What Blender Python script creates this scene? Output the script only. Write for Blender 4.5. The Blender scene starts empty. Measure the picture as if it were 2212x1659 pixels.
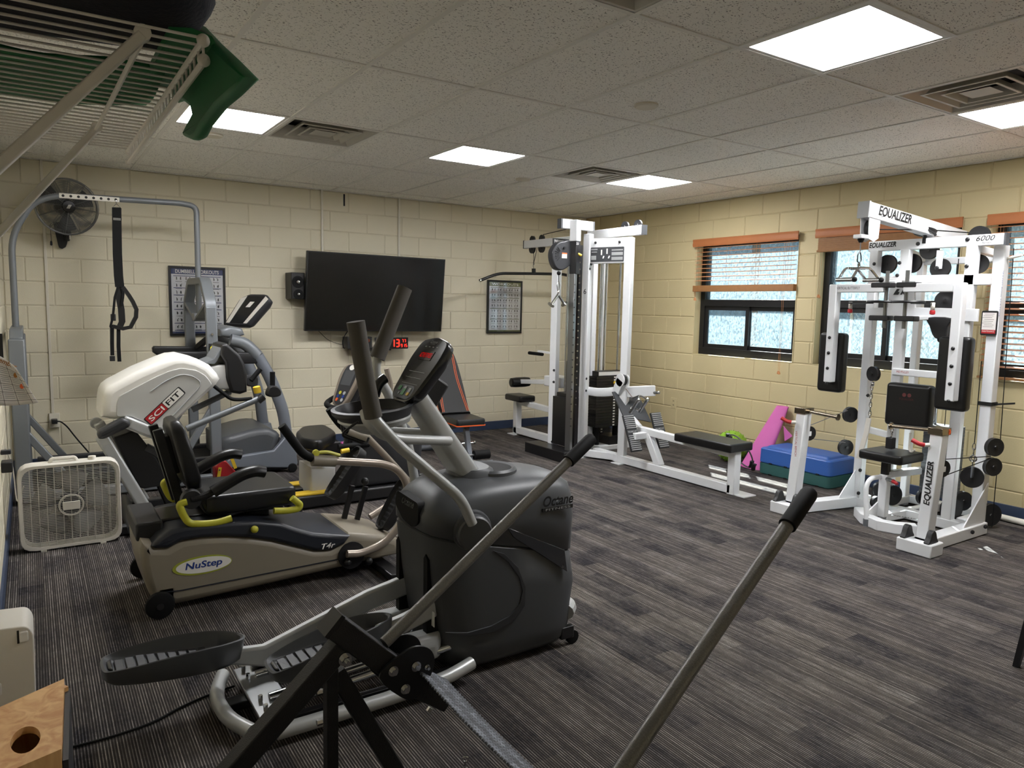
import bpy, math, random
from mathutils import Vector, Matrix
random.seed(7)
SC = bpy.context.scene
COL = SC.collection
# ---------------------------------------------------------------- camera, world, sun, exposure
cam_d = bpy.data.cameras.new('camera'); cam = bpy.data.objects.new('camera', cam_d); COL.objects.link(cam)
cam_d.sensor_fit = 'HORIZONTAL'; cam_d.sensor_width = 36.0; cam_d.lens = 25.57; cam_d.clip_start = 0.02
cam.matrix_world = Matrix(((0.83478817, 0.04181761, -0.54898087, 0.0), (-0.55020785, 0.09958496, -0.82906824, 0.0),
                           (0.02000059, 0.99414995, 0.10614073, 1.5), (0, 0, 0, 1)))
SC.camera = cam
SC.view_settings.view_transform = 'Standard'; SC.view_settings.look = 'None'
SC.view_settings.exposure = 0.18; SC.view_settings.gamma = 1.0; SC.view_settings.use_curve_mapping = False
SUN_DIR = Vector((-0.55, -0.55, -1.0)).normalized()
wd = bpy.data.worlds.new('sky'); SC.world = wd; wd.use_nodes = True
nt = wd.node_tree; bg = nt.nodes['Background']
sky = nt.nodes.new('ShaderNodeTexSky'); sky.sky_type = 'NISHITA'; sky.sun_disc = False
sky.sun_elevation = math.asin(-SUN_DIR.z); sky.sun_rotation = math.atan2(-SUN_DIR.x, -SUN_DIR.y)
nt.links.new(sky.outputs[0], bg.inputs[0]); bg.inputs[1].default_value = 0.17
sun_d = bpy.data.lights.new('sun', 'SUN'); sun_d.energy = 75.0; sun_d.angle = 0.009; sun_d.color = (1.0, 0.95, 0.86)
sun = bpy.data.objects.new('sun', sun_d); COL.objects.link(sun)
sun.rotation_euler = SUN_DIR.to_track_quat('-Z', 'Y').to_euler(); sun.location = (9, 6, 9)
PANEL_POWER = 46.0          # radiance of the ceiling LED panels
# ---------------------------------------------------------------- materials
def lin(h):
    h = h.lstrip('#'); c = [int(h[i:i+2], 16)/255 for i in (0, 2, 4)]
    return tuple(v/12.92 if v <= 0.04045 else ((v+0.055)/1.055)**2.4 for v in c) + (1.0,)
MATS = {}
def mat(name, col='#888888', rough=0.5, metal=0.0, var=0.0, vs=8.0, bump=0.0, bs=120.0, spec=0.5, coat=0.0):
    m = bpy.data.materials.new(name); m.use_nodes = True; n = m.node_tree; b = n.nodes['Principled BSDF']
    c = lin(col); b.inputs['Base Color'].default_value = c; b.inputs['Roughness'].default_value = rough
    b.inputs['Metallic'].default_value = metal; b.inputs['Specular IOR Level'].default_value = spec
    b.inputs['Coat Weight'].default_value = coat
    tc = n.nodes.new('ShaderNodeTexCoord')
    nz = n.nodes.new('ShaderNodeTexNoise'); nz.inputs['Scale'].default_value = vs; nz.inputs['Detail'].default_value = 4
    n.links.new(tc.outputs['Object'], nz.inputs['Vector'])
    mx = n.nodes.new('ShaderNodeMix'); mx.data_type = 'RGBA'
    v = max(var, 0.03)
    mx.inputs['A'].default_value = tuple(k*(1-v) for k in c[:3]) + (1,); mx.inputs['B'].default_value = tuple(min(1, k*(1+v)) for k in c[:3]) + (1,)
    n.links.new(nz.outputs['Fac'], mx.inputs['Factor']); n.links.new(mx.outputs['Result'], b.inputs['Base Color'])
    if bump > 0:
        nb = n.nodes.new('ShaderNodeTexNoise'); nb.inputs['Scale'].default_value = bs; nb.inputs['Detail'].default_value = 3
        n.links.new(tc.outputs['Object'], nb.inputs['Vector'])
        bp = n.nodes.new('ShaderNodeBump'); bp.inputs['Strength'].default_value = bump; bp.inputs['Distance'].default_value = 0.004
        n.links.new(nb.outputs['Fac'], bp.inputs['Height']); n.links.new(bp.outputs['Normal'], b.inputs['Normal'])
    MATS[name] = m
    return m
def emit(name, col, s):
    m = bpy.data.materials.new(name); m.use_nodes = True; n = m.node_tree; n.nodes.clear()
    o = n.nodes.new('ShaderNodeOutputMaterial'); e = n.nodes.new('ShaderNodeEmission')
    e.inputs[0].default_value = lin(col); e.inputs[1].default_value = s; n.links.new(e.outputs[0], o.inputs[0])
    MATS[name] = m; return m
mat('wall_cream', '#D8D0B8', 0.62, var=0.03, vs=3, bump=0.25, bs=160)
mat('wall_tan', '#C3B48C', 0.62, var=0.03, vs=3, bump=0.25, bs=160)
mat('mortar_cream', '#CFC7AF', 0.7); mat('mortar_tan', '#BDAE86', 0.7)
mat('baseboard', '#34415A', 0.45)
mat('tee', '#E0DED8', 0.5); mat('white_trim', '#D6D0C0', 0.5)
mat('white_paint', '#E4E6E8', 0.32, var=0.02, coat=0.2)
mat('offwhite_plastic', '#DAD6CC', 0.4); mat('fan_white', '#CFCBC2', 0.45)
mat('black_paint', '#141416', 0.35, bump=0.0); mat('black_plastic', '#19191B', 0.45, bump=0.05, bs=400)
mat('black_rubber', '#0B0B0C', 0.7, spec=0.25); mat('black_vinyl', '#0E0E0F', 0.36, bump=0.04, bs=300)
mat('crackle_black', '#17171A', 0.5, bump=0.5, bs=350); mat('hammertone', '#7C7A75', 0.36, metal=0.55, var=0.3, vs=260, bump=0.25, bs=260)
mat('charcoal', '#47494C', 0.42, bump=0.06, bs=500); mat('charcoal_dark', '#2F3033', 0.42, bump=0.06, bs=500)
mat('console_black', '#1C1D20', 0.25, coat=0.3); mat('grip_grey', '#57534E', 0.85, bump=0.1, bs=300)
mat('silver_paint', '#B4B6B5', 0.36, metal=0.3, var=0.02); mat('steel', '#8D8E8E', 0.3, metal=0.9); mat('chrome', '#C8C8C8', 0.14, metal=1.0)
mat('nickel', '#9A8F7E', 0.22, metal=1.0)
mat('frame_grey', '#74787C', 0.42, metal=0.25); mat('slate_grey', '#6F747C', 0.42, metal=0.2); mat('light_grey', '#A4A6A6', 0.45)
mat('stepper_beige', '#857D6E', 0.45, var=0.04, bump=0.05, bs=300); mat('stepper_navy', '#23262E', 0.4); mat('champagne', '#9A8F83', 0.33, metal=0.4)
mat('lime', '#B3B032', 0.42); mat('yellow', '#E0BC32', 0.45); mat('lamp_red', '#B0262C', 0.4)
mat('ergometer_white', '#E2E0DA', 0.38); mat('ergometer_grey', '#B9B9B6', 0.42); mat('logo_red', '#A8181F', 0.5); mat('logo_white', '#E8E6E0', 0.5); mat('logo_blue', '#1C3A86', 0.5); mat('logo_green', '#9DA437', 0.5)
mat('ink', '#141414', 0.6); mat('paper', '#D9D4CF', 0.8); mat('poster_blue', '#27386B', 0.5); mat('poster_green', '#55602F', 0.5); mat('poster_white', '#D8D8DA', 0.5)
mat('pink', '#C563A4', 0.75); mat('step_blue', '#2F5BA5', 0.45, bump=0.1, bs=200); mat('step_teal', '#2F5A57', 0.5, bump=0.1, bs=200); mat('ball_green', '#7FA92B', 0.5)
mat('orange', '#E0622B', 0.5); mat('navy_cloth', '#12131F', 0.9, bump=0.3, bs=200); mat('green_cloth', '#0E6B3A', 0.55, var=0.15, vs=5)
mat('wire_white', '#E2DDD6', 0.4); mat('tv_black', '#060607', 0.22); mat('tv_bezel', '#0B0B0C', 0.35)
mat('dumbbell_teal', '#3E8F8F', 0.5); mat('sign_blue', '#40506E', 0.6); mat('grey_sign', '#3A3C40', 0.4); mat('window_black', '#131315', 0.38)
mat('blind_wood', '#A9683C', 0.5, var=0.12, vs=6); mat('blind_slat', '#C08358', 0.5, var=0.08); mat('bamboo', '#8E6238', 0.6, var=0.2, vs=30); mat('tassel', '#B97B48', 0.5)
mat('asphalt', '#6C6E70', 0.9, var=0.1); mat('bark', '#4A3A2B', 0.9); mat('backdrop_wall', '#7D97A8', 0.9)
mat('strap_grey', '#6B6F78', 0.6)
def woven():
    m = MATS['strap_grey']; n = m.node_tree; L = n.links; b = n.nodes['Principled BSDF']; g = n.nodes.new('ShaderNodeNewGeometry')
    ck = n.nodes.new('ShaderNodeTexBrick'); ck.inputs['Scale'].default_value = 1.0; ck.inputs['Brick Width'].default_value = 0.016; ck.inputs['Row Height'].default_value = 0.0065; ck.inputs['Mortar Size'].default_value = 0.0012; ck.inputs['Color1'].default_value = lin('#8A8F99'); ck.inputs['Color2'].default_value = lin('#4A4E57'); ck.inputs['Mortar'].default_value = lin('#1E2024')
    L.new(g.outputs['Position'], ck.inputs['Vector']); L.new(ck.outputs['Color'], b.inputs['Base Color'])
woven()
emit('panel_light', '#FBFBFD', PANEL_POWER); emit('led_red', '#FF2A1E', 3.0); emit('led_dim', '#C81414', 0.8)
def wood():
    m = mat('plywood', '#C99A62', 0.5); n = m.node_tree; b = n.nodes['Principled BSDF']
    tc = n.nodes['Texture Coordinate']; mp = n.nodes.new('ShaderNodeMapping'); mp.inputs['Scale'].default_value = (6, 6, 0.9)
    w = n.nodes.new('ShaderNodeTexNoise'); w.inputs['Scale'].default_value = 3.5; w.inputs['Detail'].default_value = 6; w.inputs['Distortion'].default_value = 1.2
    r = n.nodes.new('ShaderNodeValToRGB'); r.color_ramp.elements[0].color = lin('#B98650'); r.color_ramp.elements[1].color = lin('#D6AC74')
    r.color_ramp.elements[0].position = 0.35; r.color_ramp.elements[1].position = 0.65
    n.links.new(tc.outputs['Object'], mp.inputs[0]); n.links.new(mp.outputs[0], w.inputs[0]); n.links.new(w.outputs['Fac'], r.inputs[0]); n.links.new(r.outputs[0], b.inputs['Base Color'])
wood()
def ceiling_tile():
    m = mat('ceiling_tile', '#F0EEE8', 0.85); n = m.node_tree; b = n.nodes['Principled BSDF']
    g = n.nodes.new('ShaderNodeNewGeometry')
    mp = n.nodes.new('ShaderNodeMapping'); mp.inputs['Scale'].default_value = (1.0, 1.6, 1.0)
    nz = n.nodes.new('ShaderNodeTexNoise'); nz.inputs['Scale'].default_value = 105; nz.inputs['Detail'].default_value = 2.5
    r = n.nodes.new('ShaderNodeValToRGB'); e = r.color_ramp.elements
    e[0].position = 0.325; e[0].color = lin('#3A3834'); e[1].position = 0.385; e[1].color = lin('#F0EEE8')
    n.links.new(g.outputs['Position'], mp.inputs[0]); n.links.new(mp.outputs[0], nz.inputs['Vector']); n.links.new(nz.outputs['Fac'], r.inputs[0]); n.links.new(r.outputs[0], b.inputs['Base Color'])
ceiling_tile()
def carpet():
    m = mat('carpet', '#4A443E', 0.95, spec=0.15); n = m.node_tree; L = n.links; b = n.nodes['Principled BSDF']
    g = n.nodes.new('ShaderNodeNewGeometry'); sp = n.nodes.new('ShaderNodeSeparateXYZ'); L.new(g.outputs['Position'], sp.inputs[0])
    def noise(scale, vec, detail=2.0):
        q = n.nodes.new('ShaderNodeTexNoise'); q.inputs['Scale'].default_value = scale; q.inputs['Detail'].default_value = detail; L.new(vec, q.inputs['Vector']); return q.outputs['Fac']
    def mp(s):
        q = n.nodes.new('ShaderNodeMapping'); q.inputs['Scale'].default_value = s; L.new(g.outputs['Position'], q.inputs[0]); return q.outputs[0]
    def math_(op, a, c):
        q = n.nodes.new('ShaderNodeMath'); q.operation = op
        for i, v in enumerate((a, c)):
            if isinstance(v, (int, float)): q.inputs[i].default_value = v
            else: L.new(v, q.inputs[i])
        return q.outputs[0]
    def ramp(f, stops):
        q = n.nodes.new('ShaderNodeValToRGB'); q.color_ramp.interpolation = 'LINEAR'
        e = q.color_ramp.elements
        while len(e) < len(stops): e.new(0.5)
        for k, (p, c) in enumerate(stops): e[k].position = p; e[k].color = lin(c)
        L.new(f, q.inputs[0]); return q.outputs[0]
    # tufted rows: fine light yarn lines across X running along Y, each row with its own strength that drifts along its length
    PITCH = 105.0
    xs = math_('MULTIPLY', sp.outputs['X'], PITCH); row = math_('FLOOR', xs, 0); fr = math_('FRACT', xs, 0)
    wn = n.nodes.new('ShaderNodeTexWhiteNoise'); wn.noise_dimensions = '1D'; L.new(row, wn.inputs['W'])
    cx = n.nodes.new('ShaderNodeCombineXYZ'); L.new(math_('MULTIPLY', row, 3.71), cx.inputs[0]); L.new(math_('MULTIPLY', sp.outputs['Y'], 14.0), cx.inputs[1])
    drift = noise(1.0, cx.outputs[0], 1.0)
    prof = math_('SUBTRACT', 1.0, math_('ABSOLUTE', math_('SUBTRACT', math_('MULTIPLY', fr, 2.0), 1.0), 0))
    stitch = noise(330.0, mp((1, 0.6, 1)), 1.0)
    amp = math_('MULTIPLY', math_('ADD', math_('MULTIPLY', wn.outputs['Value'], 0.75), 0.25), math_('MULTIPLY', drift, 1.7))
    ln = n.nodes.new('ShaderNodeMapRange'); ln.interpolation_type = 'SMOOTHSTEP'; ln.inputs['From Min'].default_value = 0.45; ln.inputs['From Max'].default_value = 0.95; L.new(prof, ln.inputs[0])
    mask = math_('MULTIPLY', math_('MULTIPLY', ln.outputs[0], amp), math_('ADD', math_('MULTIPLY', stitch, 1.6), 0.15))
    base = n.nodes.new('ShaderNodeMix'); base.data_type = 'RGBA'; base.inputs['A'].default_value = lin('#444140'); base.inputs['B'].default_value = lin('#CBC5C0'); L.new(mask, base.inputs['Factor'])
    # large shade blocks: elongated rectangles laid along the rows
    br = n.nodes.new('ShaderNodeTexBrick'); br.offset = 0.37; br.offset_frequency = 2; br.inputs['Scale'].default_value = 1.0
    br.inputs['Mortar Size'].default_value = 0.0; br.inputs['Brick Width'].default_value = 0.34; br.inputs['Row Height'].default_value = 0.11; br.inputs['Bias'].default_value = 0.0
    br.inputs['Color1'].default_value = (0, 0, 0, 1); br.inputs['Color2'].default_value = (1, 1, 1, 1)
    rt = n.nodes.new('ShaderNodeMapping'); rt.inputs['Rotation'].default_value = (0, 0, math.pi/2); L.new(g.outputs['Position'], rt.inputs[0]); L.new(rt.outputs[0], br.inputs['Vector'])
    blk = math_('ADD', math_('MULTIPLY', br.outputs['Color'], 0.26), math_('ADD', math_('MULTIPLY', noise(3.4, mp((1.7, 1.3, 1)), 4.0), 0.50), math_('MULTIPLY', noise(70.0, mp((1, 0.6, 1)), 2.0), 0.24)))
    tone = ramp(blk, [(0.3, '#72727C'), (0.43, '#B6B3B4'), (0.6, '#DAD5CF'), (0.8, '#FFFFFF')])
    m2 = n.nodes.new('ShaderNodeMix'); m2.data_type = 'RGBA'; m2.blend_type = 'MULTIPLY'; m2.inputs['Factor'].default_value = 1.0
    L.new(base.outputs['Result'], m2.inputs['A']); L.new(tone, m2.inputs['B'])
    L.new(m2.outputs['Result'], b.inputs['Base Color'])
    bp = n.nodes.new('ShaderNodeBump'); bp.inputs['Strength'].default_value = 0.5; bp.inputs['Distance'].default_value = 0.004
    L.new(math_('ADD', prof, math_('MULTIPLY', stitch, 1.2)), bp.inputs['Height']); L.new(bp.outputs['Normal'], b.inputs['Normal'])
carpet()
def pane():
    m = bpy.data.materials.new('rain_glass'); m.use_nodes = True; n = m.node_tree; L = n.links; n.nodes.clear()
    o = n.nodes.new('ShaderNodeOutputMaterial'); t = n.nodes.new('ShaderNodeBsdfTransparent'); t.inputs[0].default_value = (0.86, 0.93, 0.97, 1)
    tr = n.nodes.new('ShaderNodeBsdfTranslucent'); tr.inputs[0].default_value = (0.16, 0.215, 0.25, 1)
    gl = n.nodes.new('ShaderNodeBsdfGlossy'); gl.inputs['Roughness'].default_value = 0.08
    tc = n.nodes.new('ShaderNodeTexCoord'); nz = n.nodes.new('ShaderNodeTexNoise'); nz.inputs['Scale'].default_value = 55; nz.inputs['Detail'].default_value = 2; nz.inputs['Distortion'].default_value = 0.6
    mp = n.nodes.new('ShaderNodeMapping'); mp.inputs['Scale'].default_value = (1, 1, 0.6); mp.inputs['Rotation'].default_value = (0.5, 0, 0)
    L.new(tc.outputs['Object'], mp.inputs[0]); L.new(mp.outputs[0], nz.inputs['Vector'])
    bp = n.nodes.new('ShaderNodeBump'); bp.inputs['Strength'].default_value = 0.8; bp.inputs['Distance'].default_value = 0.01; L.new(nz.outputs['Fac'], bp.inputs['Height'])
    L.new(bp.outputs['Normal'], gl.inputs['Normal']); L.new(bp.outputs['Normal'], tr.inputs['Normal'])
    r = n.nodes.new('ShaderNodeMapRange'); r.inputs['From Min'].default_value = 0.35; r.inputs['From Max'].default_value = 0.65; r.inputs['To Min'].default_value = 0.1; r.inputs['To Max'].default_value = 0.45; L.new(nz.outputs['Fac'], r.inputs[0])
    m1 = n.nodes.new('ShaderNodeMixShader'); L.new(r.outputs[0], m1.inputs[0]); L.new(t.outputs[0], m1.inputs[1]); L.new(tr.outputs[0], m1.inputs[2])
    m2 = n.nodes.new('ShaderNodeMixShader'); m2.inputs[0].default_value = 0.06; L.new(m1.outputs[0], m2.inputs[1]); L.new(gl.outputs[0], m2.inputs[2])
    L.new(m2.outputs[0], o.inputs[0]); MATS['rain_glass'] = m
pane()
def clear_glass(name='clear_cover', w=0.10):
    m = bpy.data.materials.new(name); m.use_nodes = True; n = m.node_tree; L = n.links; n.nodes.clear()
    o = n.nodes.new('ShaderNodeOutputMaterial'); t = n.nodes.new('ShaderNodeBsdfTransparent'); gl = n.nodes.new('ShaderNodeBsdfGlossy'); gl.inputs['Roughness'].default_value = 0.05
    f = n.nodes.new('ShaderNodeFresnel'); f.inputs[0].default_value = 1.5
    a = n.nodes.new('ShaderNodeMath'); a.operation = 'ADD'; a.inputs[1].default_value = w*0.3; L.new(f.outputs[0], a.inputs[0])
    mx = n.nodes.new('ShaderNodeMixShader'); L.new(a.outputs[0], mx.inputs[0]); L.new(t.outputs[0], mx.inputs[1]); L.new(gl.outputs[0], mx.inputs[2]); L.new(mx.outputs[0], o.inputs[0]); MATS[name] = m
clear_glass()
def leafmat():
    m = mat('leaf', '#6E9A3C', 0.5, var=0.4, vs=3); b = m.node_tree.nodes['Principled BSDF']; b.inputs['Transmission Weight'].default_value = 0.0
    b.inputs['Subsurface Weight'].default_value = 0.0
leafmat()
# ---------------------------------------------------------------- mesh helpers
ORG = {}
KIDS = {}          # parts of each thing in the order they were built
def V(p): return Vector(p)
def frame_of(d, up=(0, 0, 1)):
    d = V(d).normalized(); u = V(up)
    if abs(d.dot(u)) > 0.98: u = Vector((1, 0, 0))
    s = d.cross(u).normalized(); u = s.cross(d).normalized()
    return d, s, u
class MB:
    def __init__(s): s.v = []; s.f = []
    def add(s, vs, fs):
        o = len(s.v); s.v += [tuple(p) for p in vs]; s.f += [tuple(i+o for i in q) for q in fs]; return s
    def box(s, lo, hi):
        a, b, c = lo; d, e, f = hi
        return s.add([(a,b,c),(d,b,c),(d,e,c),(a,e,c),(a,b,f),(d,b,f),(d,e,f),(a,e,f)],
                     [(3,2,1,0),(4,5,6,7),(0,1,5,4),(1,2,6,5),(2,3,7,6),(3,0,4,7)])
    def cbox(s, c, size, rot=None):
        h = [k/2 for k in size]; m = rot or Matrix.Identity(3); c = V(c)
        vs = [c + m @ Vector((sx*h[0], sy*h[1], sz*h[2])) for sz in (-1,1) for sx, sy in ((-1,-1),(1,-1),(1,1),(-1,1))]
        return s.add(vs, [(3,2,1,0),(4,5,6,7),(0,1,5,4),(1,2,6,5),(2,3,7,6),(3,0,4,7)])
    def bar(s, p0, p1, w, h, up=(0,0,1)):
        p0 = V(p0); p1 = V(p1); d, a, u = frame_of(p1-p0, up); a = a*w/2; u = u*h/2
        vs = [p + q for p in (p0, p1) for q in (-a-u, a-u, a+u, -a+u)]
        return s.add(vs, [(3,2,1,0),(4,5,6,7),(0,1,5,4),(1,2,6,5),(2,3,7,6),(3,0,4,7)])
    def cyl(s, p0, p1, r0, r1=None, n=16, cap=True):
        r1 = r0 if r1 is None else r1; p0 = V(p0); p1 = V(p1); d, a, u = frame_of(p1-p0)
        vs = []
        for p, r in ((p0, r0), (p1, r1)):
            for i in range(n):
                t = 2*math.pi*i/n; vs.append(p + a*(r*math.cos(t)) + u*(r*math.sin(t)))
        fs = [(i, (i+1) % n, n+(i+1) % n, n+i) for i in range(n)]
        if cap: fs += [tuple(range(n-1, -1, -1)), tuple(range(n, 2*n))]
        return s.add(vs, fs)
    def tube(s, pts, r, n=10, fillet=0.0, closed=False, fn=5, flat=None, cap=True):
        pts = [V(p) for p in pts]
        if fillet > 0: pts = round_path(pts, fillet, fn)
        m = len(pts); rings = []; prev = None
        for i, p in enumerate(pts):
            if closed: d = pts[(i+1) % m] - pts[i-1]
            else: d = pts[min(i+1, m-1)] - pts[max(i-1, 0)]
            d.normalize()
            if prev is None: _, a, u = frame_of(d)
            else:
                a = prev - d*prev.dot(d); a.normalize(); u = a.cross(d).normalized()*-1
                u = d.cross(a)*-1 if False else a.cross(d)
                u = -u if u.dot(pu) < 0 else u
            prev = a; pu = u
            ra = r if not flat else flat[0]; ru = r if not flat else flat[1]
            rings.append([p + a*(ra*math.cos(2*math.pi*k/n)) + u*(ru*math.sin(2*math.pi*k/n)) for k in range(n)])
        return s.loft(rings, cap=cap and not closed, closed=closed)
    def strip(s, pts, w, t, side):
        'a flat band of width w and thickness t along pts; side = width direction'
        pts = [V(p) for p in pts]; sd = V(side).normalized(); rings = []
        for i, p in enumerate(pts):
            d = (pts[min(i+1, len(pts)-1)] - pts[max(i-1, 0)]).normalized(); nn = d.cross(sd).normalized()
            rings.append([p - sd*w/2 - nn*t/2, p + sd*w/2 - nn*t/2, p + sd*w/2 + nn*t/2, p - sd*w/2 + nn*t/2])
        return s.loft(rings)
    def loft(s, rings, cap=True, closed=False):
        n = len(rings[0]); vs = [p for r in rings for p in r]; fs = []
        m = len(rings)
        for i in range(m if closed else m-1):
            j = (i+1) % m
            for k in range(n): fs.append((i*n+k, i*n+(k+1) % n, j*n+(k+1) % n, j*n+k))
        if cap and not closed: fs += [tuple(range(n-1, -1, -1)), tuple(range((m-1)*n, m*n))]
        return s.add(vs, fs)
    def prism(s, poly, axis, a, b):
        def P(p, t): return {'x': (t, p[0], p[1]), 'y': (p[0], t, p[1]), 'z': (p[0], p[1], t)}[axis]
        n = len(poly)
        return s.add([P(p, a) for p in poly] + [P(p, b) for p in poly],
                     [tuple(range(n)), tuple(range(2*n-1, n-1, -1))] + [(i, n+i, n+(i+1) % n, (i+1) % n) for i in range(n)])
    def pprism(s, pts, d):
        'planar 3D polygon extruded by vector d'
        pts = [V(p) for p in pts]; d = V(d); n = len(pts)
        return s.add(pts + [p+d for p in pts], [tuple(range(n)), tuple(range(2*n-1, n-1, -1))] + [(i, n+i, n+(i+1) % n, (i+1) % n) for i in range(n)])
    def soft(s, poly, axis, a, b, inset, k=3):
        'prism whose side walls roll over into the two caps (inset = roll radius)'
        cx = sum(p[0] for p in poly)/len(poly); cz = sum(p[1] for p in poly)/len(poly)
        sg = 1 if b > a else -1; rings = []
        ip = inset_poly(poly, inset)
        def lerp(t): return [(p[0]*(1-t)+q[0]*t, p[1]*(1-t)+q[1]*t) for p, q in zip(poly, ip)]
        st = []
        for i in range(k+1):
            th = math.pi/2*i/k; st.append((1-math.sin(th), inset*(1-math.cos(th))))
        seq = [(t, a + sg*o) for t, o in st] + [(t, b - sg*o) for t, o in reversed(st)]
        for t, pos in seq:
            q = lerp(t); rings.append([{'x': (pos, p[0], p[1]), 'y': (p[0], pos, p[1]), 'z': (p[0], p[1], pos)}[axis] for p in q])
        return s.loft(rings)
    def lathe(s, prof, c, ax=(0,0,1), n=24):
        'prof: (radius, height along axis)'
        c = V(c); d, a, u = frame_of(ax); rings = []
        for r, h in prof: rings.append([c + d*h + a*(r*math.cos(2*math.pi*i/n)) + u*(r*math.sin(2*math.pi*i/n)) for i in range(n)])
        return s.loft(rings)
    def ball(s, c, r, n=16, m=10):
        r = (r, r, r) if isinstance(r, (int, float)) else r; rings = []
        for j in range(1, m):
            t = math.pi*j/m; rings.append([(c[0]+r[0]*math.sin(t)*math.cos(2*math.pi*i/n), c[1]+r[1]*math.sin(t)*math.sin(2*math.pi*i/n), c[2]-r[2]*math.cos(t)) for i in range(n)])
        return s.loft(rings)
    def torus(s, c, ax, R, r, n=32, m=8):
        c = V(c); d, a, u = frame_of(ax)
        return s.tube([c + a*(R*math.cos(2*math.pi*i/n)) + u*(R*math.sin(2*math.pi*i/n)) for i in range(n)], r, m, closed=True)
    def build(s, name, material, parent=None, bev=0.0, sub=0, smooth=35, loc=None, seg=2):
        me = bpy.data.meshes.new(name)
        o0 = ORG.get(parent.name, Vector()) if parent else Vector()
        base = V(loc) if loc is not None else (o0 if parent else Vector())
        me.from_pydata([tuple(V(p)-base) for p in s.v], [], s.f)
        bmx = __import__('bmesh').new(); bmx.from_mesh(me); __import__('bmesh').ops.recalc_face_normals(bmx, faces=bmx.faces); bmx.to_mesh(me); bmx.free()
        me.shade_smooth(); me.set_sharp_from_angle(angle=math.radians(smooth))
        for pf in me.polygons:
            if len(pf.vertices) > 8: pf.use_smooth = False
        me.materials.append(MATS[material] if isinstance(material, str) else material)
        o = bpy.data.objects.new(name, me); COL.objects.link(o)
        if parent: o.parent = parent; o.location = base - o0
        else: o.location = base
        ORG[o.name] = base
        if parent: KIDS.setdefault(parent.name, []).append(o)
        if bev > 0:
            md = o.modifiers.new('bevel', 'BEVEL'); md.width = bev; md.segments = seg; md.limit_method = 'ANGLE'; md.angle_limit = math.radians(35); md.use_clamp_overlap = True
        if sub:
            md = o.modifiers.new('sub', 'SUBSURF'); md.levels = sub; md.render_levels = sub
        return o
def inset_poly(poly, d):
    n = len(poly); A = sum(poly[i][0]*poly[(i+1) % n][1]-poly[(i+1) % n][0]*poly[i][1] for i in range(n)); sg = 1 if A > 0 else -1; out = []
    for i in range(n):
        p0 = Vector(poly[i-1]); p = Vector(poly[i]); p1 = Vector(poly[(i+1) % n])
        e0 = (p-p0).normalized(); e1 = (p1-p).normalized()
        n0 = Vector((-e0.y, e0.x))*sg; n1 = Vector((-e1.y, e1.x))*sg; m = n0+n1
        l = max(m.length_squared/2, 0.5); out.append(tuple(p + m*(d/l)))
    return out
def round_path(pts, r, n=5):
    out = [pts[0]]
    for i in range(1, len(pts)-1):
        p0, p, p1 = pts[i-1], pts[i], pts[i+1]; a = (p0-p); b = (p1-p); k = min(r, a.length*0.49, b.length*0.49)
        A = p + a.normalized()*k; B = p + b.normalized()*k
        for j in range(n+1):
            t = j/n; out.append(A*(1-t)**2 + p*2*t*(1-t) + B*t*t)
    out.append(pts[-1]); return out
def rpoly(poly, r, n=4):
    'round the corners of a 2D polygon'
    m = len(poly); out = []
    for i in range(m):
        p0 = Vector(poly[i-1]); p = Vector(poly[i]); p1 = Vector(poly[(i+1) % m]); a = p0-p; b = p1-p
        rr = r[i] if isinstance(r, (list, tuple)) else r
        k = min(rr, a.length*0.48, b.length*0.48)
        if k < 1e-5: out.append(tuple(p)); continue
        A = p + a.normalized()*k; B = p + b.normalized()*k
        for j in range(n+1):
            t = j/n; out.append(tuple(A*(1-t)**2 + p*2*t*(1-t) + B*t*t))
    return out
def rrect(x0, x1, y0, y1, r, n=4): return rpoly([(x0, y0), (x1, y0), (x1, y1), (x0, y1)], r, n)
def spline(pts, n=6, closed=False):
    'Catmull-Rom through the points (tuples of any length)'
    m = len(pts); out = []; P = [Vector(p) for p in pts]
    rng = range(m if closed else m-1)
    for i in rng:
        p0 = P[(i-1) % m] if closed else P[max(i-1, 0)]; p1 = P[i]; p2 = P[(i+1) % m]; p3 = P[(i+2) % m] if closed else P[min(i+2, m-1)]
        for j in range(n):
            t = j/n; out.append(tuple(0.5*((2*p1) + (p2-p0)*t + (2*p0-5*p1+4*p2-p3)*t*t + (3*p1-p0-3*p2+p3)*t**3)))
    if not closed: out.append(tuple(P[-1]))
    return out
def tag(o, label=None, cat=None, group=None, kind=None):
    if label: o['label'] = label
    if cat: o['category'] = cat
    if group: o['group'] = group
    if kind: o['kind'] = kind
    return o
def thing(name, label, cat, loc, group=None):
    o = bpy.data.objects.new(name, None); COL.objects.link(o); o.location = loc; o.empty_display_size = 0.1
    ORG[o.name] = V(loc); return tag(o, label, cat, group)
def copy_part(o, parent, off=(0, 0, 0)):
    c = o.copy(); COL.objects.link(c); c.parent = parent; c.location = o.location + V(off); ORG[c.name] = ORG.get(o.name, Vector()) + V(off); return c
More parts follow.
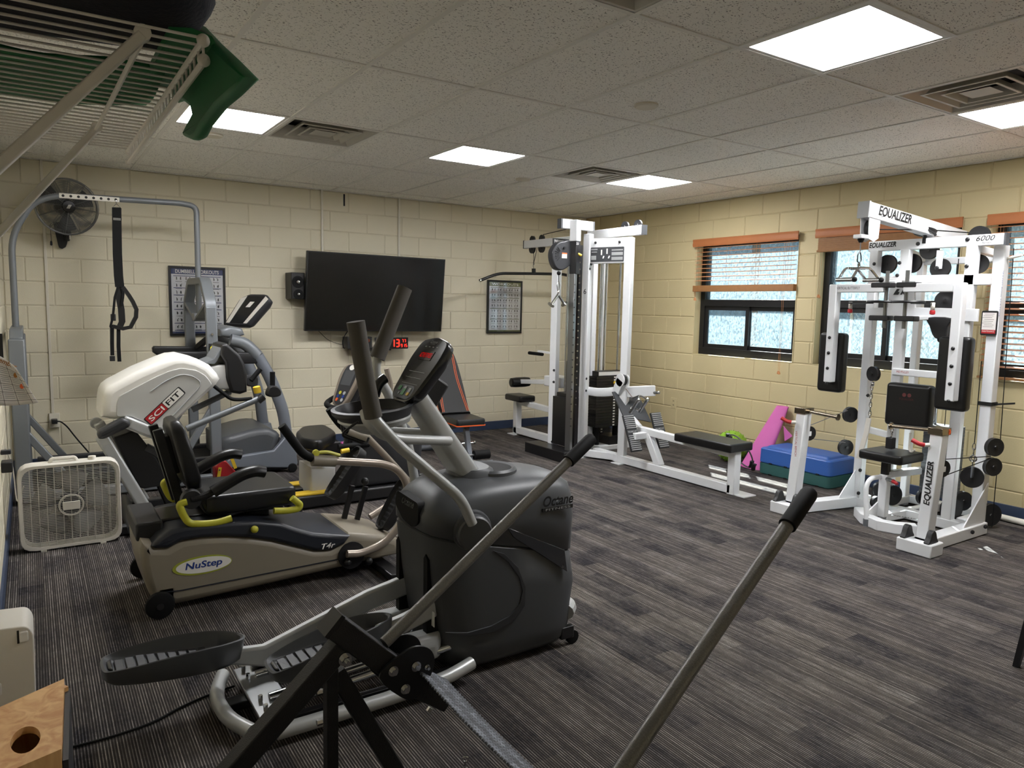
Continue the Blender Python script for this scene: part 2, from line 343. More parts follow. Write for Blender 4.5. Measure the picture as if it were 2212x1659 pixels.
def lettering(txt, c, right, up, h, material, parent, name='lettering', shear=0.0, bold=0.0, lift=0.001, wide=None, sp=1.0, depth=0.0006):
    'printed letters of cap height h, centred on c, in the plane of right and up'
    cu = bpy.data.curves.new(name, 'FONT'); cu.body = txt; cu.size = 1.0; cu.shear = shear; cu.offset = bold; cu.resolution_u = 3
    cu.align_x = 'LEFT'; cu.space_character = sp; cu.fill_mode = 'FRONT'; cu.offset = 0.0
    ob = bpy.data.objects.new(name, cu); me = bpy.data.meshes.new_from_object(ob)
    xs = [v.co.x for v in me.vertices]; ys = [v.co.y for v in me.vertices]
    x0, x1, y0, y1 = min(xs)-bold, max(xs)+bold, min(ys)-bold, max(ys)+bold
    if bold > 0:
        bpy.data.meshes.remove(me); cu.offset = bold; me = bpy.data.meshes.new_from_object(ob)
        for v in me.vertices: v.co.x = min(max(v.co.x, x0), x1); v.co.y = min(max(v.co.y, y0), y1)
    bpy.data.objects.remove(ob)
    R = V(right).normalized(); U = V(up).normalized(); N = R.cross(U).normalized(); U = N.cross(R).normalized(); c = V(c)
    sy = h/(y1-y0); sx = (wide/(x1-x0)) if wide else sy
    base = ORG.get(parent.name, Vector())
    for v in me.vertices: v.co = c + R*((v.co.x-(x0+x1)/2)*sx) + U*((v.co.y-(y0+y1)/2)*sy) + N*lift - base
    me.materials.clear(); me.materials.append(MATS[material]); me.name = name
    o = bpy.data.objects.new(name, me); COL.objects.link(o); o.parent = parent; ORG[o.name] = base; KIDS.setdefault(parent.name, []).append(o)
    return o
def decal(c, right, up, w, h, material, parent, name='label_plate', lift=0.0, t=0.002, r=0.0):
    R = V(right).normalized(); U = V(up).normalized(); N = R.cross(U).normalized(); c = V(c) + N*lift
    pts = rrect(-w/2, w/2, -h/2, h/2, r) if r else [(-w/2,-h/2),(w/2,-h/2),(w/2,h/2),(-w/2,h/2)]
    return MB().pprism([c + R*p[0] + U*p[1] for p in pts], -N*t).build(name, material, parent)
# ================================================================ THE ROOM
XL, XR, YB, YF, H = -0.175, 6.04, 7.46, -1.44, 2.646
CRS = H/13.0; BL = 0.4085
GX = [0.811 + 0.6096*k for k in range(-2, 10)]; GY = [3.4755 + 1.229*r for r in range(-4, 5)]
fl = MB().box((XL-0.2, YF-0.2, -0.1), (XR+0.3, YB+0.2, 0)).build('floor', 'carpet'); tag(fl, kind='structure')
WIN = [(4.295, 5.555), (2.86, 4.085), (1.42, 2.655)]; WZ0, WZ1 = 5*CRS, 11*CRS
JT = 0.006   # mortar face lies this far behind the block faces
def block_mesh(name, L, hh, axis, m, cache={}):
    'painted block with worn arrises, lying in the wall plane, face towards the room'
    k = (name, round(L, 3), round(hh, 3))
    if k in cache: return cache[k]
    g = 0.0030; c = 0.006; d = 0.014; a, b = L/2-g, hh/2-g
    ring = lambda e, z: [(-a+e, -b+e, z), (a-e, -b+e, z), (a-e, b-e, z), (-a+e, b-e, z)]
    vs = ring(0, -d) + ring(0, -c*0.8) + ring(c, 0)
    fs = [(0,1,5,4),(1,2,6,5),(2,3,7,6),(3,0,4,7),(4,5,9,8),(5,6,10,9),(6,7,11,10),(7,4,8,11),(8,9,10,11)]
    # local x -> along wall, y -> up, z -> into the room
    M = {'back': Matrix(((1,0,0),(0,0,-1),(0,1,0))), 'right': Matrix(((0,0,-1),(-1,0,0),(0,1,0))), 'left': Matrix(((0,0,1),(1,0,0),(0,1,0)))}[axis]
    me = bpy.data.meshes.new('block'); me.from_pydata([tuple(M @ Vector(v)) for v in vs], [], fs); me.update(); me.materials.append(MATS[m]); cache[k] = me
    return me
def lay(wall, side, m, u0, u1, shift, holes, uv):
    cnt = 0
    for r in range(13):
        z0 = r*CRS; zc = z0 + CRS/2; u = u0 + shift - (BL/2 if r % 2 else 0)
        while u > u0: u -= BL
        while u < u1:
            a, b = max(u, u0), min(u+BL, u1); segs = [(a, b)]
            for h0, h1 in holes:
                if WZ0-0.01 < zc < WZ1+0.01:
                    segs = [t for q in segs for t in ([(q[0], min(q[1], h0)), (max(q[0], h1), q[1])]) if t[1]-t[0] > 0.02]
            for p, q in segs:
                if q-p < 0.03: continue
                o = bpy.data.objects.new('block', block_mesh(side, q-p, CRS, side, m)); COL.objects.link(o); o.parent = wall; cnt += 1
                o.location = uv((p+q)/2, zc)
            u += BL
    return cnt
wb = tag(MB().box((XL-0.2, YB+JT, 0), (XR+0.3, YB+0.2, H+0.2)).build('wall_back', 'mortar_cream'), kind='structure')
lay(wb, 'back', 'wall_cream', XL, XR, 0.1525, [], lambda u, zc: (u, YB, zc))
m = MB()
ys = [YF-0.2] + [v for w in sorted(WIN) for v in w] + [YB+0.2]
X0, X1 = XR+JT, XR+0.2
m.box((X0, ys[0], 0), (X1, ys[-1], WZ0)); m.box((X0, ys[0], WZ1), (X1, ys[-1], H+0.2))
for i in range(0, len(ys), 2): m.box((X0, ys[i], WZ0), (X1, ys[i+1], WZ1))
wr = tag(m.build('wall_right', 'mortar_tan'), kind='structure')
lay(wr, 'right', 'wall_tan', YF, YB, 0.045, WIN, lambda u, zc: (XR, u, zc))
wl = tag(MB().box((XL-0.2, YF-0.2, 0), (XL-JT, YB+0.2, H+0.2)).build('wall_left', 'mortar_cream'), kind='structure')
lay(wl, 'left', 'wall_cream', 1.0, YB, 0.2, [], lambda u, zc: (XL, u, zc))
tag(MB().box((XL-0.2, YF-0.2, 0), (XR+0.3, YF, H+0.2)).build('wall_front', 'wall_cream'), kind='structure')
# lining of the window openings (jambs, head and sill of painted block)
for i, (a, b) in enumerate(WIN):
    m = MB(); X1 = XR+0.2
    m.box((XR-0.001, a-0.003, WZ0-0.001), (X1, a+0.006, WZ1)); m.box((XR-0.001, b-0.006, WZ0-0.001), (X1, b+0.003, WZ1)); m.box((XR-0.001, a, WZ1-0.006), (X1, b, WZ1+0.003)); m.box((XR-0.001, a, WZ0-0.003), (X1, b, WZ0+0.006))
    m.build('reveal', 'wall_tan', wr)
for side, lo, hi in (('back', (XL, YB-0.012, 0), (XR, YB+0.005, 0.1)), ('right', (XR-0.012, YF, 0), (XR+0.005, YB, 0.1)), ('left', (XL-0.005, 1.0, 0), (XL+0.012, YB, 0.1))):
    tag(MB().box(lo, hi).build('baseboard_'+side, 'baseboard', bev=0.003), kind='structure')
# ---------------------------------------------------------------- ceiling: panels in an exposed tee grid
ce = tag(MB().box((XL-0.2, YF-0.2, H+0.19), (XR+0.3, YB+0.2, H+0.3)).build('ceiling', 'tee'), kind='structure')
LIGHTS = [(0, 1), (3, 1), (6, 1), (3, -1.5), (6, -1.5)]; VENTS = [(1, 1), (5, 1), (5, -1.5), (1, -1.5)]
taken = {(k, r) for k, r in LIGHTS} | {(k, r) for k, r in VENTS}
def gx(k): return min(max(0.811 + 0.6096*k, XL), XR)
def gy(r): return min(max(3.4755 + 1.229*r, YF), YB)
def tile(x0, x1, y0, y1):
    if x1-x0 < 0.05 or y1-y0 < 0.05: return
    g = 0.010; z = H+0.006
    a = (x1-x0)/2-g; b = (y1-y0)/2-g
    key = (round(a, 3), round(b, 3))
    if key not in TILES:
        me = bpy.data.meshes.new('ceiling_panel'); mm = MB().box((-a, -b, 0), (a, b, 0.016))
        me.from_pydata(mm.v, [], mm.f); me.update(); me.materials.append(MATS['ceiling_tile']); TILES[key] = me
    o = bpy.data.objects.new('ceiling_panel', TILES[key]); COL.objects.link(o); o.parent = ce; o.location = ((x0+x1)/2, (y0+y1)/2, z)
TILES = {}
for k in range(-2, 9):
    for r in range(-4, 4):
        x0, x1 = gx(k), gx(k+1); y0, y1, ym = gy(r), gy(r+1), gy(r+0.5)
        lo, hi = (k, r) in taken, (k, r+0.5) in taken
        if lo or hi:
            if not lo: tile(x0, x1, y0, ym)
            if not hi: tile(x0, x1, ym, y1)
        else: tile(x0, x1, y0, y1)
for k in range(-1, 9): MB().box((gx(k)-0.012, YF, H), (gx(k)+0.012, YB, H+0.030)).build('grid_tee', 'tee', ce)
for r in range(-3, 4): MB().box((XL, gy(r)-0.012, H+0.0004), (XR, gy(r)+0.012, H+0.0295)).build('grid_tee', 'tee', ce)
for k, r in sorted(taken):
    yy = gy(r+0.5) if r == 1 else gy(r); MB().box((gx(k), yy-0.012, H+0.0008), (gx(k+1), yy+0.012, H+0.029)).build('grid_tee', 'tee', ce)
for lo, hi in (((XL, YB-0.02, H-0.001), (XR, YB, H+0.02)), ((XR-0.02, YF, H-0.001), (XR, YB, H+0.02)), ((XL, YF, H-0.001), (XL+0.02, YB, H+0.02))):
    MB().box(lo, hi).build('wall_angle', 'tee', ce)
LL = {(0, 1): 'square lit ceiling panel half hidden behind the green hanging mat', (3, 1): 'square lit ceiling panel in the middle of the far row, above the television',
      (6, 1): 'square lit ceiling panel beside the vent nearest the far corner',       (3, -1.5): 'largest bright ceiling panel, near the top right of the room', (6, -1.5): 'square lit ceiling panel beside the vent by the windows'}
for k, r in LIGHTS:
    x0, x1, y0, y1 = gx(k)+0.014, gx(k+1)-0.014, gy(r)+0.014, gy(r+0.5)-0.014
    t = thing('ceiling_light', LL[(k, r)], 'light', ((x0+x1)/2, (y0+y1)/2, H), 'flat lit ceiling panels')
    w = 0.02; MB().prism([(x0, y0), (x1, y0), (x1, y1), (x0, y1)], 'z', H+0.02, H+0.06).build('housing', 'tee', t)
    m = MB()
    m.box((x0, y0, H+0.002), (x1, y0+w, H+0.02)); m.box((x0, y1-w, H+0.002), (x1, y1, H+0.02)); m.box((x0, y0+w, H+0.002), (x0+w, y1-w, H+0.02)); m.box((x1-w, y0+w, H+0.002), (x1, y1-w, H+0.02))
    m.build('frame', 'tee', t)
    MB().box((x0+w, y0+w, H+0.006), (x1-w, y1-w, H+0.014)).build('diffuser', 'panel_light', t)
mat('vent_metal', '#B5B1A6', 0.45); mat('vent_dark', '#1A1A1A', 0.8)
LV = {(1, 1): 'square ceiling vent beside the panel above the wall fan', (5, 1): 'square ceiling vent nearest the far corner', (5, -1.5): 'square ceiling vent above the white multi gym by the windows', (1, -1.5): 'square ceiling vent cut off by the top edge of the picture'}
for k, r in VENTS:
    x0, x1, y0, y1 = gx(k)+0.014, gx(k+1)-0.014, gy(r)+0.014, gy(r+0.5)-0.014; cx, cy = (x0+x1)/2, (y0+y1)/2
    t = thing('ceiling_vent', LV[(k, r)], 'vent', (cx, cy, H), 'louvred ceiling vents')
    MB().box((x0, y0, H+0.10), (x1, y1, H+0.11)).build('duct', 'vent_dark', t)
    def cone(a0, z0, a1, z1, nm):
        m = MB(); rr = lambda a, z: [(cx-a, cy-a, z), (cx+a, cy-a, z), (cx+a, cy+a, z), (cx-a, cy+a, z)]
        m.loft([rr(a0, z0+0.004), rr(a0, z0), rr(a0-0.014, z0), rr(a1, z1), rr(a1-0.003, z1+0.003), rr(a0-0.018, z0+0.006)], cap=False, closed=True); m.build(nm, 'vent_metal', t)
    h = (x1-x0)/2
    cone(h, H+0.002, h-0.075, H+0.075, 'rim'); cone(h-0.085, H+0.000, h-0.135, H+0.055, 'louvre'); cone(h-0.155, H-0.002, h-0.195, H+0.045, 'louvre')
    MB().loft([[(cx-a, cy-a, z), (cx+a, cy-a, z), (cx+a, cy+a, z), (cx-a, cy+a, z)] for a, z in ((0.075, H+0.004), (0.03, H+0.03))]).build('centre_plate', 'vent_metal', t)
for (p, lb) in (((2.967, 3.1587, 2.64), 'round white ceiling cover near the middle of the room'), ((3.7812, 5.5952, 2.64), 'round white ceiling cover in front of the far vent'), ((1.1172, 5.5317, 2.64), 'round white ceiling cover by the green mat')):
    c = MB().lathe([(0.001, -0.006), (0.06, -0.006), (0.068, 0.0), (0.068, 0.012)], (p[0], p[1], H-0.004)).build('ceiling_cover', 'white_trim', loc=(p[0], p[1], H)); tag(c, lb, 'sensor', 'round ceiling covers')
# ---------------------------------------------------------------- windows
WDESC = ['first', 'second', 'third']
for i, (a, b) in enumerate(WIN):
    t = bpy.data.objects.new('window_%d' % (i+1), None); COL.objects.link(t); t.location = (XR+0.1, (a+b)/2, WZ0); ORG[t.name] = V(t.location); tag(t, kind='structure')
    xf0, xf1 = XR+0.085, XR+0.165; z0, z1 = WZ0+0.006, WZ1-0.006; a0, b0 = a+0.006, b-0.006; fw = 0.06; zm0, zm1 = 1.545, 1.615; ymid = (a+b)/2
    m = MB(); m.box((xf0, a0, z0), (xf1, b0, z0+0.075)); m.build('bottom_rail', 'window_black', t, bev=0.003)
    MB().box((xf0, a0, z1-fw), (xf1, b0, z1)).build('top_rail', 'window_black', t, bev=0.003)
    MB().box((xf0, a0, z0+0.075), (xf1, a0+fw, z1-fw)).build('side_rail', 'window_black', t, bev=0.003)
    MB().box((xf0, b0-fw, z0+0.075), (xf1, b0, z1-fw)).build('side_rail', 'window_black', t, bev=0.003)
    MB().box((xf0-0.01, a0+fw, zm0), (xf1, b0-fw, zm1)).build('mullion', 'window_black', t, bev=0.003)
    MB().box((xf0+0.03, a0+fw, zm1), (xf0+0.036, b0-fw, z1-fw)).build('pane', 'rain_glass', t)
    for (p, q, dx) in ((ymid-0.02, b0-fw, 0.0), (a0+fw, ymid+0.02, 0.022)):
        xs = xf0+0.012+dx; s = 0.042; zb, zt = z0+0.075, zm0
        sash = MB().box((xs, p, zb), (xs+0.02, q, zb+s)).box((xs, p, zt-s), (xs+0.02, q, zt)).box((xs, p, zb+s), (xs+0.02, p+s, zt-s)).box((xs, q-s, zb+s), (xs+0.02, q, zt-s)).build('sash', 'window_black', t)
        MB().box((xs+0.008, p+s, zb+s), (xs+0.013, q-s, zt-s)).build('pane', 'rain_glass', sash)
# blinds
def blind(i, zb, label, raised=False):
    a, b = WIN[i]; xs = XR-0.022
    t = thing('window_blind', label, 'blind', (xs, (a+b)/2, WZ1), 'wooden blinds')
    prof = [(XR-0.055, WZ1+0.012), (XR-0.060, WZ1+0.002), (XR-0.054, WZ1-0.02), (XR-0.060, WZ1-0.045), (XR-0.052, WZ1-0.068), (XR-0.045, WZ1-0.068), (XR-0.045, WZ1+0.012)]
    m = MB(); m.prism([(p[0], p[1]) for p in prof], 'y', a-0.02, b+0.012); m.build('valance', 'blind_wood', t)
    MB().box((XR-0.044, a+0.01, WZ1-0.05), (XR-0.006, b-0.01, WZ1-0.004)).build('head_rail', 'window_black', t)
    top = WZ1-0.07; rot = Matrix.Rotation(math.radians(-12), 3, 'Y')
    if raised:
        n = 12
        for k in range(n): MB().cbox((xs+0.002*(k % 2), (a+b)/2, top-0.006-k*0.0095), (0.046, b-a-0.03, 0.0088)).build('slat', 'bamboo', t)
        zb = top-0.006-n*0.0095
    else:
        n = max(1, int(round((top-zb-0.07)/0.043)))
        for k in range(n): MB().cbox((xs, (a+b)/2, top-0.012-k*0.043), (0.046, b-a-0.03, 0.0028), rot).build('slat', 'blind_slat', t)
        if zb > 1.2:
            for k in range(6): MB().cbox((xs+0.0015*(k % 2), (a+b)/2, zb+0.058-k*0.0075), (0.047, b-a-0.03, 0.0055)).build('slat', 'bamboo', t)
    MB().box((xs-0.027, a+0.004, zb-0.004), (xs+0.025, b-0.004, zb+(0.062 if zb > 1.2 and not raised else 0.014))).build('bottom_rail', 'bamboo', t, bev=0.004)
    if not raised:
        for k in range(4):
            yy = a+0.08+(b-a-0.16)*k/3
            for dx in (-0.024, 0.024): MB().cyl((xs+dx, yy, zb+0.01), (xs+dx, yy, top), 0.0012, n=5).build('ladder_cord', 'tassel', t)
    return t
def cords(t, y0, z0, z1, xx):
    for dy, zz in ((0, z1), (0.022, z1+0.004)):
        MB().cyl((xx, y0+dy, z0), (xx, y0+dy*0.6, zz), 0.0014, n=6).build('pull_cord', 'tassel', t)
        MB().lathe([(0.004, 0.03), (0.008, 0.022), (0.012, 0.004), (0.010, 0.0)], (xx, y0+dy*0.6, zz-0.03), n=10).build('tassel', 'tassel', t)
b1 = blind(0, 1.70, 'brown wooden blind half lowered over the window nearest the cable tower'); cords(b1, 4.40, 2.16, 0.93, XR-0.045); cords(b1, 5.50, 1.71, 1.63, XR-0.05)
b2 = blind(1, 2.0, 'brown wooden blind pulled right up over the window behind the multi gym', True); cords(b2, 4.02, 2.05, 1.66, XR-0.05)
b3 = blind(2, 1.035, 'brown wooden blind fully lowered over the window cut by the right edge')
# ---------------------------------------------------------------- outside the windows
gr = tag(MB().box((XR+0.4, -8, -0.25), (30, 18, -0.05)).build('outdoor_paving', 'asphalt'), kind='structure')
MB().box((13.0, -10, -0.25), (13.3, 20, 5.2)).build('wall_added_backdrop', 'backdrop_wall')['kind'] = 'structure'  # wall added outside to keep the view through the panes moderately bright
def leafy(name, label, c, r, n, seed):
    rnd = random.Random(seed); t = thing(name, label, 'tree', (c[0], c[1], -0.05), 'trees outside the windows')
    m = MB()
    for k in range(n):
        d = Vector((rnd.gauss(0, 1), rnd.gauss(0, 1), rnd.gauss(0, 1))).normalized()*(rnd.random()**0.4)
        p = Vector((c[0]+d.x*r[0], c[1]+d.y*r[1], c[2]+d.z*r[2])); q = Vector((rnd.gauss(0,1), rnd.gauss(0,1), rnd.gauss(0,1))).normalized(); w = q.orthogonal().normalized(); s = rnd.uniform(0.05, 0.09)
        m.add([p-q*s, p+w*s*0.5, p+q*s, p-w*s*0.5], [(0,1,2,3)])
    m.build('foliage', 'leaf', t); KIDS[t.name][0]['kind'] = 'stuff'
    MB().tube([(c[0], c[1], -0.06), (c[0]+0.05, c[1], c[2]*0.5), (c[0], c[1], c[2])], 0.06, 8).build('trunk', 'bark', t)
leafy('leafy_tree', 'leafy green tree seen through the window by the cable tower', (9.2, 7.3, 3.3), (0.9, 1.0, 0.8), 1500, 3)
leafy('leafy_tree', 'leafy green tree seen through the window behind the multi gym', (10.6, 5.5, 3.0), (0.6, 0.6, 0.7), 700, 4)
leafy('leafy_tree', 'leafy green tree seen through the window at the right edge', (10.6, 3.6, 3.4), (0.9, 0.8, 1.0), 1400, 5)
fe = thing('chain_link_fence', 'grey chain link fence seen outside the multi gym window', 'fence', (8.6, 3.9, -0.05))
m = MB(); 
for k in range(-30, 46):
    y0 = 2.8 + k*0.06
    for sg in (1, -1):
        pa = (8.6, y0, 0.9); pb = (8.6, y0+sg*1.6, 2.5)
        ya, yb = pa[1], pb[1]
        t0, t1 = 0, 1
        for lim, s2 in ((2.4, 1), (5.3, -1)):
            d = yb-ya
            if abs(d) > 1e-6:
                tt = (lim-ya)/d
                if (d > 0) == (s2 > 0): t0 = max(t0, tt)
                else: t1 = min(t1, tt)
        if t1 > t0: m.bar((8.6, ya+(yb-ya)*t0, 0.9+1.6*t0), (8.6, ya+(yb-ya)*t1, 0.9+1.6*t1), 0.003, 0.003)
o = m.build('mesh', 'steel', fe); o['kind'] = 'stuff'
for yy in (2.4, 3.85, 5.3): MB().cyl((8.6, yy, -0.06), (8.6, yy, 2.55), 0.025).build('post', 'steel', fe)
MB().cyl((8.6, 2.4, 2.5), (8.6, 5.3, 2.5), 0.02).build('top_rail', 'steel', fe)
# ================================================================ THINGS ON THE BACK WALL
# television on its swivel mount, leaning slightly forward
t = thing('television', 'large black flat television on the back wall, switched off', 'television', (3.1, YB-0.12, 1.2))
TV = [(2.303, 1.2087), (3.8237, 1.2056)]; TT = [(2.3181, 2.0236), (3.8747, 2.0294)]
bl, br_ = Vector((TV[0][0], 7.27, TV[0][1])), Vector((TV[1][0]+0.02, 7.27, TV[1][1])); tl, tr_ = Vector((TT[0][0], 7.23, TT[0][1]-0.01)), Vector((TT[1][0], 7.23, TT[1][1]-0.03))
r_ = (br_-bl); r_ = (tr_-tl + r_)/2; u_ = ((tl-bl)+(tr_-br_))/2; c_ = (bl+br_+tl+tr_)/4; n_ = r_.normalized().cross(u_.normalized())
def quad(c, r, u, sx, sy, off): return [c + r*(sx*a/2) + u*(sy*b/2) + n_*off for a, b in ((-1,-1),(1,-1),(1,1),(-1,1))]
MB().pprism(quad(c_, r_, u_, 1, 1, 0.0), -n_*0.045).build('body', 'tv_bezel', t, bev=0.004)
MB().pprism(quad(c_, r_, u_, 0.986, 0.972, 0.0015), -n_*0.002).build('screen', 'tv_black', t)
MB().box((2.95, 7.31, 1.35), (3.2, 7.455, 1.9)).build('wall_mount', 'black_paint', t, bev=0.004)
a = (2.9781, 7.3, 1.2194); MB().box((a[0]-0.03, 7.435, 0.92), (a[0]+0.03, 7.458, 1.36)).build('shelf_arm', 'black_paint', t, bev=0.003)
MB().tube([(2.781, 7.33, 1.2185), (2.7158, 7.34, 1.1197), (2.729, 7.34, 1.0209), (2.7703, 7.34, 1.0401)], 0.005, 6, fillet=0.05).build('cable', 'black_rubber', t)
MB().tube([(2.482, 7.4, 1.2097), (2.6021, 7.44, 1.1026), (2.7387, 7.44, 1.0614), (2.7931, 7.4, 1.0696)], 0.0025, 6, fillet=0.06).build('cable', 'black_rubber', t)
# av box and shelf under the television
s0 = [(2.7488, 1.1476), (3.0206, 1.1459), (2.7482, 1.0229), (3.23, 0.9951)]
av = thing('media_box', 'small black box on the bracket under the television', 'box', (s0[0][0]+0.1, 7.30, s0[2][1]))
MB().box((s0[0][0], 7.27, s0[2][1]+0.004), (s0[1][0], 7.42, s0[0][1])).build('body', 'black_plastic', av, bev=0.004)
MB().lathe([(0.001, 0.008), (0.018, 0.008), (0.02, 0)], (2.9762, 7.268, 1.1105), ax=(0, -1, 0)).build('lens', 'chrome', av)
sh = MB().box((s0[0][0]+0.06, 7.25, s0[2][1]-0.02), (s0[3][0]+0.0, 7.432, s0[2][1])).build('bracket_shelf', 'black_paint', loc=(s0[0][0]+0.2, 7.3, s0[2][1])); tag(sh, 'thin black shelf holding the red digital clock', 'shelf')
# red digital clock
k0 = [(3.0537, 1.1409), (3.4368, 1.1424), (3.4374, 1.0175), (3.0537, 1.0032)]
ck = thing('digital_clock', 'black digital clock with large red numerals under the television', 'clock', ((k0[0][0]+k0[1][0])/2, 7.26, k0[2][1]))
MB().box((k0[0][0], 7.26, k0[2][1]), (k0[1][0], 7.285, k0[0][1])).build('case', 'tv_bezel', ck, bev=0.004)
def seg7(d, x, z, w, h, tk, m):
    S = {'0': 'abcdef', '1': 'bc', '2': 'abged', '3': 'abgcd', '5': 'afgcd', '7': 'abc', '9': 'abcdfg'}[d]
    for q in S:
        {'a': lambda: m.box((x+tk, 7.2575, z+h-tk), (x+w-tk, 7.2595, z+h)), 'd': lambda: m.box((x+tk, 7.2575, z), (x+w-tk, 7.2595, z+tk)), 'g': lambda: m.box((x+tk, 7.2575, z+h/2-tk/2), (x+w-tk, 7.2595, z+h/2+tk/2)),
         'f': lambda: m.box((x, 7.2575, z+h/2), (x+tk, 7.2595, z+h-tk/2)), 'e': lambda: m.box((x, 7.2575, z+tk/2), (x+tk, 7.2595, z+h/2)), 'b': lambda: m.box((x+w-tk, 7.2575, z+h/2), (x+w, 7.2595, z+h-tk/2)), 'c': lambda: m.box((x+w-tk, 7.2575, z+tk/2), (x+w, 7.2595, z+h/2))}[q]()
dz0, dz1 = k0[2][1]+0.018, k0[0][1]-0.018; hh = dz1-dz0; W0 = k0[1][0]-k0[0][0]
for d, fx in (('1', 0.06), ('2', 0.2), ('1', 0.52), ('3', 0.60)):
    m = MB(); seg7(d, k0[0][0]+W0*fx, dz0, W0*(0.06 if d == '1' else 0.13), hh, 0.012, m); m.build('numeral', 'led_red', ck)
for zz in (0.3, 0.65): MB().box((k0[0][0]+W0*0.40, 7.2575, dz0+hh*zz), (k0[0][0]+W0*0.42, 7.2595, dz0+hh*zz+0.012)).build('colon_dot', 'led_red', ck)
for q, (s, zz) in enumerate((('77', 0.58), ('915', 0.0))):
    for j, d in enumerate(s):
        m = MB(); seg7(d, k0[0][0]+W0*(0.80+0.07*j-(0.03 if q else 0)), dz0+hh*zz, W0*0.05, hh*0.4, 0.005, m); m.build('numeral', 'led_red', ck)
# loudspeaker
k0 = [(2.1802, 1.7923), (2.3147, 1.7893), (2.3158, 1.5291), (2.1808, 1.5287)]; kw = [(2.1644, 1.7996), (2.1673, 1.538)]
sp_ = thing('loudspeaker', 'small black two cone loudspeaker on the wall left of the television', 'speaker', (2.2, 7.4, k0[3][1]))
zt, zb = k0[0][1], k0[3][1]
MB().loft([[(k0[0][0], 7.30, z), (k0[1][0], 7.30, z), (k0[1][0]+0.03, 7.455, z), (kw[0][0], 7.455, z)] for z in (zb, zt)]).build('cabinet', 'tv_bezel', sp_, bev=0.006)
for (px, r) in (((2.2455, 7.3, 1.6995), 0.052), ((2.2491, 7.3, 1.5776), 0.042)):
    MB().lathe([(r+0.008, -0.001), (r+0.008, 0.004), (r, 0.006), (r*0.55, 0.002), (0.001, 0.001)], px, ax=(0, -1, 0)).build('cone', 'black_rubber', sp_)
    MB().lathe([(r*0.42, 0.002), (r*0.3, 0.014), (0.001, 0.018)], px, ax=(0, -1, 0), n=16).build('dome', 'chrome', sp_)
# framed charts
def chart(name, label, title, q, head, yfr, rows, cols, tsize, bands):
    (x0, z1), (x1, _), (_, z0), _2 = q
    t = thing(name, label, 'poster', ((x0+x1)/2, yfr, z0)); f = 0.022
    MB().box((x0+0.004, yfr+0.004, z0+0.004), (x1-0.004, YB-0.001, z1-0.004)).build('backing', 'black_paint', t)
    for lo, hi in (((x0, yfr-0.008, z0), (x1, yfr+0.01, z0+f)), ((x0, yfr-0.008, z1-f), (x1, yfr+0.01, z1)), ((x0, yfr-0.008, z0+f), (x0+f, yfr+0.01, z1-f)), ((x1-f, yfr-0.008, z0+f), (x1, yfr+0.01, z1-f))):
        MB().box(lo, hi).build('frame_side', 'black_paint', t, bev=0.002)
    MB().box((x0+f, yfr, z0+f), (x1-f, yfr+0.004, z1-f)).build('sheet', 'poster_white', t)
    a0, a1, c0, c1 = x0+f, x1-f, z0+f, z1-f; hh = (c1-c0)*0.085; W = a1-a0
    MB().box((a0, yfr-0.0006, c1-hh), (a1, yfr, c1)).build('header_band', head, t)
    MB().box((a0, yfr-0.0006, c0), (a1, yfr, c0+hh*0.35)).build('footer_band', head, t)
    lettering(title, ((a0+a1)/2, yfr-0.0012, c1-hh*0.5), (1, 0, 0), (0, 0, 1), tsize, 'logo_white', t, bold=0.02, wide=W*0.84)
    m = MB(); rnd = random.Random(len(title)); zt_ = c1-hh*1.25; zb_ = c0+hh*0.5
    for zf in bands: MB().box((a0+W*0.04, yfr-0.0005, zb_+(zt_-zb_)*zf), (a1-W*0.04, yfr, zb_+(zt_-zb_)*zf+0.006)).build('divider', head, t)
    for i in range(rows):
        for j in range(cols):
            cx = a0 + W*(0.05+0.9*(j+0.5)/cols); cz = zb_ + (zt_-zb_)*(i+0.5)/rows; dz = (zt_-zb_)/rows
            for k in range(2):
                bx = cx + (k-0.5)*W*0.9/cols*0.42; s = dz*0.5
                m.cbox((bx, yfr-0.0008, cz+s*0.15), (0.006+rnd.random()*0.008, 0.001, s*0.5)); m.cbox((bx+rnd.uniform(-.008, .008), yfr-0.0008, cz+s*0.5), (0.006, 0.001, 0.007)); m.cbox((bx, yfr-0.0008, cz-s*0.2), (0.012, 0.001, 0.004), Matrix.Rotation(rnd.uniform(-.8, .8), 3, 'Y'))
            m.cbox((cx, yfr-0.0008, cz-dz*0.38), (W*0.6/cols, 0.001, 0.0035))
    o = m.build('printed_figures', 'ink', t); o['kind'] = 'stuff'
    MB().box((a0, yfr-0.004, c0), (a1, yfr-0.003, c1)).build('cover_sheet', 'clear_cover', t)
chart('framed_chart', 'black framed exercise chart with blue header behind the grey harness frame', 'DUMBBELL WORKOUTS', [(1.0833, 1.8116), (1.5838, 1.8152), (1.0905, 1.1624), (1.5858, 1.1678)], 'poster_blue', 7.435, 8, 5, 0.034, (0.0, 0.13, 0.38, 0.51, 0.64, 0.77, 0.985))
chart('framed_chart', 'black framed exercise chart with green header near the far corner', 'WORKOUTS', [(4.5478, 1.8084), (5.0447, 1.8124), (4.5507, 1.1721), (5.0464, 1.1724)], 'poster_green', 7.435, 8, 5, 0.028, (0.24, 0.49, 0.74, 0.985))
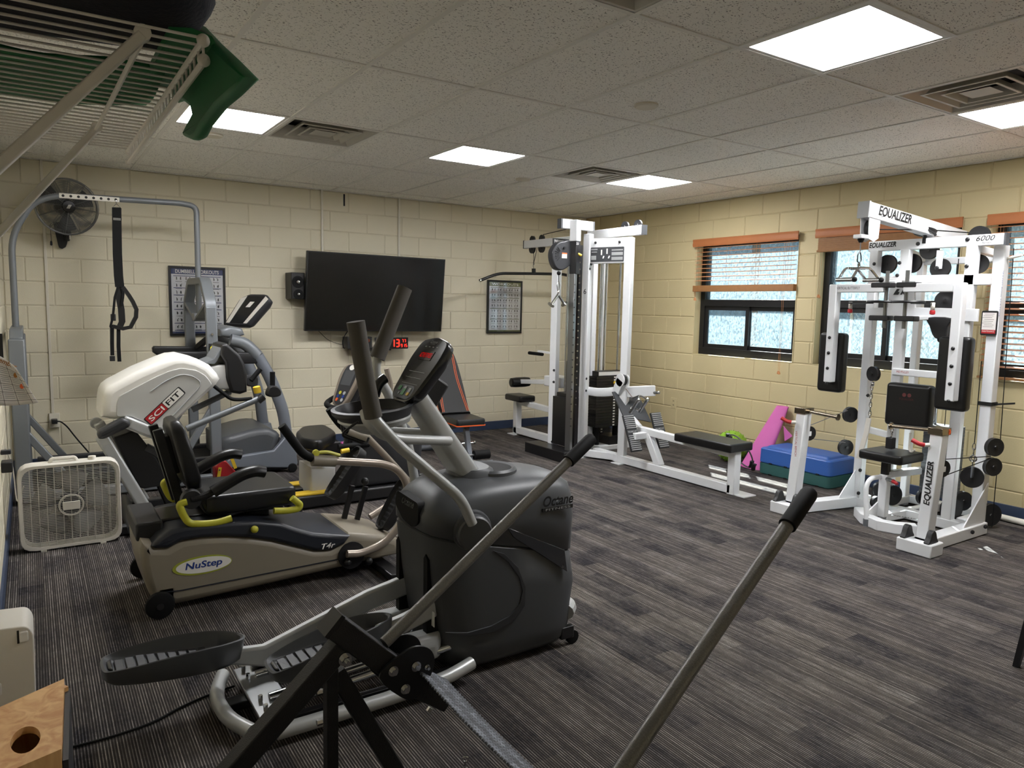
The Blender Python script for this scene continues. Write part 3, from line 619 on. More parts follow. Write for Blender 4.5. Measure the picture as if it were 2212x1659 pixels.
# surface raceways and outlets
def raceway(name, label, top, bot, w=0.022):
    o = MB().box((top[0]-w/2, YB-0.018, bot[2]), (top[0]+w/2, YB, min(top[2], H))).build(name, 'white_trim', bev=0.003, loc=(top[0], YB, bot[2])); tag(o, label, 'raceway', 'cable raceways on the back wall')
p0 = (0.1293, 7.45, 0.9789); raceway('cable_raceway', 'painted cable raceway running down to the outlet by the grey post', (p0[0], 0, H), (p0[0], 0, (0.1345, 7.45, 0.4912)[2]))
p0 = (2.5486, 7.45, 2.1007); raceway('cable_raceway', 'painted cable raceway dropping behind the left part of the television', (p0[0], 0, H), (p0[0], 0, 1.9))
p0 = (3.4096, 7.45, 2.1549); raceway('cable_raceway', 'painted cable raceway dropping behind the right part of the television', (p0[0], 0, H), (p0[0], 0, 1.9))
q = [(2.7805, 2.6293), (2.7908, 2.5084)]
o = MB().box((q[0][0], YB-0.006, q[1][1]), (q[0][0]+0.017, YB, q[0][1])).build('black_tape', 'ink', loc=(q[0][0], YB, q[0][1])); tag(o, 'short strip of black tape on the wall above the television', 'tape')
q = [(0.0991, 0.4926), (0.1788, 0.4874), (0.0984, 0.368)]
t = thing('wall_outlet', 'painted wall outlet with a black plug beside the grey post', 'outlet', (q[0][0]+0.05, YB, q[2][1]))
MB().box((q[0][0], YB-0.035, q[2][1]), (q[1][0], YB, q[0][1])).build('box', 'white_trim', t, bev=0.004)
pl = (0.14, 7.4, 0.4276)
t = thing('plugged_cable', 'black power cord plugged into the wall outlet behind the treadmill', 'cord', (pl[0], 7.4, 0))
MB().box((pl[0]-0.025, 7.36, pl[2]-0.02), (pl[0]+0.02, YB-0.03, pl[2]+0.02)).build('plug', 'black_plastic', t, bev=0.006)
MB().tube([(pl[0], 7.37, pl[2]), (0.1792, 7.36, 0.4306), (0.2271, 7.36, 0.3829), (0.2852, 7.34, 0.2851), (0.3674, 7.3, 0.1653), (0.4283, 7.2, 0.0808)], 0.006, 8, fillet=0.08).build('cable', 'black_rubber', t)
q = [(5.8359, 0.5077), (5.7568, 0.5098), (5.8336, 0.3857)]
t = thing('wall_outlet', 'painted wall outlet on the tan wall behind the rowing seat', 'outlet', (XR, q[0][0], q[2][1]))
MB().box((XR-0.008, q[1][0], q[2][1]), (XR, q[0][0], q[0][1])).build('plate', 'wall_tan', t, bev=0.003)
for dz in (0.036, 0.082): 
    for dy in (0.028, 0.042): MB().box((XR-0.010, q[1][0]+dy, q[2][1]+dz), (XR-0.0075, q[1][0]+dy+0.005, q[2][1]+dz+0.012)).build('slot', 'ink', t)
# wall fan
fc = Vector((0.2911, 7.1, 2.2395)); fr_ = (0.5146, 7.1, 2.2597)[0]-fc.x
t = thing('wall_fan', 'round grey caged fan mounted high on the back wall', 'fan', (fc.x, YB, fc.z-0.4))
ax = Vector((0.12, -1, -0.08)).normalized(); _, sA, sU = frame_of(ax)
def ringp(R, off, n=40): return [fc + ax*off + sA*(R*math.cos(2*math.pi*i/n)) + sU*(R*math.sin(2*math.pi*i/n)) for i in range(n)]
cage = MB().tube(ringp(fr_, 0.0), 0.008, 6, closed=True).tube(ringp(fr_, -0.05), 0.006, 6, closed=True).build('rim', 'steel', t)
mf = MB(); mb_ = MB()
for k in range(20):
    R = 0.055 + (fr_-0.06)*k/20; off = 0.065*(1-(R/fr_)**2)+0.005
    mf.tube(ringp(R, off, 36), 0.0019, 4, closed=True); mb_.tube(ringp(R, -0.06-0.05*(1-(R/fr_)**2), 30), 0.0016, 4, closed=True)
for mm, sg in ((mf, 1), (mb_, -1)):
    for k in range(12):
        th = 2*math.pi*k/12+0.1
        mm.tube([fc + sA*(R*math.cos(th)) + sU*(R*math.sin(th)) + ax*((0.067*(1-(R/fr_)**2)+0.006) if sg > 0 else (-0.06-0.05*(1-(R/fr_)**2))) for R in (0.045, fr_*0.35, fr_*0.6, fr_*0.8, fr_)], 0.0024, 4)
g1 = mf.build('front_grille', 'steel', t); g1['kind'] = 'stuff'; g2 = mb_.build('rear_grille', 'steel', t); g2['kind'] = 'stuff'
MB().lathe([(0.05, 0.066), (0.045, 0.078), (0.001, 0.080)], fc, ax=ax, n=24).build('badge', 'black_plastic', t)
bd = KIDS[t.name][-1]
for k in range(3): MB().cbox(fc + ax*0.0808 + sA*(0.008*(k-1)), (0.006, 0.002, 0.036), Matrix.Rotation(0.5, 3, 'Y')).build('badge_mark', 'logo_white', bd)
for k in range(3):
    th = 2*math.pi*k/3+0.55; P = []
    for R, w, tw in ((0.05, 0.25, 0.5), (0.12, 0.42, 0.45), (0.19, 0.40, 0.35), (fr_*0.86, 0.28, 0.25)):
        row = []
        for s in (-1, -0.33, 0.33, 1):
            a = th + s*w; row.append(fc + sA*(R*math.cos(a)) + sU*(R*math.sin(a)) + ax*(-0.03 + s*0.03*tw*2))
        P.append(row)
    m = MB(); vs = [p for r in P for p in r]; m.add(vs, [(i*4+j, i*4+j+1, i*4+j+5, i*4+j+4) for i in range(3) for j in range(3)])
    o = m.build('blade', 'charcoal_dark', t); md = o.modifiers.new('thick', 'SOLIDIFY'); md.thickness = 0.004
MB().lathe([(0.001, 0.05), (0.045, 0.05), (0.05, -0.04), (0.07, -0.10), (0.07, -0.2), (0.05, -0.24), (0.001, -0.24)], fc, ax=ax).build('motor', 'black_plastic', t)
MB().tube([fc - ax*0.18, (fc.x+0.01, 7.36, fc.z-0.2), (fc.x+0.0, 7.42, fc.z-0.24)], 0.025, 10, fillet=0.05).build('neck', 'black_plastic', t)
q = [(0.195, 2.0344), (0.309, 2.033), (0.2896, 1.9559), (0.2804, 1.9317), (0.2552, 1.9141), (0.2311, 1.924), (0.2241, 1.9518)]
MB().prism([(q[0][0], fc.z-0.1), (q[1][0], fc.z-0.1)] + q[1:], 'y', 7.42, YB).build('bracket', 'black_plastic', t, bev=0.004)
a = (0.17, 7.2, 2.0263); b = (0.1683, 7.2, 1.9244)
MB().cyl((a[0], 7.2, a[2]+0.08), (a[0], 7.2, b[2]+0.03), 0.0015, n=5).build('pull_chain', 'black_rubber', t); MB().lathe([(0.002, 0.04), (0.008, 0.03), (0.009, 0.005), (0.004, 0)], (a[0], 7.2, b[2]), n=10).build('pull_knob', 'black_rubber', t)
a = (0.3097, 7.3, 2.0061); MB().lathe([(0.002, 0.05), (0.007, 0.03), (0.007, 0.005), (0.003, 0)], (a[0], 7.3, a[2]-0.02), n=10).build('pull_knob', 'offwhite_plastic', t)
# ================================================================ CARDIO MACHINES
# ---------------------------------------------------------------- grey elliptical trainer in the foreground
YC = 2.63
el = thing('elliptical_trainer', 'charcoal and silver elliptical trainer with tall grey foam handles in the foreground', 'elliptical', (1.3, YC, 0))
def plan(xb, xf, hw, z, slope=0.0, e=5.0, n=48):
    cx, a = (xb+xf)/2, (xf-xb)/2; out = []
    for i in range(n):
        t = 2*math.pi*i/n; c, s = math.cos(t), math.sin(t)
        x = cx + a*math.copysign(abs(c)**(2/e), c); y = YC + hw*math.copysign(abs(s)**(2/e), s)
        out.append((x, y, z + slope*(x-1.30)))
    return out
SL = -0.24
MB().loft([plan(1.42, 1.90, 0.15, 0.02), plan(1.36, 1.95, 0.19, 0.03), plan(1.335, 1.97, 0.208, 0.06), plan(1.32, 1.985, 0.213, 0.12), plan(1.30, 1.985, 0.217, 0.22, -0.04), plan(1.27, 2.0, 0.22, 0.40, -0.16), plan(1.255, 1.975, 0.22, 0.585, SL), plan(1.262, 1.968, 0.213, 0.591, SL)]).build('lower_shell', 'charcoal', el, smooth=50)
MB().loft([plan(1.262, 1.968, 0.213, 0.593, SL), plan(1.252, 1.98, 0.221, 0.60, SL), plan(1.25, 1.985, 0.222, 0.67, -0.10), plan(1.26, 1.982, 0.22, 0.70, -0.03, 4.5), plan(1.29, 1.97, 0.21, 0.735, 0.0, 4), plan(1.33, 1.93, 0.185, 0.768, 0.0, 3.4), plan(1.38, 1.86, 0.14, 0.788, 0.0, 3), plan(1.42, 1.78, 0.10, 0.795, 0, 2.5)]).build('upper_shell', 'charcoal', el, smooth=60)
body = KIDS[el.name][1]
m = MB()   # oval tray behind the column; a black disc paints its hollow's shade
tc = Vector((1.6276, 2.6247, 0.79))
m.lathe([(0.080, 0.009), (0.100, 0.020), (0.110, 0.024), (0.120, 0.014), (0.122, -0.01)], tc, n=32).build('top_tray', 'charcoal', body); MB().lathe([(0.001, 0.0095), (0.085, 0.0098), (0.098, 0.0185)], tc, n=32).build('tray_shade_disc', 'black_rubber', KIDS[body.name][-1])
sh_ = [(1.5195, 0.5188), (1.5935, 0.4565), (1.6492, 0.3817), (1.6676, 0.3202), (1.6564, 0.2645), (1.6072, 0.2246), (1.5179, 0.2021), (1.4077, 0.2), (1.3054, 0.2245), (1.408, 0.1845), (1.5266, 0.1715), (1.6245, 0.199), (1.6822, 0.2516), (1.6843, 0.3313), (1.6439, 0.4258), (1.5763, 0.4949)]
MB().prism(sh_, 'y', 2.407, 2.415).build('side_inlay', 'charcoal_dark', KIDS[el.name][0], bev=0.002)
gl_ = [(1.5819, 0.6064), (1.8826, 0.4598), (1.8998, 0.3593), (1.6158, 0.5588)]
mat('smoke_gloss', '#2B2D31', 0.08, coat=0.6)
MB().prism(gl_, 'y', 2.404, 2.415).build('gloss_panel', 'smoke_gloss', KIDS[el.name][0], bev=0.002)
# rear face: slots for the pedal arms, bottle recess, screws
for (yy, lab) in ((2.50, ''), (2.76, '')):
    MB().prism([(yy-0.016, 0.20), (yy+0.016, 0.20), (yy+0.016, 0.50), (yy, 0.52), (yy-0.016, 0.50)], 'x', 1.262, 1.36).build('arm_slot', 'black_rubber', KIDS[el.name][0])
MB().prism(rpoly([(2.53, 0.72), (2.73, 0.73), (2.75, 0.67), (2.67, 0.62), (2.58, 0.61), (2.53, 0.64)], 0.02), 'x', 1.244, 1.30).build('bottle_recess', 'black_rubber', body)
decal((1.287, 2.475, 0.26), (0, -1, 0), (0, 0, 1), 0.028, 0.06, 'logo_white', KIDS[el.name][0], 'warning_label', lift=0.004)
# swivel caps of the handle arms
for yy, sg in ((2.41, -1), (2.85, 1)):
    p = Vector((1.419, 2.38, 0.6188)); p.y = yy
    MB().lathe([(0.082, -0.06), (0.082, 0.0), (0.078, 0.012), (0.070, 0.016), (0.070, 0.050), (0.064, 0.058), (0.001, 0.060)], p, ax=(-0.25, sg, 0), n=28).build('pivot_cap', 'charcoal_dark' if False else 'charcoal', el)
# column, console
cb = [Vector(p) for p in [(1.5142, 2.63, 0.7869)]][0]
ct = Vector((1.2797, 2.63, 1.1204))
d = (ct-cb).normalized(); ct2 = ct + d*0.03; cb2 = cb - d*0.03
_, ss, uu = frame_of(d, (0, 1, 0)); uu = Vector((0, 1, 0)); nn = d.cross(uu).normalized()
def sect(c, w, h, r): return [c + uu*p[0] + nn*p[1] for p in rrect(-w/2, w/2, -h/2, h/2, r)]
MB().loft([sect(cb2, 0.17, 0.085, 0.03), sect(cb2*0.5+ct2*0.5, 0.15, 0.08, 0.03), sect(ct2, 0.14, 0.075, 0.03)]).build('column', 'silver_paint', el)
MB().loft([plan(1.43, 1.64, 0.115, 0.775, 0, 2.6), plan(1.45, 1.62, 0.105, 0.80, 0.05, 2.6), plan(1.47, 1.60, 0.095, 0.81, 0.06, 2.6)]).build('column_collar', 'charcoal', el)
# console: rounded tablet tilted towards the user (faces -X, up)
cA = Vector((1.209, 2.63, 1.1265)); cB = Vector((1.3754, 2.63, 1.3617))
up = (cB-cA).normalized(); rt = Vector((0, -1, 0)); nrm = rt.cross(up).normalized(); ctr = (cA+cB)/2; Lh = (cB-cA).length/2
if nrm.x > 0: nrm = -nrm
outl = rpoly([(-0.10, -Lh+0.02), (-0.06, -Lh-0.01), (0.06, -Lh-0.01), (0.10, -Lh+0.02), (0.128, Lh*0.35), (0.115, Lh-0.01), (0.0, Lh+0.012), (-0.115, Lh-0.01), (-0.128, Lh*0.35)], 0.03)
def onpl(p, off): return ctr + rt*p[0] + up*p[1] + nrm*off
MB().loft([[onpl((p[0]*k, p[1]*k), o) for p in outl] for k, o in ((0.84, -0.05), (0.96, -0.035), (1.0, -0.012), (0.985, 0.0), (0.95, 0.003))]).build('console', 'console_black', el, smooth=50)
con = KIDS[el.name][-1]
MB().pprism([onpl(p, 0.005) for p in rrect(-0.055, 0.055, Lh*0.28, Lh*0.58, 0.004)], -nrm*0.002).build('display', 'console_black', con)
MB().pprism([onpl(p, 0.0034) for p in rrect(-0.075, 0.075, -Lh*0.98, -Lh*0.55, 0.03)], -nrm*0.002).build('key_panel', 'charcoal', con)
lettering('ACTIVE FITNESS', onpl((0, Lh*0.43), 0.0055), rt, up, 0.022, 'led_dim', con, wide=0.10)
lettering('Octane', onpl((0, Lh*0.88), 0.004), rt, up, 0.014, 'light_grey', con, shear=0.3)
lettering('FITNESS', onpl((0, Lh*0.80), 0.004), rt, up, 0.006, 'light_grey', con, sp=1.3)
mat('key_green', '#4E8E54', 0.5)
for (a, b, w, h, mm) in ((-0.045, -0.68, 0.026, 0.02, 'key_green'), (0.0, -0.78, 0.026, 0.03, 'key_green'), (0.0, -0.64, 0.02, 0.012, 'light_grey'), (0.045, -0.7, 0.02, 0.02, 'light_grey'), (0.045, -0.82, 0.02, 0.014, 'yellow'), (-0.03, -0.84, 0.012, 0.012, 'light_grey')):
    MB().pprism([onpl((a+p[0], Lh*b+p[1]), 0.006) for p in rrect(-w/2, w/2, -h/2, h/2, 0.004)], -nrm*0.003).build('key', mm, con)
for k in range(3): MB().pprism([onpl(p, 0.0045) for p in ((-0.06, -Lh*0.12-0.028*k), (0.075, -Lh*0.12-0.028*k), (0.075, -Lh*0.12-0.028*k+0.0015), (-0.06, -Lh*0.12-0.028*k+0.0015))], -nrm*0.001).build('printed_line', 'light_grey', con)
for k in range(4): MB().pprism([onpl((-0.05+0.033*k+p[0], Lh*0.70+p[1]), 0.0045) for p in ((-0.006, 0), (0.006, 0), (0.006, 0.004), (-0.006, 0.004))], -nrm*0.001).build('printed_mark', 'light_grey', con)
MB().cbox(ctr - nrm*0.09 - up*0.05, (0.09, 0.10, 0.12), Matrix.Rotation(0.6, 3, 'Y')).build('console_neck', 'black_plastic', el, bev=0.01)
# cup tray in front of the console
tr0 = [Vector(p) for p in [(0.9502, 2.63, 1.0723), (1.0684, 2.63, 1.0883), (1.1756, 2.63, 1.1083), (1.2332, 2.63, 1.105)]]
def tray(c, a, b, z): return [(c[0]+a*math.cos(2*math.pi*i/28), YC+b*math.sin(2*math.pi*i/28), z + 0.10*(a*math.cos(2*math.pi*i/28))) for i in range(28)]
tcx = (tr0[0].x+tr0[2].x)/2+0.03; th = (tr0[2].x-tr0[0].x)/2+0.04; tz = (1.0593, 2.63, 1.0976)[2]
MB().loft([tray((tcx+0.02,), th*0.8, 0.13, tz-0.055), tray((tcx,), th, 0.165, tz-0.01), tray((tcx,), th*1.02, 0.17, tz+0.005), tray((tcx,), th*0.92, 0.15, tz+0.008), tray((tcx,), th*0.86, 0.14, tz-0.012), tray((tcx,), th*0.80, 0.13, tz-0.03)]).build('cup_tray', 'charcoal_dark', el)
MB().loft([tray((tcx+0.02,), th*0.83, 0.138, tz-0.058), tray((tcx+0.01,), th*0.92, 0.15, tz-0.04), tray((tcx+0.01,), th*0.90, 0.148, tz-0.033)]).build('tray_trim', 'silver_paint', el)
MB().tube([(tcx-0.10, YC-0.11, tz-0.03), (0.9315, 2.55, 1.0161), (1.0357, 2.55, 0.9714), (1.0652, 2.6, 0.9842)], 0.005, 8, fillet=0.03).build('book_rack', 'black_paint', el)
MB().tube([(tcx-0.10, YC+0.06, tz-0.03), (0.9806, 2.66, 0.9989), (1.0642, 2.62, 0.9635)], 0.005, 8, fillet=0.03).build('book_rack', 'black_paint', el)
# static grip loop between column and front of the tray
for sg in (-1, 1):
    if sg > 0: MB().tube([(1.149, 2.74, 1.1281), (1.1635, 2.74, 1.1729), (1.1804, 2.74, 1.1904), (1.196, 2.74, 1.199)], 0.021, 12, fillet=0.04).build('pulse_grip', 'console_black', el)
MB().tube([(1.3909, 2.55, 0.955), (1.1177, 2.44, 1.0039), (1.0341, 2.42, 1.0327), (0.9892, 2.43, 1.0832), (0.993, 2.46, 1.1113)], 0.019, 12, fillet=0.08, fn=7).build('fixed_handle', 'silver_paint', el)
MB().tube([(1.3741, 2.7, 0.9632), (1.253, 2.78, 0.9683), (1.1357, 2.82, 0.9774), (1.073, 2.82, 1.0124), (1.0485, 2.78, 1.0427)], 0.019, 12, fillet=0.08, fn=7).build('fixed_handle', 'silver_paint', el)
# moving arms with foam grips
na = [Vector(p) for p in [(1.3915, 2.36, 0.6619), (1.3418, 2.36, 0.7677), (1.0778, 2.36, 0.9984)] + [(1.0211, 2.36, 1.0632), (0.9876, 2.37, 1.1038), (0.9793, 2.38, 1.1504)]]
MB().tube(na, 0.0205, 14, fillet=0.06, fn=7).build('moving_arm', 'silver_paint', el)
MB().tube([(0.9897, 2.37, 1.1037), (0.9589, 2.37, 1.2425), (0.925, 2.37, 1.438)], 0.0315, 14, fillet=0.2).build('foam_grip', 'grip_grey', el)
fa = [Vector(p) for p in [(1.4107, 2.9, 0.7006), (1.381, 2.9, 0.8635)] + [(1.3496, 2.9, 0.956), (1.27, 2.9, 1.1328), (1.2187, 2.9, 1.2023), (1.2263, 2.9, 1.269), (1.2543, 2.9, 1.3258)]]
MB().tube(fa, 0.0205, 14, fillet=0.07, fn=7).build('moving_arm', 'silver_paint', el)
MB().tube([(1.2278, 2.9, 1.268), (1.3548, 2.9, 1.5694)], 0.0335, 14).build('foam_grip', 'grip_grey', el)
# pedal arms and pedals
def pedal(tip, toe, yy, w):
    tip, toe = Vector(tip), Vector(toe); d = toe-tip; L = d.length; d.normalize(); sd = Vector((0, 1, 0)); up = sd.cross(d).normalized()*-1
    if up.z < 0: up = -up
    def P(u, v, h): return tip + d*(u*L) + sd*(v*w/2) + up*h
    prof = [(0.0, 0.45, 0.0), (0.05, 0.8, 0.0), (0.25, 1.0, 0.0), (0.55, 1.0, 0.0), (0.8, 0.8, 0.0), (0.95, 0.45, 0.0), (1.0, 0.15, 0.0)]
    side = [(u, v) for u, v, _ in prof] + [(u, -v) for u, v, _ in reversed(prof)]; side = spline(side, 4, closed=True)
    def rise(u): return 0.010 + 0.045*math.sin(math.pi*min(1, max(0, u))*0.62)
    def ring(k, f, o=0.0): return [P(0.5+(u-0.5)*k, v*k, f(u)+o) for u, v in side]
    pan = MB().loft([ring(0.90, lambda u: -0.055+0.02*u), ring(1.0, lambda u: -0.03), ring(1.02, rise)], cap=True); pan = MB().loft([ring(0.90, lambda u: -0.040), ring(0.98, lambda u: -0.026), ring(1.02, rise), ring(0.985, rise, 0.003), ring(0.95, rise, -0.002), ring(0.92, lambda u: 0.002), ring(0.86, lambda u: -0.004)]).build('pedal', 'charcoal', el, smooth=45)
    for k in range(9):
        u = 0.08 + k*0.075; ww = min(0.85, 0.5+u*1.6) if u < 0.3 else 0.82
        m = MB(); m.pprism([P(u, -ww*0.8, 0.001), P(u+0.06, -ww*0.8, 0.001), P(u+0.06, ww*0.8, 0.001), P(u, ww*0.8, 0.001)], up*0.004); m.build('tread_rib', 'charcoal_dark', pan, bev=0.002)
    m = MB(); m.pprism([P(0.03, -0.35, 0.0), P(0.06, -0.5, 0), P(0.06, 0.5, 0), P(0.03, 0.35, 0)], up*0.012); m.build('heel_stop', 'console_black', pan, bev=0.004)
    return pan
pedal((0.1573, 2.76, 0.2302), (0.6186, 2.76, 0.1821), 2.76, 0.175)
pedal((0.6506, 2.5, 0.2076), (1.1153, 2.5, 0.2551), 2.50, 0.165)
MB().loft([[(Vector(p)+Vector((0, a, b))) for a, b in ((-0.02, -h), (0.02, -h), (0.02, h), (-0.02, h))] for p, h in (((0.5392, 2.76, 0.1735), 0.025), ((0.6997, 2.76, 0.1378), 0.042), ((1.1188, 2.76, 0.267), 0.042), ((1.3574, 2.76, 0.3143), 0.042))]).build('pedal_arm', 'silver_paint', el, bev=0.01)
MB().loft([[(Vector(p)+Vector((0, a, b))) for a, b in ((-0.02, -h), (0.02, -h), (0.02, h), (-0.02, h))] for p, h in (((1.053, 2.5, 0.243), 0.03), ((1.1728, 2.5, 0.2606), 0.036), ((1.3575, 2.5, 0.3097), 0.036))]).build('pedal_arm', 'silver_paint', el, bev=0.01)
# roller boxes, twin rails, frame and feet
for yy in (2.50, 2.76):
    a = Vector((1.2308, 2.5, 0.2402)); MB().loft([[(a.x+u, yy+v*w, z) for u, v in ((-0.10, -1), (0.06, -1), (0.09, -0.6), (0.09, 0.6), (0.06, 1), (-0.10, 1))] for z, w in ((0.10, 0.05), (0.17, 0.058), (0.20, 0.035))]).build('roller_cover', 'light_grey', el, bev=0.012)
    for dy in (-0.035, 0.035): MB().cyl((0.66, yy+dy, 0.085), (1.40, yy+dy, 0.135), 0.016, n=14).build('chrome_rail', 'chrome', el)
MB().loft([[(0.60, YC-0.20, 0.060), (0.72, YC-0.20, 0.065), (0.72, YC+0.20, 0.065), (0.60, YC+0.20, 0.060)], [(0.60, YC-0.20, 0.075), (0.72, YC-0.20, 0.080), (0.72, YC+0.20, 0.080), (0.60, YC+0.20, 0.075)]]).build('rail_plate', 'steel', el, bev=0.003)
for dx in (0.63, 0.69):
    for dy in (-0.16, -0.09, 0.09, 0.16): MB().cyl((dx, YC+dy, 0.078), (dx, YC+dy, 0.10), 0.008, n=6).build('bolt', 'chrome', el)
MB().tube([(0.5692, 2.8664, 0.045), (0.5102, 2.7199, 0.045), (0.5192, 2.5346, 0.045), (0.5715, 2.4149, 0.045)], 0.026, 14, fillet=0.2, fn=7, cap=False).build('rear_stabiliser', 'silver_paint', el)
MB().box((0.53, YC-0.03, 0.03), (0.66, YC+0.03, 0.06)).build('tail_link', 'black_paint', el, bev=0.003)
for yy in (2.37, 2.88): MB().tube([(0.64, yy, 0.045), (1.05, yy, 0.045), (1.30, yy, 0.06), (1.42, yy+(YC-yy)*0.1, 0.075)], 0.026, 14, fillet=0.2).build('side_rail', 'silver_paint', el)
for yy in (2.43, 2.82):
    MB().box((0.62, yy-0.015, 0.028), (1.40, yy+0.015, 0.06)).build('frame_rail', 'black_paint', el, bev=0.002)
    MB().box((1.90, yy+0.002, 0.035), (1.97, yy+0.030, 0.09)).build('wheel_bracket', 'black_paint', el, bev=0.004)
    w = Vector((1.9713, 2.4856, 0.03)); MB().lathe([(0.012, -0.013), (0.030, -0.012), (0.032, 0), (0.030, 0.012), (0.012, 0.013)], (w.x, yy+0.02, 0.032), ax=(0, 1, 0), n=20).build('wheel', 'black_rubber', el)
MB().tube([(1.94, 2.45, 0.15), (2.0, 2.50, 0.15), (2.012, YC, 0.15), (2.0, 2.76, 0.15), (1.94, 2.81, 0.15)], 0.032, 10, fillet=0.05).build('front_bumper', 'silver_paint', el)
c = Vector((1.8395, 2.408, 0.6692)); rr = Vector((1.9206, 2.408, 0.673)) - Vector((1.7651, 2.408, 0.6612))
lettering('Octane', c + Vector((0, -0.004, 0.018)), (1, 0, 0), (0, 0, 1), 0.046, 'ink', body, shear=0.25, bold=0.025, wide=0.16)
o = MB().box((c.x-0.08, c.y-0.004, c.z-0.026), (c.x+0.08, c.y+0.004, c.z-0.010)).build('logo_bar', 'ink', body)
lettering('FITNESS', (c.x, c.y-0.0042, c.z-0.018), (1, 0, 0), (0, 0, 1), 0.010, 'light_grey', body, wide=0.13)
lettering('Octane', (1.243, 2.62, 0.705), (0, -1, 0), (0.25, 0, 1), 0.030, 'ink', body, shear=0.25, bold=0.02, wide=0.11)
pw = thing('trailing_cable', 'thin black power cord trailing over the carpet from the elliptical', 'cord', (0.3, 2.7, 0))
MB().tube([(0.0514, 2.7047, 0.006), (0.1714, 2.6992, 0.006), (0.3057, 2.7202, 0.006), (0.3959, 2.7761, 0.006), (0.4935, 2.8113, 0.006), (0.6029, 2.824, 0.01)], 0.0045, 6, fillet=0.15).build('cable', 'black_rubber', pw)
# ---------------------------------------------------------------- beige recumbent stepper
nu = thing('recumbent_stepper', 'beige recumbent stepper with black seat and lime green handles', 'stepper', (1.0, 4.0, 0))
o1 = [(0.394, 0.3623), (0.3844, 0.3299), (0.3869, 0.2611), (0.3967, 0.1906), (0.4174, 0.1019), (0.4466, 0.0608), (0.5076, 0.0398), (0.5282, 0.0299), (0.8734, 0.0395), (1.3719, 0.0604), (1.4622, 0.0677), (1.7077, 0.0737), (1.7073, 0.1614), (1.5828, 0.2091), (1.4084, 0.2459), (1.3725, 0.1989), (1.302, 0.1758), (1.216, 0.1863), (1.1159, 0.2274), (0.995, 0.2786), (0.8783, 0.3141), (0.7655, 0.338), (0.6564, 0.3501), (0.5645, 0.3494), (0.5016, 0.3212), (0.4476, 0.3304), (0.4335, 0.3519)]
MB().soft(o1, 'y', 3.70, 4.20, 0.035).build('base_shell', 'stepper_beige', nu, smooth=50); shell = KIDS[nu.name][-1]
o2 = [(0.4292, 0.3412), (0.4475, 0.3266), (0.5015, 0.3174), (0.5644, 0.3455), (0.6563, 0.3461), (0.7654, 0.334), (0.8782, 0.3101), (0.9949, 0.2745), (1.1158, 0.2231), (1.216, 0.182), (1.302, 0.1715), (1.377, 0.1938), (1.4129, 0.2364), (1.2853, 0.2638), (1.2, 0.2851), (1.117, 0.322), (1.0361, 0.3636), (0.9182, 0.392), (0.7892, 0.4049), (0.6011, 0.4136), (0.5177, 0.4072), (0.4625, 0.3776)]
MB().soft(o2, 'y', 3.694, 4.206, 0.02).build('top_cover', 'stepper_navy', nu, smooth=50); cov = KIDS[nu.name][-1]
kp = [(0.4669, 0.1067), (0.5494, 0.0998), (1.3684, 0.1145), (1.3684, 0.1189), (0.5495, 0.1045), (0.467, 0.1105)]; MB().prism(kp, 'y', 3.696, 3.705).build('side_crease', 'stepper_navy', shell)
tr = [(0.3976, 0.4279), (0.8284, 0.3934), (0.8274, 0.3432), (0.4026, 0.368)]
MB().box((tr[0][0], 3.86, 0.36), (1.02, 4.10, 0.42)).build('seat_track', 'black_paint', nu, bev=0.006)
MB().box((tr[0][0]-0.02, 3.80, 0.34), (tr[0][0]+0.10, 4.20, 0.43)).build('track_end', 'black_plastic', nu, bev=0.012)
MB().soft(rrect(0.685, 1.145, 3.76, 4.20, 0.06), 'z', 0.43, 0.53, 0.022).build('seat', 'black_vinyl', nu); 
MB().box((0.74, 3.84, 0.40), (1.09, 4.14, 0.435)).build('seat_base', 'black_paint', nu, bev=0.005)
MB().tube([(0.68, 3.80, 0.52), (0.70, 3.80, 0.45), (0.80, 3.80, 0.42), (0.90, 3.84, 0.43)], 0.018, 10, fillet=0.04).build('seat_bracket', 'black_paint', nu)
bt = Vector((0.575, 4.0, 0.90)); bb = Vector((0.655, 4.0, 0.56)); d = (bt-bb).normalized(); nx = Vector((d.z, 0, -d.x))
def brow(u, w, th): c = bb + (bt-bb)*u; return [c + Vector((0, p[0], 0)) + nx*p[1] for p in rrect(-w/2, w/2, -th/2, th/2, 0.02)]
MB().loft([brow(-0.02, 0.26, 0.03), brow(0.0, 0.34, 0.06), brow(0.15, 0.38, 0.075), brow(0.55, 0.37, 0.075), brow(0.85, 0.31, 0.07), brow(0.97, 0.24, 0.05), brow(1.0, 0.18, 0.03)]).build('backrest', 'black_vinyl', nu, smooth=60)
for yy in (3.92, 4.08): MB().bar((0.60, yy, 0.46), (0.50, yy, 0.86), 0.03, 0.045, up=(1, 0, 0)).build('back_post', 'black_paint', nu, bev=0.004)
MB().cbox(bb + (bt-bb)*0.5 - nx*0.05, (0.03, 0.10, 0.20), Matrix.Rotation(-0.23, 3, 'Y')).build('back_plate', 'black_plastic', nu, bev=0.006)
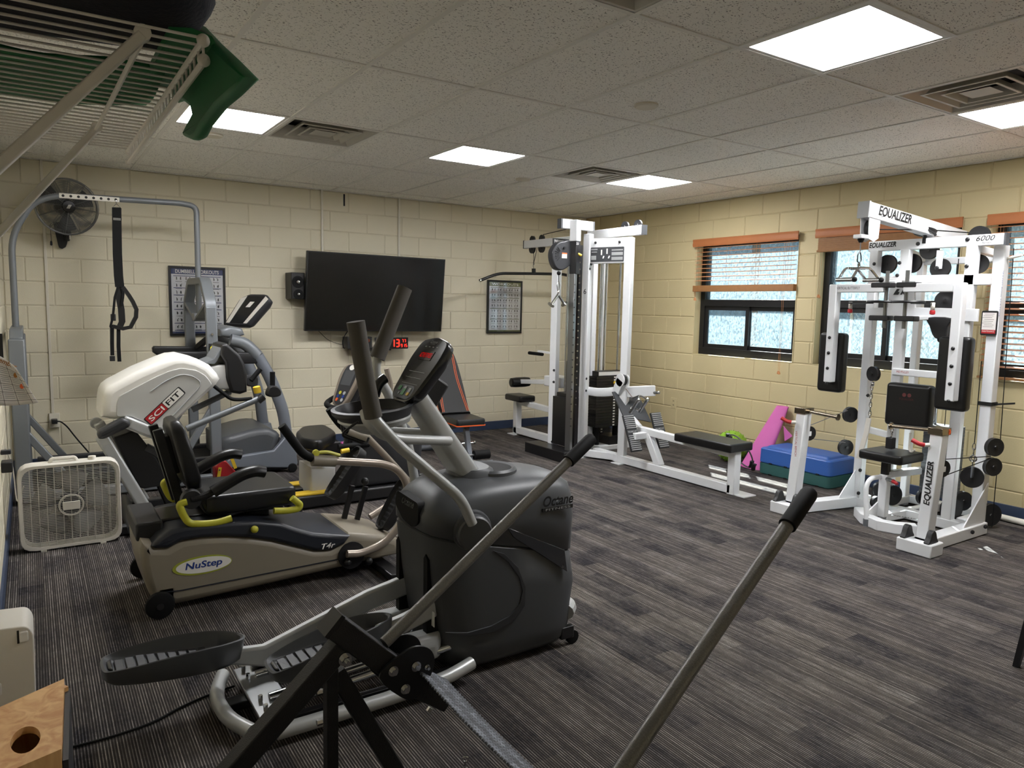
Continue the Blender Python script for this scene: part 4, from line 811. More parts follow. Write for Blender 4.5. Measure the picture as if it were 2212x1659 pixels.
for yy, sg in ((3.73, -1), (4.23, 1)):
    D_ = Vector((0, yy-3.73, 0))
    T_ = lambda pts: [Vector(p)+D_ for p in pts]
    MB().lathe([(0.045, -0.02), (0.05, 0), (0.045, 0.03), (0.001, 0.032)], Vector((0.6162, 3.75, 0.5356)) + D_, ax=(0, sg, 0), n=20).build('arm_joint', 'black_plastic', nu)
    MB().tube(T_([(0.6129, 3.73, 0.5392), (0.6664, 3.73, 0.5416), (0.7398, 3.73, 0.5717)]), 0.018, 10, fillet=0.03).build('armrest_tube', 'black_paint', nu)
    MB().tube(T_([(0.714, 3.73, 0.5607), (0.7847, 3.73, 0.5981), (0.8607, 3.73, 0.6358), (0.9223, 3.73, 0.6451), (0.9649, 3.73, 0.6339)]), 0.03, 12, flat=(0.036, 0.03), fillet=0.05).build('armrest', 'black_vinyl', nu)
    MB().tube(T_([(0.5918, 3.71, 0.5327), (0.5554, 3.71, 0.5261), (0.5761, 3.71, 0.4652), (0.5995, 3.71, 0.4229), (0.6597, 3.71, 0.4122), (0.7249, 3.71, 0.4079), (0.7955, 3.71, 0.4214)]), 0.0175, 12, fillet=0.03).build('swivel_lever', 'lime', nu)
    MB().tube(T_([(1.0066, 3.72, 0.4268), (1.075, 3.72, 0.4172), (1.1325, 3.72, 0.42), (1.1451, 3.72, 0.4394), (1.1003, 3.72, 0.4833)]), 0.0175, 12, fillet=0.025).build('seat_lever', 'lime', nu)
MB().ball((0.8987, 3.68, 0.3564), 0.019).build('release_knob', 'lime', nu)
# moving arms
for yy, sg in ((3.665, -1), (4.27, 1)):
    pts = [Vector(p) for p in [(1.3769, 3.665, 0.1497), (1.4575, 3.665, 0.1373), (1.5866, 3.665, 0.1688), (1.6813, 3.665, 0.2485), (1.7387, 3.665, 0.3628), (1.7283, 3.665, 0.509), (1.6705, 3.665, 0.5872), (1.586, 3.665, 0.6253), (1.4497, 3.665, 0.6472), (1.31, 3.665, 0.6683)]]
    off = Vector((0.0, yy-3.665, 0)) + (Vector((0.38, 0, 0.06)) if sg > 0 else Vector())
    if sg > 0:
        pts = [Vector(p) for p in [(2.0335, 4.27, 0.3359), (1.9972, 4.27, 0.3793), (1.8965, 4.27, 0.4953), (1.7368, 4.27, 0.6672)]]; pts = [Vector((1.75, 4.25, 0.15)), Vector((1.98, 4.27, 0.25))] + pts
    MB().tube(pts, 0.021, 14, fillet=0.08, fn=6).build('moving_arm', 'champagne', nu)
    if sg < 0:
        gp = [(1.3142, 3.665, 0.6662), (1.1922, 3.665, 0.6844)]; hp = [(1.1923, 3.665, 0.6952), (1.1433, 3.665, 0.7223), (1.1034, 3.665, 0.7792), (1.0371, 3.665, 0.8775)]
    else:
        gp = [(1.7423, 4.27, 0.656), (1.6104, 4.27, 0.7092)]; hp = [(1.6159, 4.27, 0.7087), (1.5676, 4.27, 0.7491), (1.5254, 4.27, 0.8041), (1.4941, 4.27, 0.8577)]
    MB().cyl(gp[0], gp[1], 0.030, 0.032, n=16).build('arm_sleeve', 'stepper_beige', nu)
    MB().tube(hp, 0.0225, 12, fillet=0.06).build('hand_grip', 'black_rubber', nu)
    g0 = Vector(gp[0])*0.15 + Vector(gp[1])*0.85 + Vector((0, 0, 0.038))
    MB().lathe([(0.016, -0.012), (0.02, 0), (0.016, 0.014), (0.001, 0.015)], g0, ax=(0, -1, 0.2), n=16).build('lever_pivot', 'lime', nu)
    e = (Vector(gp[0])-Vector(gp[1])).normalized()
    MB().tube([g0, g0 + e*0.06 + Vector((0, 0, 0.012)), g0 + e*0.13 - Vector((0, 0, 0.005))], 0.011, 8, fillet=0.03, flat=(0.012, 0.009)).build('arm_lever', 'lime', nu)
MB().lathe([(0.075, -0.004), (0.075, 0.004), (0.001, 0.005)], (1.4147, 3.694, 0.1272), ax=(0, -1, 0), n=24).build('pivot_plate', 'black_plastic', nu)
for (a, b) in (((1640, 1080), 0.022), ((1765, 1070), 0.026)):
    pass
for q in ((1.5092, 3.68, 0.0807), (1.3868, 3.68, 0.0967)): MB().ball(q, 0.022, 12, 8).build('pivot_knob', 'black_plastic', nu)
# foot plates
def footplate(a, b, yy, w):
    a, b = Vector(a), Vector(b); d = (b-a).normalized(); L = (b-a).length; n2 = Vector((-d.z, 0, d.x)); sd = Vector((0, 1, 0))
    outl = spline([(0.0, 0.5), (0.1, 0.85), (0.4, 1.0), (0.75, 1.0), (0.95, 0.7), (1.0, 0.0), (0.95, -0.7), (0.75, -1), (0.4, -1), (0.1, -0.85), (0.0, -0.5)], 3, closed=True)
    def P(u, v, h): return a + d*(u*L) + sd*(v*w/2) + n2*h
    o = MB().loft([[P(0.5+(u-0.5)*k, v*k, h) for u, v in outl] for k, h in ((0.8, -0.045), (0.97, -0.03), (1.0, 0.02), (0.95, 0.022), (0.9, 0.0), (0.8, -0.006))]).build('foot_plate', 'black_plastic', nu, smooth=45)
    for k in range(9): MB().pprism([P(0.12+k*0.085, -0.6, -0.004), P(0.15+k*0.085, -0.6, -0.004), P(0.15+k*0.085, 0.6, -0.004), P(0.12+k*0.085, 0.6, -0.004)], n2*0.006).build('tread_rib', 'charcoal_dark', o)
footplate((1.4306, 4.1, 0.3557), (1.6369, 4.1, 0.6341), 4.10, 0.13)
footplate((1.6561, 3.86, 0.1949), (1.8202, 3.86, 0.4657), 3.86, 0.13)
for p, q in (((1.50, 4.06, 0.19), (1.5613, 4.06, 0.4199)), ((1.58, 4.06, 0.17), (1.6454, 4.06, 0.4049)), ((1.66, 3.90, 0.16), (1.7181, 3.9, 0.2318))):
    MB().bar(p, q, 0.022, 0.03).build('pedal_strut', 'black_paint', nu, bev=0.003)
MB().ball((1.6405, 4.06, 0.4344), 0.024, 12, 8).build('strut_knob', 'black_plastic', nu)
MB().box((1.56, 3.50, 0.012), (1.64, 4.50, 0.05)).build('front_stabiliser', 'black_paint', nu, bev=0.008)
for yy in (3.54, 4.46): MB().cyl((1.60, yy, 0.0), (1.60, yy, 0.015), 0.022, n=14).build('levelling_foot', 'black_rubber', nu)
for yy in (3.65, 4.25):
    w = Vector((0.4527, 3.66, 0.0355)); MB().lathe([(0.02, -0.02), (0.05, -0.018), (0.062, -0.014), (0.066, 0), (0.062, 0.014), (0.05, 0.018), (0.02, 0.02)], (w.x, yy, 0.066), ax=(0, 1, 0), n=28).build('wheel', 'black_rubber', nu)
    MB().cyl((w.x, yy-0.024, 0.066), (w.x, yy+0.024, 0.066), 0.016, n=12).build('hub', 'black_plastic', KIDS[nu.name][-1])
for yy in (3.72, 4.18): MB().box((0.46, yy-0.02, 0.03), (0.52, yy+0.02, 0.12)).build('axle_mount', 'stepper_beige', nu)
# printed name plates
c = Vector((0.6544, 3.699, 0.2106)); ew = (0.7947, 3.699, 0.2043)[0] - (0.5206, 3.699, 0.2174)[0]
def ell(c, a, b, n=40): return [(c.x+a*math.cos(2*math.pi*i/n), c.z+b*math.sin(2*math.pi*i/n)) for i in range(n)]
MB().prism(ell(c, ew/2, 0.046), 'y', 3.6975, 3.70).build('name_badge', 'logo_green', shell); bg_ = KIDS[shell.name][-1]
MB().prism(ell(c + Vector((0.006, 0, 0.0)), ew/2*0.93, 0.038), 'y', 3.6965, 3.6975).build('badge_face', 'logo_white', bg_)
lettering('NuStep', c + Vector((0.005, -0.0026, 0.0)), (1, 0, 0), (0, 0, 1), 0.044, 'logo_blue', shell, shear=0.15, bold=0.02, wide=ew*0.62)
lettering('T4r', (1.2838, 3.692, 0.2048), (1, 0, 0), (0, 0, 1), 0.030, 'logo_white', cov, shear=0.3, bold=0.01, wide=0.075, lift=0.003)

# ---------------------------------------------------------------- white ergometer behind it
sf = thing('upper_body_ergometer', 'white arm ergometer with red and white name plate on a grey frame', 'ergometer', (0.75, 5.45, 0))
o1 = [(0.3494, 0.7453), (0.3541, 0.8335), (0.3647, 0.8918), (0.3812, 0.9253), (0.4164, 0.9532), (0.5677, 1.0367), (0.7141, 1.0998), (0.7796, 1.1247), (0.8454, 1.1295), (0.9307, 1.1049), (1.0075, 1.0613), (1.0556, 0.9999), (1.0747, 0.9623), (1.0438, 0.9159), (0.9038, 0.7915), (0.7146, 0.6226), (0.6281, 0.655), (0.5049, 0.7297), (0.426, 0.7252)]
MB().soft(o1, 'y', 5.24, 5.70, 0.05, 4).build('housing', 'ergometer_white', sf, smooth=60); hs = KIDS[sf.name][-1]
o2 = [(0.4336, 0.7446), (0.4364, 0.8288), (0.4527, 0.8775), (0.475, 0.8912), (0.6561, 0.9885), (0.7491, 1.0309), (0.8244, 1.049), (0.9193, 1.0306), (0.9766, 0.9922), (1.0193, 0.9275), (0.8848, 0.8031), (0.7124, 0.6434), (0.6109, 0.6869), (0.5142, 0.7442)]
MB().prism(rpoly(o2, 0.02), 'y', 5.234, 5.25).build('side_panel', 'ergometer_grey', hs, bev=0.005)
gq = [(0.6345, 5.233, 0.8992), (0.7278, 5.233, 0.9661), (0.8222, 5.233, 1.0086), (0.8978, 5.233, 0.9905), (0.9403, 5.233, 0.9525), (0.9346, 5.233, 0.9162), (0.8359, 5.233, 0.8068), (0.7248, 5.233, 0.6899)]
MB().tube(gq, 0.004, 6, fillet=0.04).build('panel_ridge', 'light_grey', hs)
L4 = [Vector(p) for p in [(0.5883, 5.232, 0.7181), (0.6277, 5.232, 0.6746), (0.8471, 5.232, 0.8767), (0.8068, 5.232, 0.9302)]]; rd = (L4[3]-L4[0] + L4[2]-L4[1])/2; ud = (L4[0]-L4[1] + L4[3]-L4[2])/2; lc = sum(L4, Vector())/4
ud2 = (ud - rd*(ud.dot(rd)/rd.length_squared)); W, Hh = rd.length, ud2.length*1.02
decal(lc, rd, ud2, W, Hh, 'ink', hs, 'name_plate', lift=0.001, r=0.012)
rn, un = rd.normalized(), ud2.normalized()
decal(lc - rn*(W*0.235), rn, un, W*0.47, Hh*0.86, 'logo_red', hs, 'name_plate_red', lift=0.002, r=0.008); decal(lc + rn*(W*0.24), rn, un, W*0.46, Hh*0.86, 'logo_white', hs, 'name_plate_white', lift=0.002, r=0.008)
lettering('SCI', lc - rn*(W*0.235), rn, un, Hh*0.52, 'logo_white', hs, bold=0.015, wide=W*0.38, lift=0.003); lettering('FIT', lc + rn*(W*0.235), rn, un, Hh*0.52, 'ink', hs, bold=0.015, wide=W*0.36, lift=0.003)
nk = [(1.0142, 1.0427), (1.1469, 1.0574), (1.1712, 0.9781), (1.164, 0.8798), (1.0814, 0.8781), (1.0414, 0.907)]
MB().soft(nk, 'y', 5.34, 5.60, 0.015).build('neck', 'ergometer_grey', sf)
cn = [(1.1024, 1.1929), (1.1383, 1.2032), (1.2245, 1.1208), (1.2547, 1.0546), (1.2692, 0.9774), (1.267, 0.8562), (1.2192, 0.842), (1.157, 0.856), (1.1282, 0.9606), (1.1222, 1.069), (1.0908, 1.1235)]
MB().soft(cn, 'y', 5.32, 5.64, 0.02).build('console', 'black_plastic', sf); cs_ = KIDS[sf.name][-1]
MB().prism([(0.9854, 1.0687), (1.0508, 1.0936), (1.1083, 1.1886), (1.1288, 1.1991), (1.0757, 1.0824), (1.055, 1.0594)], 'y', 5.34, 5.62).build('console_hood', 'frame_grey', cs_, bev=0.004)
# frame
MB().soft(rpoly([(0.3194, 0.6455), (0.3271, 0.6743), (0.4664, 0.7449), (0.5051, 0.7254), (0.5038, 0.6856), (0.359, 0.6177), (0.3252, 0.6205)], 0.02), 'y', 5.16, 5.26, 0.02).build('shoulder_pad', 'charcoal_dark', sf, smooth=50)
MB().bar((0.3439, 5.22, 0.6305), (0.6125, 5.22, 0.0571), 0.075, 0.075, up=(1, 0, 0)).build('rear_leg', 'silver_paint', sf, bev=0.012)
lg = KIDS[sf.name][-1]; a_, b_ = Vector((0.3647, 5.182, 0.5759)), Vector((0.5867, 5.182, 0.112)); MB().bar(a_, b_, 0.004, 0.042, up=(1, 0, 0)).build('leg_inlay', 'light_grey', lg)
MB().bar((0.4675, 5.22, 0.7202), (0.7246, 5.22, 0.5837), 0.07, 0.075, up=(0, 0, 1)).build('upper_beam', 'silver_paint', sf, bev=0.012)
MB().bar((0.5068, 5.182, 0.698), (0.683, 5.182, 0.6036), 0.004, 0.04).build('beam_inlay', 'light_grey', KIDS[sf.name][-1])
MB().bar((0.3605, 5.7, 0.6483), (0.6469, 5.7, 0.024), 0.075, 0.07, up=(1, 0, 0)).build('rear_leg', 'silver_paint', sf, bev=0.012)
MB().lathe([(0.035, -0.02), (0.04, 0), (0.035, 0.02), (0.001, 0.022)], (0.3517, 5.74, 0.6378), ax=(0, -1, 0), n=20).build('hinge_cap', 'light_grey', sf)
MB().prism([(0.414, 0.6068), (0.5441, 0.6421), (0.6136, 0.5334), (0.6665, 0.4451), (0.7461, 0.2572), (0.5865, 0.2449), (0.5503, 0.2598)], 'y', 5.28, 5.66).build('belt_guard', 'black_plastic', sf, bev=0.01)
MB().bar((0.6041, 5.3, 0.5239), (0.7882, 5.3, 0.4013), 0.05, 0.05).build('cross_brace', 'charcoal_dark', sf, bev=0.006)
MB().bar((0.6602, 5.4, 0.4271), (0.7755, 5.4, 0.0795), 0.08, 0.10, up=(1, 0, 0)).build('front_leg', 'black_plastic', sf, bev=0.01)
MB().bar((0.50, 5.28, 0.045), (1.36, 5.28, 0.045), 0.09, 0.07).build('base_rail', 'charcoal_dark', sf, bev=0.01); MB().bar((0.50, 5.66, 0.045), (1.36, 5.66, 0.045), 0.09, 0.07).build('base_rail', 'charcoal_dark', sf, bev=0.01)
c0 = (0.4881, 5.1996, 0.055)
MB().cyl((0.50, 5.02, 0.055), (0.50, 5.80, 0.055), 0.045, n=20).build('rear_foot', 'charcoal_dark', sf); MB().box((0.475, 5.03, 0.08), (0.525, 5.09, 0.102)).build('foot_label', 'paper', KIDS[sf.name][-1])
MB().bar((0.42, 5.12, 0.035), (0.54, 5.12, 0.035), 0.06, 0.06).build('caster_mount', 'charcoal_dark', sf, bev=0.01)
MB().cyl((1.36, 5.12, 0.04), (1.36, 5.84, 0.04), 0.04, n=18).build('front_foot', 'charcoal_dark', sf)
# crank arms and hand grips
MB().cyl((0.8438, 5.22, 0.6395), (1.3241, 5.22, 0.8186), 0.0215, n=16).build('crank_arm', 'frame_grey', sf)
MB().cyl((0.9479, 5.62, 0.7078), (1.2155, 5.62, 0.8292), 0.0215, n=16).build('crank_arm', 'frame_grey', sf)
MB().tube([(1.025, 5.22, 0.9188), (1.0688, 5.22, 0.8799), (1.1329, 5.22, 0.8234), (1.1888, 5.22, 0.8172), (1.2716, 5.22, 0.8214)], 0.013, 10, fillet=0.04).build('fixed_grip', 'black_rubber', sf)
MB().cyl((1.3133, 5.22, 0.8028), (1.3507, 5.22, 0.8336), 0.028, n=16).build('arm_clamp', 'black_plastic', sf)
MB().lathe([(0.020, 0.0), (0.026, 0.004), (0.026, 0.045), (0.020, 0.05), (0.001, 0.051)], (1.3192, 5.24, 0.8548), ax=(-0.2, 0, 1), n=20).build('adjust_knob', 'yellow', sf)
MB().loft([[Vector((1.4154, 5.22, 0.8688)) + Vector((p[0]*k, o, p[1]*k)) for p in spline([(-0.052, -0.02), (-0.03, 0.035), (0.02, 0.035), (0.052, 0.0), (0.04, -0.035), (-0.02, -0.04)], 4, closed=True)] for k, o in ((0.8, -0.05), (1.0, -0.035), (1.0, 0.0), (0.6, 0.02))]).build('grip_guard', 'black_plastic', sf, smooth=50)
MB().cyl((1.4157, 5.22, 0.8907), (1.4173, 5.22, 1.0035), 0.018, n=14).build('hand_grip', 'black_rubber', sf)
MB().loft([[Vector((1.3665, 5.6, 0.9053)) + Vector((p[0]*k, o, p[1]*k)) for p in spline([(-0.045, -0.03), (-0.045, 0.03), (0.0, 0.045), (0.045, 0.02), (0.03, -0.04)], 4, closed=True)] for k, o in ((0.8, -0.03), (1.0, -0.015), (1.0, 0.02), (0.6, 0.04))]).build('grip_guard', 'charcoal_dark', sf, smooth=50)
MB().cyl((1.3538, 5.57, 0.9145), (1.4243, 5.57, 0.9951), 0.018, n=14).build('hand_grip', 'black_rubber', sf)

# ---------------------------------------------------------------- box fan on the floor
YBF = 5.0
bf = thing('box_fan', 'square white box fan standing on the carpet by the left wall', 'fan', (0.15, YBF+0.05, 0))
q = [(-0.1055, 0.2789), (0.4231, 0.2542), (0.1564, 0.5191), (0.1362, -0.0104)]; X0, X1, Z0, Z1 = q[0][0], q[1][0], 0.006, q[2][1]; CX, CZ = (X0+X1)/2, (Z0+Z1)/2; RR = 0.075
def rim(k, yy): return [(p[0], yy, p[1]) for p in rrect(X0+k, X1-k, Z0+k, Z1-k, RR)]
MB().loft([rim(0.02, YBF+0.002), rim(0.004, YBF), rim(0.0, YBF+0.01), rim(0.0, YBF+0.11), rim(0.006, YBF+0.116), rim(0.02, YBF+0.114), rim(0.022, YBF+0.10), rim(0.022, YBF+0.01)], closed=True).build('housing', 'fan_white', bf)
for yy, nm in ((YBF+0.006, 'front_grille'), (YBF+0.108, 'rear_grille')):
    m = MB(); n = 12
    for k in range(1, n):
        x = X0+0.02+(X1-X0-0.04)*k/n; e = 0.03 if k in (1, n-1) else 0.012; m.cyl((x, yy, Z0+e), (x, yy, Z1-e), 0.0016, n=5)
    n = 46
    for k in range(1, n):
        z = Z0+0.02+(Z1-Z0-0.04)*k/n; e = 0.012
        dz = min(z-Z0, Z1-z)
        if dz < RR: e = max(0.012, RR - math.sqrt(max(0, RR*RR-(RR-dz)**2)) + 0.004)
        m.cyl((X0+e, yy, z), (X1-e, yy, z), 0.0011, n=4)
    o = m.build(nm, 'fan_white', bf); o['kind'] = 'stuff'
MB().torus((CX, YBF+0.004, CZ), (0, 1, 0), 0.064, 0.003, 32, 6).torus((CX, YBF+0.004, CZ), (0, 1, 0), 0.058, 0.002, 32, 6).build('centre_boss', 'fan_white', bf); MB().soft(rrect(CX-0.045, CX+0.045, CZ-0.025, CZ+0.025, 0.006), 'y', YBF-0.012, YBF-0.004, 0.003).build('badge', 'offwhite_plastic', KIDS[bf.name][-1])
MB().lathe([(0.07, -0.03), (0.075, 0.03), (0.001, 0.03)], (CX, YBF+0.07, CZ), ax=(0, -1, 0), n=24).build('motor', 'charcoal', bf)
mat('blade_smoke', '#8C8C8A', 0.4)
for k in range(5):
    th = 2*math.pi*k/5+0.3; P = []
    for R, w in ((0.06, 0.35), (0.13, 0.52), (0.20, 0.48)):
        P.append([(CX+R*math.cos(th+s*w), YBF+0.06+0.03*s, CZ+R*math.sin(th+s*w)) for s in (-1, -0.33, 0.33, 1)])
    vs = [p for r in P for p in r]; o = MB().add(vs, [(i*4+j, i*4+j+1, i*4+j+5, i*4+j+4) for i in range(2) for j in range(3)]).build('blade', 'blade_smoke', bf); md = o.modifiers.new('thick', 'SOLIDIFY'); md.thickness = 0.003
MB().tube([(CX-0.10, YBF+0.06, Z1-0.002), (CX-0.09, YBF+0.06, Z1+0.022), (CX+0.03, YBF+0.06, Z1+0.022), (CX+0.04, YBF+0.06, Z1-0.002)], 0.011, 8, fillet=0.02).build('carry_handle', 'offwhite_plastic', bf)
MB().lathe([(0.022, 0), (0.021, 0.02), (0.001, 0.022)], (CX+0.12, YBF+0.06, Z1), n=18).build('speed_knob', 'offwhite_plastic', bf)
for sx in (X0+0.10, X1-0.12): MB().box((sx, YBF-0.01, 0), (sx+0.03, YBF+0.12, 0.008)).build('foot', 'fan_white', bf)
MB().tube([(X0+0.03, YBF+0.12, 0.38), (XL+0.06, YBF+0.2, 0.25), (XL+0.05, YBF+0.2, 0.5), (XL+0.02, YBF+0.1, 0.62)], 0.004, 6, fillet=0.06).build('cord', 'fan_white', bf)
pb = thing('wall_charger', 'small black adapter plugged in low on the left wall', 'plug', (XL+0.03, 5.0, 0.5))
MB().box((XL+0.001, 4.96, 0.50), (XL+0.055, 5.06, 0.56)).build('adapter', 'black_plastic', pb, bev=0.006); MB().box((XL+0.001, 4.99, 0.60), (XL+0.05, 5.03, 0.625)).build('plug', 'stepper_navy', pb, bev=0.004)
# ---------------------------------------------------------------- treadmill against the back wall
td = thing('treadmill', 'grey treadmill with curved uprights and angled console by the back wall', 'treadmill', (1.0, 6.75, 0))
MB().box((0.02, 6.42, 0.09), (1.45, 7.10, 0.15)).build('deck', 'black_plastic', td, bev=0.01)
MB().box((0.06, 6.50, 0.148), (1.42, 7.02, 0.156)).build('running_belt', 'black_rubber', td)
for yy in (6.42, 7.04): MB().soft(rrect(0.0, 1.35, 0.15, 0.185, 0.01), 'y', yy, yy+0.06, 0.008).build('side_step', 'charcoal_dark', td)
ho = [(1.3002, 0.3368), (1.4127, 0.36), (1.5273, 0.3864), (1.6067, 0.3985), (1.6601, 0.3999), (1.7139, 0.3942), (1.7842, 0.3551), (1.8112, 0.322), (1.7938, 0.2558), (1.7823, 0.223)] + [(1.8736, 0.1167), (1.3019, 0.1467)]
MB().soft(ho, 'y', 6.42, 7.10, 0.06, 4).build('motor_hood', 'charcoal', td, smooth=60)
bs = [(1.3685, 0.1768), (1.7288, 0.2042), (1.8237, 0.3081), (1.8642, 0.3116), (1.9244, 0.2165), (1.9379, 0.0759), (1.9222, 0.0286), (1.4419, 0.0799), (1.2927, 0.1025)]
for yy in (6.36, 7.10): MB().soft(bs, 'y', yy, yy+0.06, 0.012).build('base_side', 'slate_grey', td)
for yy in (6.34, 7.14): MB().lathe([(0.01, -0.02), (0.035, -0.018), (0.04, 0), (0.035, 0.018), (0.01, 0.02)], (1.885, yy, 0.04), ax=(0, 1, 0), n=20).build('wheel', 'black_rubber', td)
MB().box((1.30, 6.40, 0.02), (1.86, 7.12, 0.09)).build('front_frame', 'black_paint', td, bev=0.006); MB().box((0.03, 6.46, 0.02), (0.12, 7.06, 0.09)).build('rear_frame', 'black_paint', td, bev=0.006)
for (yy, pts) in ((6.45, [(1.8691, 6.45, 0.2669), (1.8592, 6.45, 0.37), (1.8364, 6.45, 0.5299), (1.7915, 6.45, 0.6726), (1.7182, 6.45, 0.8589), (1.6609, 6.45, 0.965), (1.6249, 6.45, 1.0312)]), (7.0, [(1.8104, 7.0, 0.3199), (1.7973, 7.0, 0.4113), (1.7797, 7.0, 0.5806), (1.7419, 7.0, 0.7374), (1.6984, 7.0, 0.8632), (1.6549, 7.0, 0.9642), (1.6115, 7.0, 1.0468)])):
    MB().tube(spline(pts, 4), 0.046, 16, flat=(0.040, 0.052)).build('upright', 'slate_grey', td)
    MB().tube(spline([pts[-1], tuple(Vector(pts[-1])+Vector((-0.10, 0, 0.10))), tuple(Vector(pts[-1])+Vector((-0.22, 0, 0.14)))], 5), 0.05, 14, flat=(0.046, 0.052)).build('upright_cap', 'frame_grey', td)
    MB().loft([[(pts[0][0]+p[0]*k, yy+p[1]*k, z) for p in rrect(-0.07, 0.07, -0.06, 0.06, 0.02)] for z, k in ((pts[0][2]-0.12, 1.2), (pts[0][2]-0.02, 1.0), (pts[0][2]+0.03, 0.85))]).build('upright_shoe', 'slate_grey', td)
r1 = [(0.9274, 1.0714), (0.965, 1.0809), (1.5864, 1.063), (1.6659, 0.9633), (1.6411, 0.964), (1.1404, 0.9702), (0.9267, 1.0476)]
MB().soft(r1, 'y', 6.42, 6.50, 0.012).build('handrail', 'black_plastic', td)
r2 = [(0.8719, 1.0785), (0.8855, 1.0943), (1.3294, 1.0832), (1.6638, 1.0125), (1.6632, 0.9814), (1.3068, 1.0269), (0.9485, 0.9821), (0.8741, 1.0421)]
MB().soft(r2, 'y', 6.95, 7.03, 0.012).build('handrail', 'black_plastic', td)
MB().bar((1.2253, 6.95, 1.0751), (1.3206, 6.85, 1.1797), 0.05, 0.05).build('rail_strut', 'black_plastic', td, bev=0.01)
MB().soft([(1.3279, 1.259), (1.4172, 1.2878), (1.514, 1.2663), (1.5339, 1.208), (1.4288, 1.1795), (1.3333, 1.1981)], 'y', 6.48, 6.98, 0.03).build('console_shelf', 'frame_grey', td)
c4 = [Vector(p) for p in [(1.4925, 6.72, 1.2988), (1.6835, 6.72, 1.5564)]]; up = (c4[1]-c4[0]).normalized(); rt = Vector((0.5, -0.86, 0)).normalized(); nr = rt.cross(up).normalized(); nr = -nr if nr.x > 0 else nr
Lh = (c4[1]-c4[0]).length/2+0.01; cc = (c4[0]+c4[1])/2 + Vector((0.02, 0, 0))
ou = rpoly([(-0.14, -Lh), (0.14, -Lh), (0.18, Lh*0.7), (0.10, Lh), (-0.10, Lh), (-0.18, Lh*0.7)], 0.03)
P_ = lambda p, o: cc + rt*p[0] + up*p[1] + nr*o
MB().loft([[P_((p[0]*k, p[1]*k), o) for p in ou] for k, o in ((0.8, -0.09), (0.97, -0.06), (1.0, -0.01), (0.97, 0.0))]).build('console', 'charcoal_dark', td, smooth=50); cn = KIDS[td.name][-1]
MB().pprism([P_(p, 0.002) for p in rpoly([(-0.075, -Lh*0.9), (0.075, -Lh*0.9), (0.10, Lh*0.85), (-0.10, Lh*0.85)], 0.01)], -nr*0.004).build('display', 'console_black', cn)
for sg in (-1, 1): MB().pprism([P_((sg*p[0], p[1]), 0.003) for p in ((0.085, -Lh*0.9), (0.125, -Lh*0.9), (0.165, Lh*0.68), (0.112, Lh*0.85))], -nr*0.004).build('console_trim', 'offwhite_plastic', cn)
MB().pprism([P_((p[0], p[1]+Lh*0.3), 0.0035) for p in ((-0.03, -0.03), (0.02, -0.03), (0.03, 0.03), (-0.02, 0.03))], -nr*0.002).build('logo_mark', 'logo_white', cn)
# ---------------------------------------------------------------- body weight support frame over the treadmill
hf = thing('support_gantry', 'tall grey overhead support frame standing over the treadmill', 'support frame', (0.55, 6.6, 0))
YN, YFAR = 6.22, 7.18
for yy, xo in ((YN, 0), (YFAR, 0)):
    xt = (1.2182, 6.22, 1.2124)[0]
    MB().bar((xt+0.01, yy, 0.06), (xt-0.01, yy, 1.45), 0.055, 0.085, up=(1, 0, 0)).build('front_post', 'frame_grey', hf, bev=0.01)
    MB().bar((-0.10, yy, 0.05), (1.30, yy, 0.05), 0.07, 0.07).build('base_beam', 'frame_grey', hf, bev=0.008)
    MB().bar((-0.085, yy, 0.05), (-0.09, yy, 1.20), 0.10, 0.085, up=(0, 1, 0)).build('rear_post', 'frame_grey', hf, bev=0.01)
    MB().bar((-0.06, yy, 0.52), (0.24, yy, 0.08), 0.045, 0.05).build('rear_brace', 'frame_grey', hf, bev=0.006)
    MB().bar((xt-0.02, yy, 0.62), (xt-0.34, yy, 0.08), 0.045, 0.05).build('front_brace', 'frame_grey', hf, bev=0.006)
fp = KIDS[hf.name][0]
YM = 6.7
xt = (1.2182, 6.22, 1.2124)[0]-0.01
MB().strip(round_path([Vector(p) for p in [(xt, YN, 1.40), (xt, YN+0.01, 1.48), (xt, YN+0.20, 1.66), (xt, YFAR-0.20, 1.66), (xt, YFAR-0.01, 1.48), (xt, YFAR, 1.40)]], 0.05, 4), 0.085, 0.055, (1, 0, 0)).build('front_head', 'frame_grey', hf, bev=0.006)
MB().strip(round_path([Vector(p) for p in [(xt, YN+0.02, 1.47), (xt, YM-0.05, 1.345), (xt, YM+0.05, 1.345), (xt, YFAR-0.02, 1.47)]], 0.03, 3), 0.084, 0.03, (1, 0, 0)).build('head_gusset', 'frame_grey', hf, bev=0.005)
MB().box((xt-0.05, YM-0.05, 1.32), (xt+0.05, YM+0.05, 1.39)).build('head_socket', 'frame_grey', hf, bev=0.008)
mr = MB(); cr2 = round_path([Vector(p) for p in [(-0.09, YN, 1.18), (-0.09, YN+0.08, 1.24), (-0.09, YFAR-0.08, 1.24), (-0.09, YFAR, 1.18)]], 0.05, 4)
mr.loft([[p + Vector((a, 0, c)) for a, c in ((-0.04, -0.03), (0.04, -0.03), (0.04, 0.03), (-0.04, 0.03))] for p in cr2]); mr.build('rear_head', 'frame_grey', hf, bev=0.006)
MB().tube([(xt, YM, 1.36), (xt, YM, 2.285), (xt-0.12, YM, 2.30), (0.20, YM, 2.278), (0.05, YM, 2.21), (-0.095, YM, 1.95), (-0.095, YM, 1.22)], 0.023, 14, fillet=0.13, fn=8).build('overhead_tube', 'frame_grey', hf)
q0, q1 = (0.2229, 6.67, 2.2758), (0.6315, 6.67, 2.2801)
